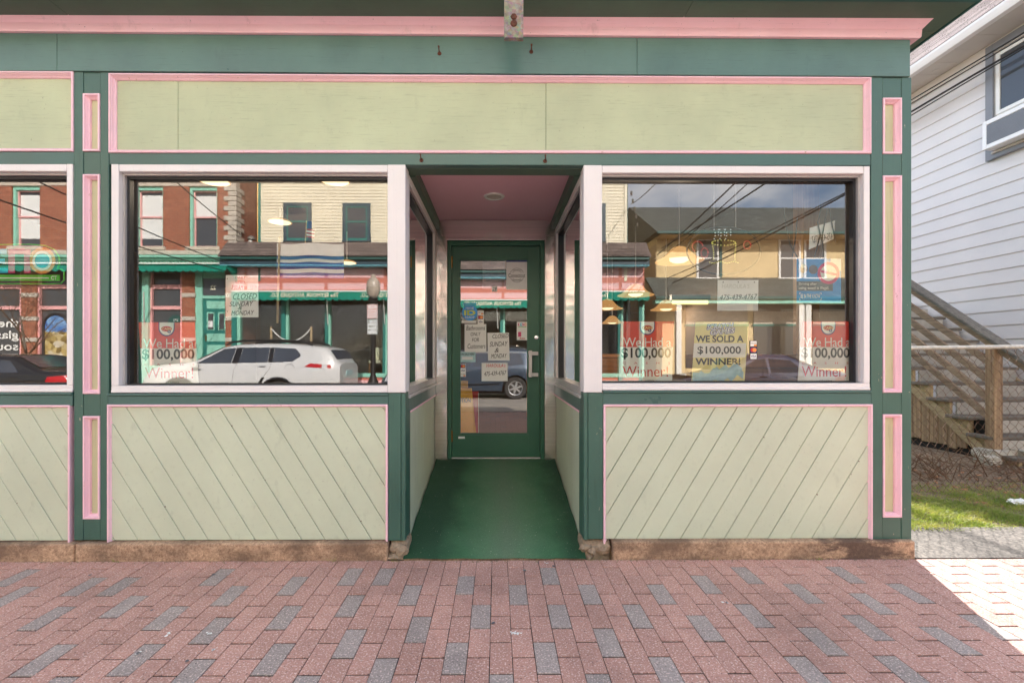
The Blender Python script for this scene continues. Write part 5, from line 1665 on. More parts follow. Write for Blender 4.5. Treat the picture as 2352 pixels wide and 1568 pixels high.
while x < 6.8:
    o = bpy.data.objects.new('wire', wz); COL.objects.link(o); o.parent = fence
    sag = 0.012 * math.sin(x * 2.1)
    # every other wire is woven half a step up so neighbours hook together
    o.location = (x - (XE + 0.1), 0.012 + r3.uniform(-0.003, 0.003) + 0.01 * math.sin(x * 3), sag * 0.3 + ztop(x) - 1.388)
    o.scale = (-1 if i % 2 else 1, 1, 1)
    x += WP; i += 1

# ---- wooden steps up to the house
SX0, SX1 = 5.74, 7.17
stairs = thing('wooden_steps', 'weathered open wooden steps with handrail beside the white house', 'steps', (SX0, 5.2, 0))
RUN, RISE = 0.252, 0.193
Y0, Z0 = 5.13, 0.335                  # nosing of the tread next to the post
for k in range(-1, 9):
    y, z = Y0 + k * RUN, Z0 + k * RISE
    abox('tread', M['wood_x'], stairs, SX0 - 0.06, SX1, y - 0.02, y + RUN + 0.03, z - 0.04, z, 0.006)
    abox('riser', M['riser'], stairs, SX0 + 0.045, SX1 - 0.05, y + RUN - 0.02, y + RUN - 0.001, z + 0.001, z + RISE - 0.042, 0.002)
    MB().prism_x([(y + 0.015, z - 0.041), (y + RUN - 0.01, z - 0.041), (y + 0.015, z - 0.041 - RISE + 0.03)], SX0 - 0.012, SX0 + 0.028).build('stringer_block', M['wood_pale'], stairs, bevel=0.003)
m_ = RISE / RUN
def sloped(name, mat, y0, y1, zoff, h, x0, x1, bev=0.006):
    z = lambda y: Z0 + (y - Y0) * m_ + zoff
    return MB().prism_x([(y0, z(y0)), (y1, z(y1)), (y1, z(y1) + h), (y0, z(y0) + h)], x0, x1).build(name, mat, stairs, bevel=bev)
sloped('stringer', M['wood_pale'], Y0 - 0.12, Y0 + 2.6, -0.36, 0.15, SX0 - 0.03, SX0 + 0.03)
sloped('stringer', M['wood_pale'], Y0 - 0.12, Y0 + 2.6, -0.36, 0.22, SX1 - 0.045, SX1 - 0.005)
for zo in (0.13, 0.345, 0.555, 0.765):
    sloped('rail_board', M['wood_y'], Y0 + 0.02, Y0 + 2.6, zo, 0.095, SX0 - 0.035, SX0 + 0.003)
sloped('handrail', M['wood_grey'], Y0 - 0.62, Y0 + 2.7, 1.085, 0.045, SX0 - 0.075, SX0 + 0.075, 0.008)
sloped('handrail_plate', M['wood_y'], Y0 - 0.60, Y0 + 2.65, 0.985, 0.098, SX0 - 0.02, SX0 + 0.02)
abox('newel_post', M['wood_z'], stairs, SX0 - 0.055, SX0 + 0.05, Y0 - 0.03, Y0 + 0.07, 0.10, 1.405, 0.006)
abox('post', M['wood_z'], stairs, SX0 - 0.02, SX0 + 0.07, Y0 + 1.55, Y0 + 1.64, 0.2, 2.45, 0.006)
# skirt of upright boards under the stringer
y = Y0 + 0.10; k = 0
r4 = random.Random(6)
while y < Y0 + 2.5:
    zt_ = Z0 + (y - Y0) * m_ - 0.33
    zlow = 0.13 + r4.uniform(-0.03, 0.03)
    if k > 8: zlow = 0.13 + 0.045 * (k - 8)
    if zt_ > zlow + 0.03:
        w_ = 0.112
        MB().prism_x([(y, zlow), (y + w_, zlow), (y + w_, zt_ + w_ * m_ - 0.005), (y, zt_ - 0.005)], SX0 + 0.004 + r4.uniform(0, .006), SX0 + 0.024).build('skirt_board', M['wood_z'], stairs, bevel=0.004)
    y += 0.118; k += 1
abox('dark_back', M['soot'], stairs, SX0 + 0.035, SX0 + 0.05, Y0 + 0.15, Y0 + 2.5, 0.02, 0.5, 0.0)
# stone the post stands on
for (cx, cy, sx_, sy_, sz_, sd) in ((SX0 + 0.02, Y0 + 0.02, 0.15, 0.13, 0.085, 1), (SX0 + 0.32, Y0 - 0.06, 0.2, 0.13, 0.09, 2), (SX0 + 0.72, Y0 - 0.05, 0.24, 0.14, 0.085, 3), (SX0 - 0.18, Y0 - 0.1, 0.07, 0.06, 0.05, 4)):
    bm = bmesh.new(); bmesh.ops.create_cube(bm, size=2); bmesh.ops.subdivide_edges(bm, edges=bm.edges, cuts=3, use_grid_fill=True)
    r5 = random.Random(sd)
    for v in bm.verts:
        l = v.co.length
        v.co = v.co * (0.85 + 0.15 / max(.5, l)) * (1 + r5.uniform(-.07, .07))
        v.co = Vector((v.co.x * sx_, v.co.y * sy_, v.co.z * sz_))
    me = bpy.data.meshes.new('footing_stone'); bm.to_mesh(me); bm.free()
    o = link('footing_stone', me, stairs, M['stone']); o.location = (cx - SX0, cy - 5.2, ground_z(cx, cy) + sz_ * 0.55)

# ---- white house
HX = 7.2
HY0, HY1 = 4.2, 9.6
house = thing('white_house', 'white clapboard house with a wide soffit, white gutter and window air conditioner', 'house', (HX, 8, 0))
MB().box(HX + 0.03, HX + 7, HY0, HY1, -0.2, 6.0).build('wall', M['vinyl'], house)
def lap_mesh(L, exp, axis, mat, name):
    """one lap board along +axis, bottom edge kicked out"""
    prof = [(0.0, 0.0), (-0.024, 0.0), (-0.026, 0.006), (-0.010, exp + 0.01), (0.0, exp + 0.01)]
    mb = MB()
    n = len(prof)
    a = [(p, 0, h) for p, h in prof]; b = [(p, L, h) for p, h in prof]
    mb.add(a + b, [(i, i + n, (i + 1) % n + n, (i + 1) % n) for i in range(n)] + [tuple(range(n)), tuple(range(2 * n - 1, n - 1, -1))])
    o = mb.build(name, mat, fix=True); me = o.data; bpy.data.objects.remove(o)
    return me
bme = lap_mesh(HY1 - HY0, 0.2, 'y', M['vinyl'], 'siding_board')
z = 0.30
while z < 5.66:
    o = bpy.data.objects.new('siding_board', bme); COL.objects.link(o); o.parent = house
    o.location = (HX + 0.03 - HX, HY0 - 8, z)
    z += 0.2
fme = lap_mesh(7.0, 0.2, 'y', M['vinyl'], 'siding_board')
for k in range(27):
    o = bpy.data.objects.new('siding_board', fme); COL.objects.link(o); o.parent = house
    o.location = (7.03, HY0 - 8, 0.3 + 0.2 * k); o.rotation_euler = (0, 0, R(90))
MB().box(HX + 0.0, HX + 0.03, HY0, HY1, -0.2, 0.3).build('foundation', M['concrete'], house)
EZ, EX = 5.79, 6.74                # eave
y = HY0
while y < HY1:
    abox('soffit_panel', M['vinyl_soffit'], house, EX + 0.02, HX + 0.02, y, y + 0.296, EZ + 0.006 * 0, EZ + 0.02, 0.004)
    y += 0.3
MB().box(HX - 0.03, HX + 0.005, HY0, HY1, EZ - 0.16, EZ - 0.002).build('frieze_board', M['vinyl_soffit'], house, bevel=0.004)
for yy_ in (8.25, 7.1):
    MB().lathe([(0.0, -0.008), (0.05, -0.008), (0.056, 0.0), (0.0, 0.0)], (6.98, yy_, EZ - 0.0005), 20).build('soffit_vent', M['vinyl_soffit'], house)
gp = [(-0.02, 0.0), (-0.085, 0.0), (-0.10, 0.03), (-0.12, 0.085), (-0.12, 0.12), (-0.105, 0.12), (-0.10, 0.10), (0.0, 0.10), (0.0, 0.0)]
mb = MB(); n = len(gp)
a = [(EX + 0.019 + p, HY0 - 0.02, EZ + h) for p, h in gp]; b = [(EX + 0.019 + p, HY1, EZ + h) for p, h in gp]
mb.add(a + b, [(i, i + n, (i + 1) % n + n, (i + 1) % n) for i in range(n)] + [tuple(range(n)), tuple(range(2 * n - 1, n - 1, -1))])
mb.build('gutter', M['gutter_white'], house, fix=True)
# roof: overlapping shingle courses as one sloped slab with stepped courses
rm = MB()
ca, sa = math.cos(R(41)), math.sin(R(41))
for k in range(34):
    u0, u1 = k * 0.14, (k + 1) * 0.14 + 0.02
    def Q(u, h): return (EX - 0.09 + u * ca - h * sa, EZ + 0.125 + u * sa + h * ca)
    p = [Q(u0, 0.0), Q(u1, -0.004), Q(u1, 0.004), Q(u0, 0.014)]
    v = [(x, HY0 - 0.05, z) for x, z in p] + [(x, HY1, z) for x, z in p]
    rm.add(v, [(0, 4, 5, 1), (1, 5, 6, 2), (2, 6, 7, 3), (3, 7, 4, 0), (0, 1, 2, 3), (7, 6, 5, 4)])
rm.build('roof', M['shingle_pale'], house, fix=True)
MB().prism_y([(HX + 0.03, 6.0), (HX + 7, 6.0), (HX + 3.5, 8.9)], HY0 + 0.02, HY0 + 0.1).build('gable', M['vinyl'], house)
# window with slate blue trim and an air conditioner
wy1, wy0 = 6.54, 5.45
wz0, wz1 = 4.10, 5.76
w = MB().box(HX - 0.045, HX + 0.02, wy0, wy0 + 0.09, wz0, wz1).build('window', M['slate_trim'], house, bevel=0.003)
abox('casing', M['slate_trim'], w, HX - 0.045, HX + 0.02, wy1 - 0.10, wy1, wz0, wz1, 0.003)
abox('casing', M['slate_trim'], w, HX - 0.046, HX + 0.02, wy0 + 0.0905, wy1 - 0.1005, wz1 - 0.12, wz1 - 0.001, 0.003)
abox('casing', M['slate_trim'], w, HX - 0.06, HX + 0.02, wy0 + 0.0905, wy1 - 0.1005, wz0 + 0.001, wz0 + 0.06, 0.003)
abox('sill', M['riser'], w, HX - 0.08, HX + 0.0, wy0 + 0.1, wy1 - 0.105, wz0 + 0.061, wz0 + 0.095, 0.004)
for (za, zc, off, nm) in ((wz0 + 0.62, wz0 + 1.50, -0.014, 'upper_sash'), (wz0 + 0.42, wz0 + 0.66, 0.0, 'lower_sash')):
    mb = MB()
    ya, yb = wy0 + 0.10, wy1 - 0.17
    mb.box(HX + off - 0.01, HX + off + 0.02, yb, yb + 0.05, za, zc)
    mb.box(HX + off - 0.01, HX + off + 0.02, ya, yb - 0.0005, zc - 0.05, zc)
    mb.box(HX + off - 0.01, HX + off + 0.02, ya, yb - 0.0005, za, za + 0.05)
    mb.build(nm, M['off_white'], w, bevel=0.002)
    MB().box(HX + off + 0.004, HX + off + 0.008, ya, yb, za + 0.05, zc - 0.05).build('pane', M['dark_pane'], w)
abox('jamb', M['riser'], w, HX - 0.02, HX + 0.02, wy1 - 0.118, wy1 - 0.1005, wz0 + 0.1, wz1 - 0.121, 0.002)
ac = thing('window_air_conditioner', 'white window air conditioner with a blue grey louvred side on the white house', 'air conditioner', (HX, 6.1, wz0 + 0.1))
ay0, ay1, ax0, ax1, az0, az1 = wy0 + 0.15, wy1 - 0.14, HX - 0.24, HX - 0.016, wz0 + 0.10, wz0 + 0.50
mb = MB()
mb.box(ax0, ax1, ay1 - 0.055, ay1, az0, az1); mb.box(ax0, ax0 + 0.02, ay0, ay1 - 0.0552, az0, az0 + 0.06)
mb.box(ax0, ax0 + 0.02, ay0, ay1 - 0.0552, az1 - 0.06, az1)
mb.box(ax0 + 0.021, ax1, ay0, ay1 - 0.0552, az1 - 0.02, az1); mb.box(ax0 + 0.021, ax1, ay0, ay1 - 0.0552, az0, az0 + 0.02)
mb.build('case', M['gutter_white'], ac, bevel=0.006)
mb = MB()
zz = az0 + 0.065
while zz < az1 - 0.075:
    mb.box(ax0 + 0.002, ax0 + 0.018, ay0, ay1 - 0.0555, zz, zz + 0.014)
    zz += 0.018
mb.box(ax0 + 0.0185, ax0 + 0.0205, ay0, ay1 - 0.0555, az0 + 0.061, az1 - 0.061)
mb.build('louvre_panel', M['slate_trim'], ac)
# cables along the house wall
for k, (zz, r_) in enumerate(((5.53, 0.010), (5.46, 0.007), (5.33, 0.015), (5.305, 0.009))):
    lab = ['topmost black cable running along the white house', 'thin cable just below the topmost one on the white house', 'thick taped cable along the white house, third down', 'lowest black cable on the white house, just under the thick one'][k]
    pts = [(6.92 + 0.02 * k, 3.0 + i * 0.5, zz - 0.03 * math.sin(i * 0.35 + k)) for i in range(24)]
    tag(MB().tube(pts, r_, 6).build('cable', M['cable']), lab, 'cable')

# ---- added unseen house-shaped block, placed so its roof edge shades the yard's rear
rh = thing('added_shade_block', 'added unseen house-shaped block that casts the shade on the rear of the yard', 'house', (9.5, 14.0, 0))
ed = Vector((1, -1.25, 0)).normalized(); nn_ = Vector((ed.y, -ed.x, 0))
if nn_.y < 0: nn_ = -nn_
k_ = 1 / math.tan(SUN_EL)
RH = 6.2
e0 = Vector((3.49, 3.80, 0)) + Vector((math.sin(SUN_AZ), math.cos(SUN_AZ), 0)) * k_ * RH
c0, c1 = e0 - ed * 3.4, e0 + ed * 2.2
def P3(p, n_, z): q = p + nn_ * n_; return (q.x, q.y, z)
MB().add([P3(c0, .3, -.2), P3(c1, .3, -.2), P3(c1, 6, -.2), P3(c0, 6, -.2), P3(c0, .3, RH), P3(c1, .3, RH), P3(c1, 6, RH), P3(c0, 6, RH)],
         [(0, 3, 2, 1), (4, 5, 6, 7), (0, 1, 5, 4), (1, 2, 6, 5), (2, 3, 7, 6), (3, 0, 4, 7)]).build('wall', M['vinyl'], rh)
MB().add([P3(c0, 0, RH), P3(c1, 0, RH), P3(c1, 6.3, RH), P3(c0, 6.3, RH), P3(c0, 3.1, RH + 1.6), P3(c1, 3.1, RH + 1.6)],
         [(0, 1, 5, 4), (2, 3, 4, 5), (0, 4, 3), (1, 2, 5), (0, 3, 2, 1)]).build('roof', M['shingle_grey'], rh)
# ================================================================== ACROSS THE STREET (seen mirrored in the panes)
S0 = 15.0
def ob(mb, px0, px1, py0, py1, s, back, fwd=0.0):
    """box whose front face lies s metres in front of the panes; px/py are survey columns/rows seen in the mirror"""
    xm = (px0 + px1) / 2
    return mb.box(rx(px0, s), rx(px1, s), G - s - back, G - s + fwd, rz(py1, s, xm), rz(py0, s, xm))
def oob(name, mat, parent, px0, px1, py0, py1, s, back, bevel=0.0):
    return ob(MB(), px0, px1, py0, py1, s, back).build(name, mat, parent, bevel=bevel, segs=1)
# ---- brick block
BX0, BX1 = -30.0, rx(541, S0)
brick = thing('brick_block', 'old red brick corner block with stone quoins, mint cornice and green awning across the street', 'building', (-18, OPP, 0))
yb_ = OPP
def wallbox(x0, x1, z0, z1, mat='brick', t=0.3):
    return MB().box(x0, x1, yb_ - t, yb_, z0, z1).build('wall', M[mat], brick)
zwin0, zwin1 = rz(568, S0), rz(429.5, S0)
zbelt0, zbelt1 = rz(587, S0), rz(576.4, S0)
ztop = 10.6
UW = []
px = 434
while px > -1100:
    UW.append(px); px -= 125 if px > 330 else (283 if abs(px - 309) < 2 else 125)
UW = [434, 309, 26.4, -99, -382, -507, -790]
# piers between the upper windows
xs = [BX0]
for p_ in sorted(UW):
    xs += [rx(p_, S0), rx(p_ + 65, S0)]
xs.append(BX1)
for i in range(0, len(xs), 2):
    wallbox(xs[i], xs[i + 1], zbelt1, zwin1)
wallbox(BX0, BX1, rz(407, S0), ztop)
MB().box(BX1 - 0.3, BX1 - 0.002, yb_ - 14, yb_ - 0.3, 0, ztop).build('side_wall', M['brick_side'], brick)
MB().box(BX0, BX1 - 0.3, yb_ - 14, yb_ - 0.31, 0, ztop).build('core', M['soot'], brick)
MB().box(BX0, BX1, yb_ - 14, yb_ + 0.35, ztop, ztop + 0.5).build('parapet', M['mint'], brick)
# stone band over the windows in blocks, sills, rough belt
x = BX1 + 0.02; k = 0
while x > BX0:
    w_ = 0.95 + 0.25 * (k % 3)
    MB().box(max(BX0, x - w_ + 0.006), x, yb_ - 0.25, yb_ + 0.03, zwin1, rz(407, S0) - 0.002).build('lintel_stone', M['stone_smooth'], brick, bevel=0.006, segs=1)
    x -= w_; k += 1
x = BX1 + 0.05; k = 0
while x > BX0:
    w_ = 0.8 + 0.3 * (k % 3)
    MB().box(max(BX0, x - w_ + 0.008), x, yb_ - 0.25, yb_ + 0.06, zbelt0, zbelt1 - 0.002).build('belt_stone', M['stone'], brick, bevel=0.02, segs=1)
    x -= w_; k += 1
z = zbelt1; k = 0
while z < zwin1 - 0.1:
    w_ = 0.44 if k % 2 else 0.72
    h = (zwin1 - zbelt1) / 13
    q = MB().box(BX1 - w_ * 0.62, BX1 + 0.05, yb_ - w_ * 0.75, yb_ + 0.05, z + 0.006, z + h - 0.006).build('quoin', M['stone'], brick, bevel=0.022, segs=2)
    z += h; k += 1
for p_ in UW:
    x0, x1 = rx(p_, S0), rx(p_ + 65, S0)
    MB().box(x0 - 0.12, x1 + 0.12, yb_ - 0.2, yb_ + 0.08, rz(576.4, S0) + 0.002, zwin0).build('window_sill', M['stone_smooth'], brick, bevel=0.008, segs=1)
    w = MB().box(x0, x1, yb_ - 0.26, yb_ - 0.22, zwin0 + 0.001, zwin1).build('window', M['dark_pane'], brick)
    mb = MB()
    mb.box(x0, x0 + 0.10, yb_ - 0.219, yb_ - 0.06, zwin0 + 0.002, zwin1 - 0.001); mb.box(x1 - 0.06, x1, yb_ - 0.219, yb_ - 0.06, zwin0 + 0.002, zwin1 - 0.001)
    mb.box(x0 + 0.101, x1 - 0.061, yb_ - 0.219, yb_ - 0.06, zwin1 - 0.14, zwin1 - 0.001)
    mb.build('casing', M['mint'], w)
    zm = (zwin0 + zwin1) / 2 - 0.02
    mb = MB()
    for (za, zc, yo) in ((zm, zwin1 - 0.142, -0.16), (zwin0 + 0.003, zm + 0.05, -0.19)):
        a, b = x0 + 0.105, x1 - 0.065
        mb.box(a, a + 0.05, yb_ + yo - 0.03, yb_ + yo + 0.02, za, zc); mb.box(b - 0.05, b, yb_ + yo - 0.03, yb_ + yo + 0.02, za, zc)
        mb.box(a + 0.051, b - 0.051, yb_ + yo - 0.03, yb_ + yo + 0.02, za, za + 0.06); mb.box(a + 0.051, b - 0.051, yb_ + yo - 0.03, yb_ + yo + 0.02, zc - 0.05, zc)
    mb.build('sash', M['pink_trim'], w)
    zb_low = zm if p_ == 434 else zwin0 + 0.35
    nb = int((zwin1 - 0.3 - zb_low) / 0.05)
    mb = MB()
    for q in range(nb):
        zz = zb_low + q * 0.05
        mb.box(x0 + 0.15, x1 - 0.11, yb_ - 0.218, yb_ - 0.205, zz + 0.004, zz + 0.05)
    kind(mb.build('blind', M['paper'], w), 'stuff')
# mint cornice over the shopfronts with dentils
for (ya, yc, fw, m_) in ((587, 592, 0.42, 'mint'), (592, 598, 0.30, 'mint'), (603.6, 607.5, 0.34, 'off_white')):
    MB().box(BX0, rx(520, S0 - fw), yb_ - 0.2, yb_ + fw, rz(yc, S0 - fw) + 0.001, rz(ya, S0 - fw)).build('cornice', M[m_], brick, bevel=0.01, segs=1)
MB().box(BX0, rx(520, S0), yb_ - 0.2, yb_ + 0.08, rz(604, S0), rz(596, S0)).build('cornice_bed', M['mint'], brick)
dn = MB(); x = rx(519, S0); 
while x > -16.5:
    dn.box(x - 0.075, x, yb_ + 0.081, yb_ + 0.20, rz(603.4, S0 - .2), rz(598.2, S0 - .2)); x -= 0.15
kind(dn.build('dentils', M['mint'], brick), 'stuff')
# ground floor: piers, shop windows, door number 22
def pier(p0, p1):
    pr_ = oob('pier', M['brick'], brick, p0, p1, 607, 905, S0 + 0.02, 0.35)
    for py in (673, 727, 775, 822):
        oob('pier_stone', M['stone'], pr_, p0 - 0.6, p1 + 0.6, py, py + 9, S0 - 0.02, 0.2)
for p0, p1 in ((417, 447), (517, 531), (48, 83), (-150, -115), (-330, -300)):
    pier(p0, p1)
def shopwin(p0, p1, top=625, bottom=838):
    w = oob('shop_window', M['dark_pane'], brick, p0, p1, top, bottom, S0 + 0.2, 0.05)
    mb = MB()
    for a, b in ((p0, p0 + 8), (p1 - 3, p1)):
        ob(mb, a, b, top, bottom, S0 + 0.08, 0.1)
    mb.build('jamb', M['pink_trim'], w)
    mb = MB()
    for ya, yc in ((654, 663), (703, 711)):
        ob(mb, p0 + 8.1, p1 - 3.1, ya, yc, S0 + 0.10, 0.08)
    mb.build('transom_bar', M['pink_trim'], w)
    oob('stall_riser', M['mint'], w, p0, p1, bottom + 0.5, 905, S0 + 0.04, 0.2)
    return w
wB = shopwin(341, 417)
oob('column', M['mint'], brick, 326, 340.8, 625, 905, S0 - 0.02, 0.2)
oob('doorway', M['teal_dk'], brick, 250, 325.8, 625, 905, S0 + 0.3, 0.05)
oob('door_leaf', M['teal'], brick, 262, 318, 690, 905, S0 + 0.22, 0.06)
wA = shopwin(83, 245)
wC = shopwin(-115, 48)
letters('the\nglass\nsource', rx(-62, S0 + 0.1), rx(38, S0 + 0.1), rz(804, S0), rz(732, S0), yb_ - 0.195 + 0.01, M['poster_white'], wC, facing=1, bold=0.015, align='LEFT')
disc_x, disc_z = rx(402, S0 + 0.15), rz(739, S0)
MB().prism_y([(disc_x + 0.30 * math.cos(t_ * 0.2618), disc_z + 0.28 * math.sin(t_ * 0.2618)) for t_ in range(24)], yb_ - 0.19, yb_ - 0.185).build('round_sign', M['teal_dk'], wB)
letters('222', disc_x - 0.10, disc_x + 0.10, disc_z + 0.03, disc_z + 0.13, yb_ - 0.184, M['poster_white'], wB, facing=1)
# arched leaded panel in the left shop window
cx_, cz_ = rx(128, S0 + 0.15), rz(770, S0)
m, t, b = nodes('leaded_glass')
v = t.nodes.new('ShaderNodeTexVoronoi'); v.inputs['Scale'].default_value = 5.0
t.links.new(coord(t), v.inputs['Vector'])
sp_ = t.nodes.new('ShaderNodeSeparateXYZ'); t.links.new(coord(t), sp_.inputs[0])
cc = t.nodes.new('ShaderNodeSeparateColor'); t.links.new(v.outputs['Color'], cc.inputs[0])
gold = ramp(t, cc.outputs[0], [(0.0, lin((120, 96, 50))), (0.6, lin((196, 172, 110))), (1.0, lin((220, 210, 190)))])
blue = ramp(t, cc.outputs[1], [(0.0, lin((60, 110, 180))), (1.0, lin((140, 180, 220)))])
cut_ = ramp(t, sp_.outputs[2], [(0.0, 0), (1.0, 1)])
mz = math_(t, 'GREATER_THAN', sp_.outputs[2], cz_ + 0.15)
t.links.new(mixc(t, mz, gold, blue), b.inputs['Base Color']); b.inputs['Roughness'].default_value = 0.2
M['leaded'] = m
arc = [(cx_ - 0.5, cz_ - 0.95), (cx_ + 0.5, cz_ - 0.95)] + [(cx_ + 0.5 * math.cos(math.pi * i / 14), cz_ + 0.35 + 0.5 * math.sin(math.pi * i / 14)) for i in range(15)]
MB().prism_y(arc, yb_ - 0.19, yb_ - 0.17).build('leaded_panel', M['leaded'], wA)
fr_ = [(x_, yb_ - 0.16, z_) for x_, z_ in arc + [arc[0]]]
MB().tube(fr_, 0.05, 6, cap=False).build('panel_frame', M['gasket'], wA)
# door 22
dw = oob('doorway', M['mint'], brick, 447, 517, 612, 905, S0 + 0.14, 0.05)
oob('door_casing', M['mint'], dw, 447.2, 464, 612, 905, S0 + 0.05, 0.085)
oob('door_head', M['mint'], dw, 464.2, 516.8, 679, 685.5, S0 + 0.05, 0.085)
oob('transom_light', M['dark_pane'], dw, 466, 516, 640, 678.5, S0 + 0.11, 0.02)
letters('22', rx(483, S0 + .1), rx(496, S0 + .1), rz(665, S0), rz(655, S0), yb_ - 0.105, M['letter_cream'], dw, facing=1, bold=0.03)
d22 = oob('door_leaf', M['teal'], brick, 466, 517, 686, 905, S0 + 0.09, 0.048)
for (a, b_, ya, yc, m_) in ((474, 516, 691, 709, 'mint'), (474, 492, 717, 758, 'mint'), (500, 517, 717, 758, 'mint'), (474, 516, 766, 784, 'mint'), (474, 516, 792, 830, 'mint')):
    oob('door_panel', M[m_], d22, a, b_, ya, yc, S0 + 0.07, 0.019, 0.006)
for (a, b_) in ((477.5, 489), (503, 514)):
    oob('glass_light', M['dark_pane'], d22, a, b_, 720, 756, S0 + 0.055, 0.014)
oob('notice', M['paper'], d22, 477.5, 488, 737, 751, S0 + 0.05, 0.004)
oob('latch', M['brass'], d22, 470, 473, 770, 783, S0 + 0.055, 0.03)
hr = thing('iron_handrail', 'black iron handrail beside door 22 across the street', 'handrail', (rx(440, 14.2), G - 14.2, 0))
MB().tube([(rx(a, s_), G - s_, rz(b_, s_)) for a, b_, s_ in ((447, 783, 14.8), (440, 785, 14.5), (432, 792, 14.2), (405, 815, 13.8), (397, 824, 13.7), (396, 860, 13.7))], 0.025, 8).build('rail', M['black'], hr)
MB().tube([(rx(443, 14.6), G - 14.6, rz(784, 14.6)), (rx(443, 14.6), G - 14.6, 0)], 0.02, 6).build('baluster', M['black'], hr)
# green awning with scalloped valance
def awning(p0, p1, ytop, yval, ylow, s_front, label, parent_lab, slope_z=0.32):
    a = thing('shop_awning', label, 'awning', (rx((p0 + p1) / 2, s_front), G - s_front, 0), 'awnings across the street')
    x0, x1 = rx(p0, s_front), rx(p1, s_front)
    zt_ = rz(yval, s_front); zl = rz(ylow, s_front)
    zw = zt_ + 0.06
    mb = MB().add([(x0, G - s_front, zt_), (x1, G - s_front, zt_), (x1, OPP + 0.02, zw), (x0, OPP + 0.02, zw), (x0, G - s_front, zt_ - .02), (x1, G - s_front, zt_ - .02), (x1, OPP + 0.02, zw - .02), (x0, OPP + 0.02, zw - .02)],
                  [(0, 1, 2, 3), (7, 6, 5, 4), (0, 4, 5, 1), (1, 5, 6, 2), (2, 6, 7, 3), (3, 7, 4, 0)])
    mb.build('canopy', M['awning'], a, fix=True)
    n = max(4, int((x1 - x0) / 0.27))
    w_ = (x1 - x0) / n
    mb = MB()
    for i in range(n):
        xa = x0 + i * w_
        pts = [(xa, zl + 0.07), (xa + w_ * .12, zl + .03), (xa + w_ * .3, zl + .005), (xa + w_ * .5, zl), (xa + w_ * .7, zl + .005), (xa + w_ * .88, zl + .03), (xa + w_, zl + 0.07), (xa + w_, zt_ - 0.021), (xa, zt_ - 0.021)]
        yy = G - s_front + 0.012 * math.sin(i * 1.3)
        mb.prism_y(pts, yy, yy + 0.006)
    v_ = mb.build('valance', M['awning'], a)
    for xx in (x0 + 0.02, x1 - 0.02):
        mb = MB().prism_x([(OPP + 0.03, zw - 0.03), (G - s_front, zt_ - 0.03), (OPP + 0.03, zw - 0.55)], xx - 0.01, xx + 0.01)
        mb.build('side_flap', M['awning'], a)
    return a, zt_, zl
awning(-400, 520, 0, 611, 625, S0 - 0.75, 'plain green scalloped awning on the brick block', '')
SA = S0 - 0.8
aw, azt, azl = awning(531, 1492, 0, 670.5, 690.5, SA, 'green scalloped awning lettered The SEYMOUR ANTIQUES CO', '')
for p0 in (621, 828, 1050, 1242):
    k_ = (G + S0) / (G + S0)
    a, b_ = rx(p0, SA), rx(p0 + 157, SA)
    letters('The SEYMOUR ANTIQUES CO.', a, b_, azl + 0.105, azt - 0.045, G - SA + 0.024, M['letter_cream'], aw, facing=1, bold=0.03, space=1.08)
for px in (330, 750, 880, 1140):
    MB().tube([(rx(px, SA), G - SA, rz(672, SA)), (rx(px + 4, S0), OPP + 0.05, rz(745, S0))], 0.025, 6).build('awning_arm', M['off_white'], aw)
# ---- cream clapboard building with the antiques shopfront
CX0, CX1 = rx(595, S0), rx(1440, S0)
cream = thing('cream_building', 'cream clapboard building over a pink and mint antiques shopfront across the street', 'building', (-2, OPP, 0))
zc0, zc1 = rz(588, S0), 10.9
MB().box(CX0 + 0.02, CX1 - 0.02, OPP - 12, OPP - 0.03, rz(640, S0), zc1).build('wall', M['cream'], cream)
MB().box(CX0 - 1.0, CX1 + 0.7, OPP - 12, OPP - 2.05, -0.1, rz(640, S0) - 0.01).build('core', M['soot'], cream)
CW = [652 + 135 * i for i in range(6)]
bme2 = None
EXP = 0.1245
def hlap(x0, x1, z, y, mat, parent, cache={}):
    key = (round(x1 - x0, 3), mat)
    if key not in cache:
        w_ = x1 - x0      # front face on the +Y side, kicked out at the foot
        mb = MB().add([(0, -0.03, 0), (w_, -0.03, 0), (w_, 0.012, 0), (0, 0.012, 0), (0, -0.03, EXP + .004), (w_, -0.03, EXP + .004), (w_, -0.016, EXP + .004), (0, -0.016, EXP + .004)],
                      [(0, 3, 2, 1), (4, 5, 6, 7), (0, 1, 5, 4), (1, 2, 6, 5), (2, 3, 7, 6), (3, 0, 4, 7)])
        o = mb.build('siding_board', M[mat], fix=True); cache[key] = o.data; bpy.data.objects.remove(o)
    o = bpy.data.objects.new('siding_board', cache[key]); COL.objects.link(o); o.parent = parent
    L = org(parent)
    o.location = (x0 - L.x, y - L.y, z - L.z)
z = zc0
while z < zc1 - 0.1:
    hlap(CX0 + 0.05, CX1 - 0.1, z, OPP - 0.018, 'cream', cream)
    z += EXP
MB().box(CX0 - 0.03, CX0 + 0.055, OPP - 0.2, OPP + 0.02, zc0 - 1.0, zc1).build('corner_board', M['teal'], cream)
MB().box(CX1 - 0.11, CX1, OPP - 0.2, OPP + 0.02, zc0 - 1.0, zc1).build('corner_board', M['cream'], cream)
MB().box(CX1 + 0.001, CX1 + 0.05, OPP - 0.35, OPP - 0.05, 0, zc1).build('corner_board', M['teal_dk'], cream)
MB().box(CX0 - 0.4, CX1 + 0.4, OPP - 12, OPP + 0.5, zc1, zc1 + 0.3).build('eave', M['teal_dk'], cream)
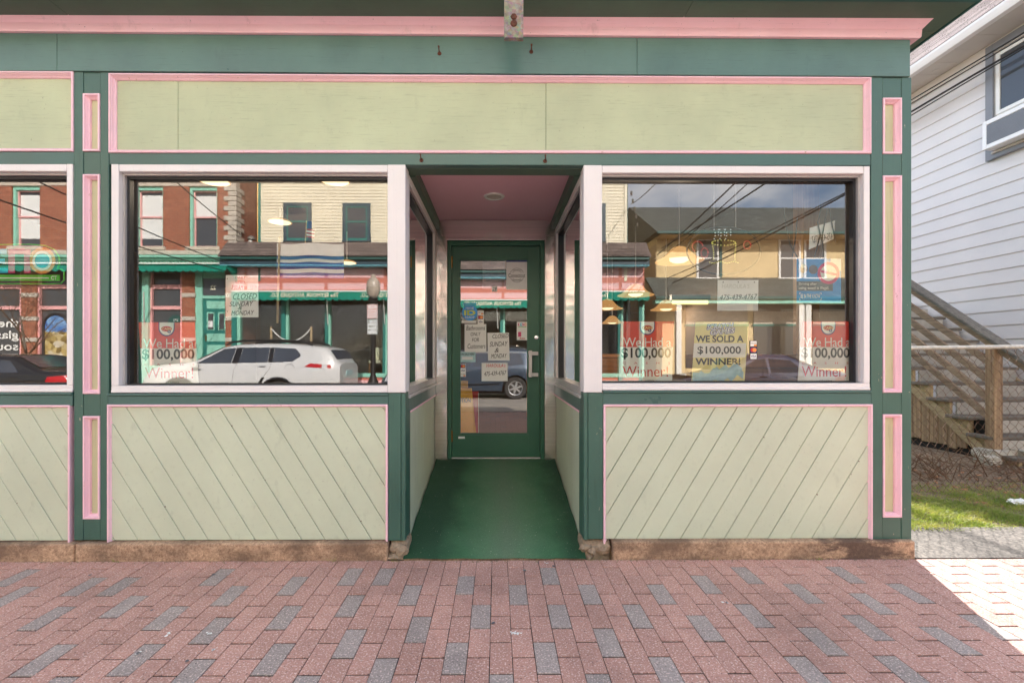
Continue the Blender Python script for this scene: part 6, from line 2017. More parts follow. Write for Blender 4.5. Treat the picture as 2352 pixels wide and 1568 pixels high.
for p_ in CW:
    x0, x1, za, zb_ = rx(p_, S0), rx(p_ + 64, S0), rz(553, S0), rz(467, S0)
    w = MB().box(x0 + 0.06, x1 - 0.06, OPP - 0.02, OPP + 0.004, za + .05, zb_ - .05).build('window', M['dark_pane'], cream)
    mb = MB(); c_ = 0.13
    mb.box(x0, x0 + c_, OPP - 0.01, OPP + 0.035, za, zb_); mb.box(x1 - c_, x1, OPP - 0.01, OPP + 0.035, za, zb_)
    mb.box(x0 + c_ + .0005, x1 - c_ - .0005, OPP - 0.01, OPP + 0.036, zb_ - c_, zb_); mb.box(x0 - .02, x1 + .02, OPP - 0.01, OPP + 0.05, za - .05, za - .0005)
    mb.build('casing', M['blue_trim'], w)
    mb = MB(); zm = (za + zb_) / 2
    a, b_ = x0 + c_ + .001, x1 - c_ - .001
    mb.box(a, a + .05, OPP - 0.01, OPP + .018, za, zb_ - c_); mb.box(b_ - .05, b_, OPP - 0.01, OPP + .018, za, zb_ - c_)
    mb.box(a + .051, b_ - .051, OPP - 0.01, OPP + .02, zm - .03, zm + .03); mb.box(a + .051, b_ - .051, OPP - 0.01, OPP + .018, za, za + .09)
    mb.box(a + .051, b_ - .051, OPP - 0.01, OPP + .018, zb_ - c_ - .05, zb_ - c_)
    mb.build('sash', M['teal'], w)
# pent roof, gutter, fascia boards
SE = S0 - 0.6
ex0, ex1 = rx(500, SE), rx(1496, SE)
zr0, zr1 = rz(587, SE), rz(557, S0)
MB().prism_x([(OPP + 0.01, zr1), (OPP + 0.01, zr1 - 0.1), (G - SE, zr0 - 0.06), (G - SE, zr0)], ex0, ex1).build('pent_roof', M['shingle_brown'], cream, fix=True)
for (ya, yc, s_, bk, m_) in ((587, 596, SE, 0.12, 'teal_dk'), (596, 608, SE + 0.12, 0.1, 'blue_trim'), (608, 611, SE + 0.10, 0.35, 'sky_trim')):
    MB().box(rx(504, s_), rx(1492, s_), G - s_ - bk, G - s_, rz(yc, s_) + 0.001, rz(ya, s_)).build('fascia_board', M[m_], cream, bevel=0.01, segs=1)
MB().box(rx(543, S0), rx(1480, S0), OPP - 0.1, G - SE - 0.13, rz(612.5, S0), rz(611, S0) + 0.02).build('soffit', M['salmon'], cream)
# pink panelled frieze
sf = oob('shopfront_frieze', M['salmon'], cream, 531, 1480, 612, 667, S0 + 0.0, 0.12)
cols = [531, 564.5, 645.5, 749, 885, 1022, 1157, 1290, 1425, 1480]
for i in range(len(cols) - 1):
    a, b_ = cols[i] + 3.5, cols[i + 1] - 3.5
    for ya, yc in ((615.5, 637.5), (650, 664.5)):
        oob('frieze_panel', M['rose'], sf, a, b_, ya, yc, S0 - 0.012, 0.0118, 0.004)
oob('white_moulding', M['off_white'], cream, 531, 1482, 666.8, 670, S0 - 0.14, 0.2)
# mint posts, big panes, stall riser
for a, b_ in ((531, 551), (645.7, 662.6), (746, 758.5), (879, 889), (1015, 1028), (1150, 1163), (1285, 1298), (1420, 1432), (1468, 1480)):
    po = oob('shop_post', M['mint'], cream, a, b_, 670, 905, S0 + 0.0, 0.18, 0.01)
    oob('post_face', M['teal'], po, a, a + (b_ - a) * 0.6, 670.5, 904, S0 - 0.025, 0.024)
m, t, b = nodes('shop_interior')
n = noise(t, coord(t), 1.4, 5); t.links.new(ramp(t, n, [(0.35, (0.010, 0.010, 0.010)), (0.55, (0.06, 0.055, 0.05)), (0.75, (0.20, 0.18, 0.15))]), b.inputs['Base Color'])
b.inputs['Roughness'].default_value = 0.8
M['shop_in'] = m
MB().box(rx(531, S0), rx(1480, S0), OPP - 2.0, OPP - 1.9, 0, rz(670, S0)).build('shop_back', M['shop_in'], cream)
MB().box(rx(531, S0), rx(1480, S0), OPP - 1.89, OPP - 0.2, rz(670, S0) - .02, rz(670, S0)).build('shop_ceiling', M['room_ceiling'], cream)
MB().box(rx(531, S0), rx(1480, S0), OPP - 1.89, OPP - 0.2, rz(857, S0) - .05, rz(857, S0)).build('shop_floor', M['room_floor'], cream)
edges = [551, 645.7, 662.6, 746, 758.5, 879, 889, 1015, 1028, 1150, 1163, 1285, 1298, 1420, 1432, 1468]
for i in range(0, len(edges), 2):
    MB().quad((rx(edges[i + 1], S0), OPP - 0.08, rz(857, S0)), (rx(edges[i], S0), OPP - 0.08, rz(857, S0)), (rx(edges[i], S0), OPP - 0.08, rz(671, S0)), (rx(edges[i + 1], S0), OPP - 0.08, rz(671, S0))).build('shop_pane', M['glass_side'], cream)
    oob('transom_bar', M['gasket'], cream, edges[i], edges[i + 1], 717, 719, S0 + 0.1, 0.03)
for ya, yc, m_, fw in ((857, 866, 'mint', 0.05), (866, 873, 'salmon', 0.0), (873, 905, 'rose', 0.02)):
    MB().box(rx(531, S0), rx(1480, S0), OPP - 0.15, OPP + fw, rz(yc, S0) + .001, rz(ya, S0)).build('stall_board', M[m_], cream)
# things in the antiques window
def antiques(name, label, cat, builder, px, s_):
    p_ = thing(name, label, cat, (rx(px, s_), G - s_, rz(857, S0)))
    builder(p_, rx(px, s_), G - s_, rz(857, S0))
def chair_b(p_, x, y, z):
    MB().box(x - .28, x + .28, y - .25, y + .25, z + .38, z + .5).build('seat', M['letter_cream'], p_, bevel=0.04)
    MB().box(x - .28, x + .28, y - .30, y - .2, z + .501, z + 1.05).build('backrest', M['letter_cream'], p_, bevel=0.04)
    for a in (-.25, .25):
        for b2 in (-.24, .22): MB().box(x + a - .025, x + a + .025, y + b2 - .025, y + b2 + .025, z, z + .379).build('leg', M['oak_z'], p_)
antiques('antique_chair', 'cream upholstered antique chair in the shop window behind the street lamp', 'chair', chair_b, 866, S0 + 0.8)
def cab_b(p_, x, y, z):
    MB().box(x - .5, x + .5, y - .3, y + .1, z, z + 1.05).build('carcass', M['oak_z'], p_, bevel=0.01)
    for a in (-.24, .24): MB().box(x + a - .21, x + a + .21, y + .1005, y + .125, z + .08, z + .98).build('door', M['oak_z'], p_, bevel=0.01)
antiques('antique_cabinet', 'small wooden cabinet in the antiques window behind the posts and chain', 'cabinet', cab_b, 700, S0 + 1.0)
antiques('tall_cabinet', 'wooden cabinet in the antiques window opposite the entry', 'cabinet', cab_b, 1090, S0 + 1.1)
# white chain between two wooden posts on the far pavement
cb = thing('chain_barrier', 'white chain hung between two wooden posts before the antiques window', 'barrier', (rx(668, 14.4), G - 14.4, 0))
for px in (623, 715):
    MB().tube([(rx(px, 14.4), G - 14.4, 0), (rx(px, 14.4), G - 14.4, rz(750, 14.4))], 0.045, 8).build('post', M['wood_pale'], cb)
xa, xb, zA, zl_ = rx(624, 14.4), rx(714, 14.4), rz(755, 14.4), rz(784, 14.4)
mb = MB(); nl = 30
def cat(u): return (xa + (xb - xa) * u, zl_ + (zA - zl_) * (2 * u - 1) ** 2)
for i in range(nl):
    u0, u1 = (i - 0.15) / nl, (i + 1.15) / nl
    p0, p1 = cat(u0), cat(u1)
    off = 0.02 if i % 2 else 0.0
    mb.tube([(p0[0], G - 14.4 + off, p0[1]), ((p0[0] + p1[0]) / 2, G - 14.4 + 0.03 - off, (p0[1] + p1[1]) / 2 + 0.012), (p1[0], G - 14.4 + off, p1[1])], [0.012, 0.028, 0.012], 6)
kind(mb.build('chain', M['off_white'], cb), 'stuff')

# ---- yellow stucco building further along
SBK = 17.0
TX0 = rx(1508, SBK); TX1 = TX0 + 13
yt = G - SBK
tan = thing('stucco_building', 'yellow stucco house with grey roofs and a porch, next to the cream building', 'building', (TX0 + 5, yt, 0))
ze, zrid = rz(536, SBK - 0.5), rz(476, SBK + 3.2)
zl1, zl0 = rz(637, SBK), rz(681, SBK - 1.2)
MB().box(TX0, TX1, yt - 9, yt, -0.1, ze + 0.05).build('wall', M['stucco'], tan)
# left side clad in tan boards
z = 0.4
sb = MB().box(0, 0.02, -9, 0.0, 0, EXP * 1.5).build('siding_board', M['tan']); sbm = sb.data; bpy.data.objects.remove(sb)
for k in range(30):
    zz = 0.4 + k * EXP * 1.55
    if zz > ze - 0.1: break
    o = bpy.data.objects.new('siding_board', sbm); COL.objects.link(o); o.parent = tan
    L = org(tan); o.location = (TX0 - 0.022 - L.x, yt - 0.01 - L.y, zz - L.z); o.rotation_euler = (0, R(-6), 0)
MB().add([(TX0 - .3, yt + 0.85, ze), (TX1 + .3, yt + 0.85, ze), (TX1 + .3, yt - 3.2, zrid), (TX0 - .3, yt - 3.2, zrid), (TX1 + .3, yt - 9.4, ze), (TX0 - .3, yt - 9.4, ze)],
         [(0, 1, 2, 3), (3, 2, 4, 5), (0, 3, 5), (1, 4, 2), (0, 5, 4, 1)]).build('roof', M['shingle_grey'], tan)
MB().box(TX0 - .3, TX1 + .3, yt + 0.85, yt + 0.95, ze - 0.12, ze).build('gutter', M['teal_dk'], tan, bevel=0.02)
MB().box(TX0 - .02, TX1, yt - 0.02, yt + 0.849, ze - 0.14, ze - 0.05).build('soffit', M['tan'], tan)
# lower pent roof over the porch
MB().prism_x([(yt + 0.01, zl1), (yt + 0.01, zl1 - 0.15), (yt + 1.25, zl0 - 0.02), (yt + 1.25, zl0 + 0.04)], TX0 - 0.5, TX1).build('porch_roof', M['shingle_grey'], tan, fix=True)
MB().box(TX0 - 0.5, TX1, yt + 1.25, yt + 1.35, zl0 - 0.12, zl0 + 0.0).build('gutter', M['teal_dk'], tan, bevel=0.02)
MB().box(TX0 - 0.5, TX1, yt + 0.9, yt + 1.24, zl0 - 0.28, zl0 - 0.13).build('porch_beam', M['mint'], tan)
for px in (1559, 1840, 1856):
    MB().box(rx(px - 6, SBK - 1.1), rx(px + 6, SBK - 1.1), yt + 0.95, yt + 1.15, 0, zl0 - 0.285).build('porch_post', M['off_white'], tan, bevel=0.01)
for a, b_ in ((1575, 1715), (1730, 1830), (1865, 1990)):
    w = MB().box(rx(a, SBK), rx(b_, SBK), yt + 0.001, yt + 0.03, rz(845, SBK), rz(700, SBK)).build('porch_window', M['dark_pane'], tan)
    MB().box(rx(a, SBK), rx(b_, SBK), yt + 0.031, yt + 0.06, rz(744, SBK), rz(715, SBK)).build('frosted_panel', M['stone_smooth'], w)
    MB().box(rx(a, SBK) - .06, rx(b_, SBK) + .06, yt + 0.031, yt + 0.08, rz(749, SBK), rz(744.5, SBK)).build('mid_rail', M['teal'], w)
for a, b_ in ((1599, 1650), (1787, 1838), (1846, 1897)):
    x0, x1, za, zb_ = rx(a, SBK), rx(b_, SBK), rz(637, SBK), rz(548, SBK)
    w = MB().box(x0 + .04, x1 - .04, yt + .001, yt + .02, za, zb_).build('window', M['dark_pane'], tan)
    mb = MB()
    mb.box(x0, x0 + .09, yt + .001, yt + .05, za, zb_); mb.box(x1 - .09, x1, yt + .001, yt + .05, za, zb_)
    mb.box(x0 + .091, x1 - .091, yt + .001, yt + .05, zb_ - .09, zb_); mb.box(x0 - .04, x1 + .04, yt + .001, yt + .07, za - .08, za - .001)
    mb.box(x0 + .091, x1 - .091, yt + .001, yt + .04, (za + zb_) / 2 - .03, (za + zb_) / 2 + .03)
    mb.build('frame', M['off_white'], w)
MB().box(rx(1651, SBK) + .02, rx(1657, SBK) + .02, yt + .001, yt + .04, rz(642, SBK), rz(548, SBK)).build('shutter', M['teal_dk'], tan)
# service mast and weatherhead on the brick corner, meters
sm = thing('service_mast', 'grey electric service mast with a hooded weatherhead at the brick corner', 'service mast', (rx(577, S0 + .3), OPP - .2, 4.8))
xm_ = rx(576, S0 + 0.15); ym_ = OPP - 0.12
MB().tube([(xm_, ym_, rz(592, S0)), (xm_, ym_, rz(549, S0))], 0.075, 10).build('mast', M['off_white'], sm)
MB().lathe([(0.0, 0.0), (0.09, 0.0), (0.15, 0.02), (0.13, 0.10), (0.06, 0.16), (0.0, 0.17)], (xm_ + .04, ym_, rz(551, S0)), 14).build('hood', M['galv'], sm, smooth=True)
dp = thing('downpipe', 'rust streaked copper downpipe on the brick side wall', 'downpipe', (BX1 + .06, OPP - 1.3, 4.5))
MB().tube([(BX1 + 0.09, OPP - 1.5, 4.4), (BX1 + 0.09, OPP - 1.5, ztop)], 0.06, 8).build('pipe', M['brass'], dp)
# overhead cables
def span(pts, r_, label):
    P0, P1 = pts
    A = Vector((rx(P0[0], P0[2]), G - P0[2], rz(P0[1], P0[2], P0[0]))); B = Vector((rx(P1[0], P1[2]), G - P1[2], rz(P1[1], P1[2], P1[0])))
    B = B + (B - A) * (P1[3] if len(P1) > 3 else 0)
    q = []
    L = (B - A).length
    for i in range(17):
        u = i / 16
        p_ = A.lerp(B, u); p_.z -= 4 * u * (1 - u) * L * 0.012
        q.append(p_)
    tag(MB().tube(q, r_, 5).build('overhead_cable', M['cable']), label, 'cable')
span(((565, 548, 14.8), (395, 400, 9.0, 0.6)), 0.016, 'highest cable crossing the left window reflection down to the weatherhead')
span(((525, 606, 14.5), (300, 505, 9.0, 0.8)), 0.016, 'middle cable crossing the left window reflection')
span(((540, 628, 14.3), (300, 551, 9.0, 0.8)), 0.016, 'lowest cable crossing the left window reflection')
for i, (a, b_, lab) in enumerate((((1510, 585, 16.5), (1690, 405, 9.0, 0.8), 'leftmost cable fanning across the sky reflection'), ((1525, 590, 16.5), (1720, 405, 9.0, 0.8), 'second cable fanning across the sky reflection'), ((1520, 570, 16.0), (1760, 405, 8.5, 0.8), 'third cable fanning across the sky reflection'), ((1530, 640, 16.0), (1860, 470, 8.5, 0.8), 'cable sloping across the stucco reflection'), ((1545, 650, 16.0), (1900, 455, 8.5, 0.8), 'lowest cable sloping across the stucco reflection'), ((1448, 470, 14.8), (1500, 418, 9.0, 0.6), 'short drop cable at the cream corner'))):
    span((a, b_), 0.015 if i % 2 else 0.022, lab)
ins = thing('insulator_rack', 'row of cable insulators on the corner of the cream building', 'insulators', (CX1 + .1, OPP, 7.0))
for k in range(5):
    zk = rz(445 + 18 * k, S0)
    MB().lathe([(0.0, -.08), (.05, -.07), (.03, -.03), (.055, 0.0), (.03, .04), (.05, .08), (0.0, .09)], (CX1 + 0.16 + 0.06 * k, OPP + 0.05, zk), 10).build('insulator', M['galv'], ins, smooth=True)

# ---- street lamp with parking signs
LS = 10.35
lp_ = thing('street_lamp', 'black street lamp with a frosted acorn globe on the far kerb', 'street lamp', (rx(857, LS), G - LS, -0.02))
lx_, ly_ = rx(857, LS), G - LS
zg = rz(685, LS)
zs = lambda py: rz(py, LS)
MB().lathe([(0.0, 0), (0.20, 0), (0.20, 0.12), (0.16, 0.16), (0.15, 0.5), (0.10, 0.58), (0.075, 0.7), (0.065, zs(700)), (0.075, zs(697))], (lx_, ly_, 0), 16).build('pole', M['black'], lp_, smooth=True)
MB().lathe([(0.075, zs(700)), (0.12, zs(694)), (0.10, zs(691)), (0.14, zs(687)), (0.13, zs(684)), (0.0, zs(684))], (lx_, ly_, 0), 16).build('collar', M['black'], lp_, smooth=True)
gl_ = [(0.09, zs(684)), (0.16, zs(680)), (0.215, zs(670)), (0.232, zs(660)), (0.225, zs(652)), (0.19, zs(645)), (0.13, zs(640)), (0.075, zs(637)), (0.085, zs(635)), (0.06, zs(632)), (0.03, zs(630)), (0.0, zs(628))]
MB().lathe([(r_ * 0.87, h) for r_, h in gl_], (lx_, ly_, 0), 24).build('globe', M['globe'], lp_, smooth=True)
def street_sign(name, label, py0, py1, lines, colr):
    s_ = thing(name, label, 'sign', (lx_, ly_ + 0.1, zs(py1)))
    x0, x1, za, zb_ = rx(845.5, LS), rx(869, LS), zs(py1), zs(py0)
    MB().box(x0, x1, ly_ + 0.10, ly_ + 0.104, za, zb_).build('plate', M['paper'], s_, bevel=0.0)
    bd = MB(); e = 0.012
    for a, b_, c, d in ((x0 + e, x1 - e, za + e, za + 2 * e), (x0 + e, x1 - e, zb_ - 2 * e, zb_ - e), (x0 + e, x0 + 2 * e, za + 2 * e, zb_ - 2 * e), (x1 - 2 * e, x1 - e, za + 2 * e, zb_ - 2 * e)):
        bd.box(a, b_, ly_ + 0.1042, ly_ + 0.1052, c, d)
    bd.build('border', M[colr], s_)
    for body, u0, u1, v0, v1 in lines:
        letters(body, x0 + (x1 - x0) * u0, x0 + (x1 - x0) * u1, za + (zb_ - za) * v0, za + (zb_ - za) * v1, ly_ + 0.1062, M[colr], s_, facing=1, bold=0.015)
    return s_
street_sign('parking_sign', 'white sign with red lettering NO PARKING on the street lamp', 700, 732, (('NO', .35, .65, .78, .90), ('PARKING', .12, .88, .58, .71), ('12AM-5AM', .16, .84, .41, .52), ('VIOLATORS WILL BE', .14, .86, .27, .35), ('TICKETED & TOWED', .14, .86, .15, .23)), 'red_ink')
street_sign('parking_sign', 'green lettered two hour parking sign, lower one on the street lamp', 734, 768, (('2', .08, .26, .74, .92), ('HOUR', .45, .8, .84, .91), ('PARKING', .38, .88, .74, .81), ('7 AM', .2, .8, .46, .60), ('TO 5 PM', .12, .88, .22, .36)), 'teal_dk')

# ---- bare street tree on the far pavement
tr = thing('bare_tree', 'bare young street tree in front of the brick block', 'tree', (rx(62, 11.6), G - 11.6, 0))
tb, tw = MB(), MB()
def grow(p, d, L, r, lev, rr):
    n = 4; pts = [p]; rs = [r]
    q = p.copy(); dd = d.copy()
    for i in range(n):
        dd = (dd + Vector((rr.uniform(-.18, .18), rr.uniform(-.18, .18), rr.uniform(-.05, .14)))).normalized()
        q = q + dd * (L / n); pts.append(q.copy()); rs.append(r * (1 - 0.6 * (i + 1) / n))
    (tb if lev == 0 else tw).tube(pts, rs, 7 if lev < 2 else 4, cap=False)
    if lev < 4:
        for k in range(5 if lev == 0 else 4):
            i = rr.randint(1 if lev else 2, n)
            a = rr.uniform(0, 6.28)
            nd = (dd * 0.75 + Vector((math.cos(a), math.sin(a), rr.uniform(-.1, .5))) * 0.8).normalized()
            grow(pts[i], nd, L * rr.uniform(.5, .72), max(.004, rs[i] * .62), lev + 1, rr)
grow(Vector((rx(62, 11.6), G - 11.6, -0.05)), Vector((0.03, 0, 1)), 2.6, 0.055, 0, random.Random(12))
tb.build('trunk', M['bark'], tr); tw.build('branches', M['twig'], tr)
# ================================================================== PARKED CARS
def lerp_prof(pr_, x):
    if x <= pr_[0][0]: return pr_[0][1]
    for (a, za), (b, zb_) in zip(pr_, pr_[1:]):
        if x <= b:
            t_ = (x - a) / (b - a)
            return za + (zb_ - za) * t_
    return pr_[-1][1]
def smooth_prof(pr_, x, w=0.10):
    return sum(lerp_prof(pr_, x + k * w / 3) * c for k, c in ((-3, 1), (-2, 2), (-1, 3), (0, 4), (1, 3), (2, 2), (3, 1))) / 16
class Car:
    def __init__(s, name, label, X0, L, W, top, wheels, paint_, belt, wr=0.36, arch=0.43, floor=0.27, s_near=8.75, zroad=-0.15):
        s.L, s.W, s.top, s.belt = L, W, top, belt
        s.wheels, s.wr, s.arch, s.floor = wheels, wr, arch, floor
        s.yc = G - s_near - W / 2
        s.o = thing(name, label, 'car', (X0, s.yc, zroad), 'cars parked across the street')
        s.X0, s.zr = X0, zroad
        s.mat = paint_
        s.body()
    def zt(s, x): return smooth_prof(s.top, x)
    def hw(s, x, z):
        u = abs(x - s.L / 2) / (s.L / 2)
        plan = 1 - 0.20 * max(0, (u - 0.72) / 0.28) ** 2.2
        w = s.W / 2 * plan
        if z < s.belt:
            w *= 1 - 0.05 * ((z - 0.66) / 0.5) ** 2
            if z < 0.5: w *= 1 - 0.05 * (0.5 - z) / 0.3
            w += 0.010 * math.exp(-((z - (s.belt - 0.16)) / 0.03) ** 2)
        else:
            w = w * (1 - 0.05 * ((s.belt - 0.66) / 0.5) ** 2) - (z - s.belt) * 0.36
        return w
    def zb(s, x):
        z = s.floor + 0.10 * max(0, (abs(x - s.L / 2) / (s.L / 2) - 0.86) / 0.14)
        for xw in s.wheels:
            d = abs(x - xw)
            if d < s.arch: z = max(z, s.wr + math.sqrt(s.arch ** 2 - d * d) * 0.98)
        return z
    def P(s, x, y, z): return (s.X0 + x, s.yc + y, s.zr + z)
    def body(s):
        xs = set()
        n = 120
        for i in range(n + 1): xs.add(round(s.L * i / n, 4))
        for xw in s.wheels:
            for d in (-s.arch, s.arch, -s.arch * .97, s.arch * .97): xs.add(round(xw + d, 4))
        xs = sorted(xs)
        rows = []
        for x in xs:
            zt_, zb_ = s.zt(x), s.zb(x)
            rad = min(0.13, max(0.03, (zt_ - zb_) * 0.3))
            zm = zt_ - rad
            col = []
            for k in range(13):
                z = zb_ + (zm - zb_) * k / 12
                col.append((s.hw(x, z), z))
            wt = s.hw(x, zm)
            for a in (25, 50, 72, 90):
                col.append((max(0.05, wt - 0.22 * (1 - math.cos(R(a)))), zm + rad * math.sin(R(a))))
            col.append((max(0.02, wt * 0.45), zt_ + 0.012))
            col.append((0.0, zt_ + 0.018))
            rows.append(col)
        m = len(rows[0]); mb = MB()
        full = []
        for x, col in zip(xs, rows):
            ring_ = [s.P(x, w, z) for w, z in col] + [s.P(x, -w, z) for w, z in col[-2::-1]]
            full.append(ring_)
        k = len(full[0])
        mb.v = [p for r_ in full for p in r_]
        for i in range(len(xs) - 1):
            for j in range(k - 1):
                mb.f.append((i * k + j, i * k + j + 1, (i + 1) * k + j + 1, (i + 1) * k + j))
        mb.f.append(tuple(range(k - 1, -1, -1)))
        e = (len(xs) - 1) * k
        mb.f.append(tuple(range(e, e + k)))
        mb.build('body', s.mat, s.o, smooth=True, fix=True)
        ub = MB().box(s.X0 + 0.25, s.X0 + s.L - 0.25, s.yc - s.W / 2 + 0.26, s.yc + s.W / 2 - 0.26, s.zr + 0.2, s.zr + 0.86)
        ub.build('underbody', M['soot'], s.o)
        for sd in (1, -1):
            for xw in s.wheels:
                s.wheel(xw, sd)
    def wheel(s, xw, sd):
        c = s.P(xw, sd * (s.W / 2 - 0.13), s.wr)
        r = s.wr
        prof = [(r * .66, -0.11), (r * .93, -0.11), (r, -0.08), (r, 0.08), (r * .93, 0.11), (r * .69, 0.10), (r * .66, 0.06)]
        w = MB().lathe([(a, h * sd) for a, h in prof], c, 30, 'y').build('wheel', M['tyre'], s.o, smooth=True, fix=True)
        mb = MB()
        mb.lathe([(r * .55, 0.03 * sd), (r * .55, 0.055 * sd), (r * .655, 0.075 * sd), (r * .665, 0.06 * sd), (r * .66, 0.02 * sd)], c, 30, 'y')
        mb.lathe([(0.0, 0.05 * sd), (r * .17, 0.055 * sd), (r * .15, 0.075 * sd), (0.0, 0.078 * sd)], c, 16, 'y')
        for k in range(6):
            a = k * math.pi / 3 + 0.3
            ca_, sa_ = math.cos(a), math.sin(a)
            v = []
            for rr_, wd_, yy in ((r * .12, .10, .06), (r * .60, .075, .055)):
                for q in (-1, 1):
                    for dy in (-.02, .012):
                        v.append((c[0] + ca_ * rr_ - sa_ * q * wd_ * r, c[1] + sd * (yy + dy), c[2] + sa_ * rr_ + ca_ * q * wd_ * r))
            mb.add(v, [(0, 2, 3, 1), (4, 5, 7, 6), (0, 1, 5, 4), (2, 6, 7, 3), (1, 3, 7, 5), (0, 4, 6, 2)])
        mb.build('rim', M['alloy'], w, fix=True)
        MB().lathe([(0.0, 0.0), (r * .56, 0.0), (r * .56, 0.01 * sd), (0.0, 0.01 * sd)], (c[0], c[1], c[2]), 20, 'y').build('brake', M['soot'], w)
    def patch(s, name, quad, mat, off=0.006, nx=8, nz=6, sides=(1, -1), parent=None):
        """quad: four (x,z): bl, br, tr, tl laid on the flank"""
        for sd in sides:
            v = []
            for j in range(nz + 1):
                for i in range(nx + 1):
                    u, w_ = i / nx, j / nz
                    a = [quad[0][k] * (1 - u) + quad[1][k] * u for k in (0, 1)]
                    b = [quad[3][k] * (1 - u) + quad[2][k] * u for k in (0, 1)]
                    x, z = a[0] * (1 - w_) + b[0] * w_, a[1] * (1 - w_) + b[1] * w_
                    zz = z
                    zm = s.zt(x) - 0.13
                    y = s.hw(x, zz) if zz < zm else s.hw(x, zm) - 0.22 * (1 - math.sqrt(max(0, 1 - min(1, (zz - zm) / 0.13) ** 2)))
                    v.append(s.P(x, sd * (y + off), z))
            f = [(j * (nx + 1) + i, j * (nx + 1) + i + 1, (j + 1) * (nx + 1) + i + 1, (j + 1) * (nx + 1) + i) for j in range(nz) for i in range(nx)]
            if sd > 0: f = [t_[::-1] for t_ in f]
            MB().add(v, f).build(name, mat, parent or s.o, smooth='all')
    def top_patch(s, name, xa, xb, mat, margin=0.16, off=0.016):
        v = []; nx = 8; ny = 6
        for i in range(nx + 1):
            x = xa + (xb - xa) * i / nx
            zt_ = s.zt(x)
            w_ = s.hw(x, zt_ - 0.13) - margin
            for j in range(ny + 1):
                u = -1 + 2 * j / ny
                v.append(s.P(x, u * w_, zt_ + off + 0.004 * (1 - u * u)))
        f = [(i * (ny + 1) + j, (i + 1) * (ny + 1) + j, (i + 1) * (ny + 1) + j + 1, i * (ny + 1) + j + 1) for i in range(nx) for j in range(ny)]
        MB().add(v, f).build(name, mat, s.o, smooth='all')
    def line(s, pts, mat, r_=0.006, name='panel_gap', off=0.0):
        for sd in (1, -1):
            MB().tube([s.P(x, sd * (s.hw(x, z) + off), z) for x, z in pts], r_, 4).build(name, mat, s.o)
    def handle(s, x, z, mat):
        for sd in (1, -1):
            y = s.hw(x, z)
            MB().tube([s.P(x - .09, sd * y, z), s.P(x - .06, sd * (y + .03), z), s.P(x + .06, sd * (y + .03), z), s.P(x + .09, sd * y, z)], 0.013, 6).build('door_handle', mat, s.o)
    def mirror(s, x, z):
        for sd in (1, -1):
            y = s.hw(x, z)
            MB().box(s.X0 + x - .06, s.X0 + x + .07, s.yc + sd * (y + .03), s.yc + sd * (y + .20), s.zr + z - .06, s.zr + z + .09).build('wing_mirror', s.mat, s.o, bevel=0.03, segs=3)

# white estate-like SUV: lengths read from its mirror image
WX0 = rx(315, 8.75)
def cxp(px): return rx(px, 8.75) - WX0
def czp(py): return rz(py, 8.75) + 0.15
Lw = rx(774, 8.75) - WX0
topw = [(0, .78), (0.06, .92), (cxp(331), czp(850)), (cxp(345), czp(842)), (cxp(363), czp(837)), (cxp(415), czp(832)), (cxp(436), czp(829)), (cxp(500), czp(796)), (cxp(532), czp(790)), (cxp(590), czp(788)), (cxp(660), czp(789)), (cxp(700), czp(792)), (cxp(738), czp(797)), (cxp(750), czp(803)), (cxp(764), czp(826)), (cxp(770), czp(833)), (Lw, czp(838))]
w1 = cxp(411); w2 = cxp(636.5)
wc = Car('parked_suv', 'white parked SUV with black roof rails mirrored in the left display window', WX0, Lw, 1.92, topw, (w1, w2), M['car_white'], czp(834.5), wr=0.375, arch=0.46)
Q = lambda *p: [(cxp(a), czp(b)) for a, b in p]
wc.patch('side_window', Q((449, 834), (527, 833.5), (533, 799), (506, 801)), M['car_glass'])
wc.patch('side_window', Q((544, 833), (612, 832), (612, 797.5), (549, 798)), M['car_glass'])
wc.patch('side_window', Q((623, 832), (668, 830), (672, 800), (623, 797.8)), M['car_glass'])
wc.patch('side_window', Q((668, 830), (686, 818), (684, 812), (672, 800)), M['car_glass'], nx=4)
for (a, b_) in ((533, 544), ):
    wc.patch('pillar', Q((528, 834), (544, 834), (548, 798), (534, 798)), M['gasket'], 0.004, 3)
wc.patch('pillar', Q((612.5, 832), (622.5, 832), (622.5, 798), (612.5, 798)), M['gasket'], 0.004, 3)
wc.top_patch('windscreen', cxp(440), cxp(498), M['car_glass'])
wc.top_patch('rear_window', cxp(749), cxp(765), M['car_glass'], 0.12)
for sd in (1, -1):
    pts = [wc.P(cxp(a), sd * (wc.hw(cxp(a), wc.zt(cxp(a)) - .13) - 0.16), czp(b)) for a, b in ((503, 791), (515, 785), (540, 782), (620, 780.5), (680, 782.5), (706, 791))]
    MB().tube(pts, 0.03, 6).build('roof_rail', M['black'], wc.o)
wc.patch('tail_lamp', Q((697, 842), (757, 846), (755, 838), (712, 834)), M['tail'], 0.012)
wc.patch('tail_lens', Q((737, 846), (749, 846), (747, 836), (737, 834)), M['lens'], 0.016, 3)
wc.patch('arch_trim', Q((cxp and 590, 884), (598, 884), (607, 866), (601, 866)), M['black'], 0.010, 3)
for xw in (w1, w2):
    for sd in (1, -1):
        pts = []
        for k in range(13):
            a = R(180 - 15 * k)
            x, z = xw + 0.45 * math.cos(a), 0.375 + 0.45 * math.sin(a)
            pts.append(wc.P(x, sd * (wc.hw(x, max(z, .35)) + 0.004), z))
        MB().tube(pts, 0.035, 6).build('wheel_arch', M['gasket'], wc.o)
wc.handle(cxp(443 + 9), czp(847.5), M['chrome']); wc.handle(cxp(600), czp(841.5), M['chrome'])
wc.mirror(cxp(450), czp(838))
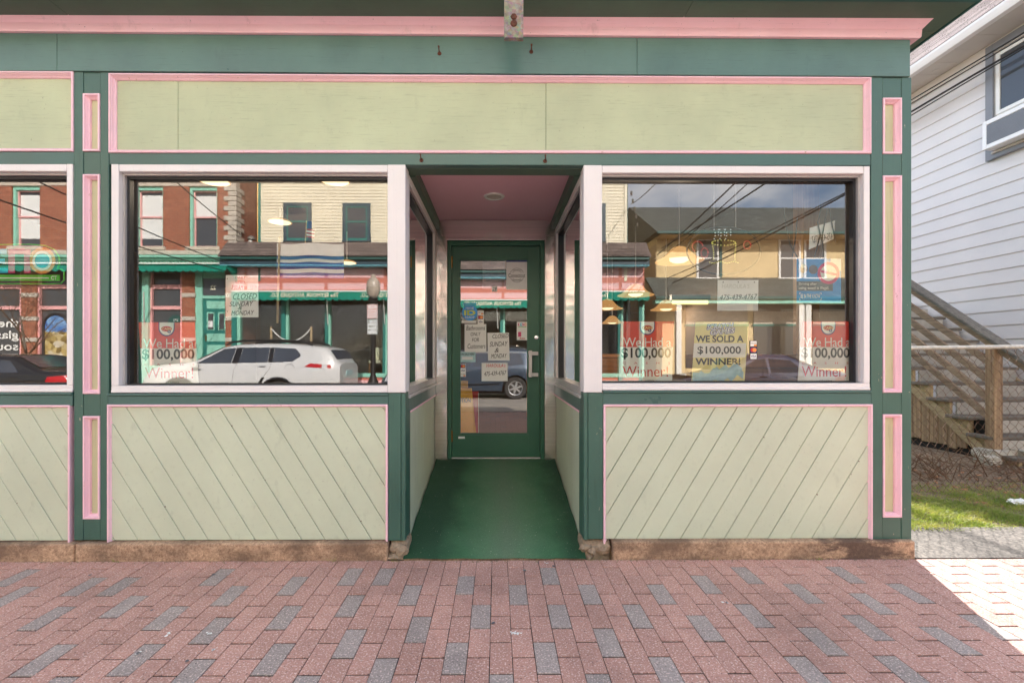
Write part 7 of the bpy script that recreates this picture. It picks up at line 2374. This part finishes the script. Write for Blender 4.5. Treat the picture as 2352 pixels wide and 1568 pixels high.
wc.line([(cxp(541), czp(835)), (cxp(535), czp(850)), (cxp(532), czp(880))], M['slate_box'])
wc.line([(cxp(621), czp(834)), (cxp(616), czp(850)), (cxp(606), czp(862))], M['slate_box'])
wc.line([(cxp(445), czp(835)), (cxp(447), czp(860)), (cxp(452), czp(885))], M['slate_box'])
for sd in (1,):
    pts = [wc.P(cxp(664) + .13 * math.cos(t_ * .4), wc.hw(cxp(664), czp(846)) + .001, czp(847) + .13 * math.sin(t_ * .4)) for t_ in range(17)]
    MB().tube(pts, 0.004, 4, cap=False).build('fuel_flap', M['slate_box'], wc.o)
MB().box(WX0 + Lw - 0.02, WX0 + Lw + 0.015, wc.yc - .26, wc.yc + .26, wc.zr + 0.86, wc.zr + 1.0).build('number_plate', M['bill'], wc.o)
wc.patch('head_lamp', [(0.12, .80), (0.55, .92), (0.60, 1.0), (0.2, .93)], M['lens'], 0.008)

def suv(name, label, X0, L, H, mat, s_near=8.75, wr=0.36):
    k = H / 1.7
    top = [(0, .72), (.06, .86), (.15, .96), (.7, 1.04), (1.15, 1.10), (1.85, 1.60 * k), (2.3, 1.68 * k), (3.2, 1.69 * k), (L - .55, 1.64 * k), (L - .30, 1.50 * k), (L - .10, 1.08 * k), (L, .95)]
    c = Car(name, label, X0, L, 1.84, top, (.88, L - .88), mat, 1.02 * k, wr, 0.43, s_near=s_near)
    b = 1.05 * k; t_ = 1.54 * k
    c.patch('side_window', [(1.35, b), (2.20, b), (2.20, t_), (1.95, t_ - .02)], M['car_glass'])
    c.patch('side_window', [(2.28, b), (3.12, b), (3.06, t_), (2.28, t_)], M['car_glass'])
    c.patch('side_window', [(3.20, b), (L - .62, b + .08), (L - .72, t_ - .05), (3.14, t_)], M['car_glass'])
    c.top_patch('windscreen', 1.20, 1.80, M['car_glass']); c.top_patch('rear_window', L - .30, L - .12, M['car_glass'])
    c.handle(2.1, b - .13, M['chrome']); c.handle(3.05, b - .13, M['chrome'])
    c.mirror(1.42, b + .05)
    c.line([(2.24, b), (2.25, .7), (2.27, .34)], M['gasket']); c.line([(3.16, b), (3.10, .75), (2.98, .5)], M['gasket'])
    c.patch('tail_lamp', [(L - .30, .80), (L - .03, .82), (L - .05, 1.05), (L - .22, 1.08)], M['tail'], 0.012)
    c.patch('head_lamp', [(.10, .72), (.50, .82), (.55, .92), (.16, .88)], M['lens'], 0.010)
    c.patch('indicator', [(.30, .775), (.50, .83), (.54, .89), (.33, .86)], M['amber'], 0.014, 3, 3)
    for sd in (1, -1):
        MB().tube([c.P(1.9, sd * .56, 1.60 * k), c.P(2.1, sd * .56, 1.73 * k), c.P(L - 1.0, sd * .56, 1.72 * k), c.P(L - .7, sd * .56, 1.64 * k)], 0.02, 6).build('roof_rail', M['gasket'], c.o)
    c.line([(.9 + .5, .5), (2.2, .47), (L - 1.4, .5)], M['gasket'], 0.03, 'side_moulding')
    return c
dX = 0.6
suv('parked_suv', 'dark blue grey SUV mirrored in the door glass', -3.05, 4.52, 1.70, M['car_navy'])
def saloon(name, label, X0, L, H, mat, s_near=8.75):
    top = [(0, .60), (.06, .70), (.2, .78), (1.0, .90), (1.35, .96), (2.15, H - .03), (2.6, H), (3.1, H - .02), (3.95, 1.04), (L - .15, 1.0), (L - .04, .9), (L, .75)]
    c = Car(name, label, X0, L, 1.80, top, (.92, L - 1.0), mat, .93, 0.32, 0.39, 0.2, s_near=s_near)
    b = .96; t_ = H - .13
    c.patch('side_window', [(1.62, b), (2.48, b), (2.48, t_), (2.2, t_ - .03)], M['car_glass'])
    c.patch('side_window', [(2.56, b), (3.45, b + .02), (3.12, t_ - .04), (2.56, t_)], M['car_glass'])
    c.top_patch('windscreen', 1.42, 2.10, M['car_glass']); c.top_patch('rear_window', 3.18, 3.85, M['car_glass'])
    c.handle(2.35, .86, M['gasket']); c.handle(3.3, .86, M['gasket'])
    c.mirror(1.66, b + .04)
    c.line([(2.52, b), (2.52, .6), (2.54, .3)], M['gasket']); c.line([(1.5, b - .05), (1.48, .6), (1.5, .3)], M['gasket'])
    c.patch('tail_lamp', [(L - .55, .70), (L - .03, .72), (L - .06, .90), (L - .5, .86)], M['tail'], 0.012)
    c.patch('head_lamp', [(.08, .58), (.55, .66), (.6, .75), (.14, .70)], M['lens'], 0.010)
    return c
saloon('parked_saloon', 'black parked car with red tail lamp mirrored in the window at the left edge', rx(153, 8.75) - 4.7, 4.7, 1.45, M['car_black'])
saloon('parked_saloon', 'silver parked car mirrored low in the right display window', rx(1548, 8.75), 4.75, 1.46, M['car_silver'])
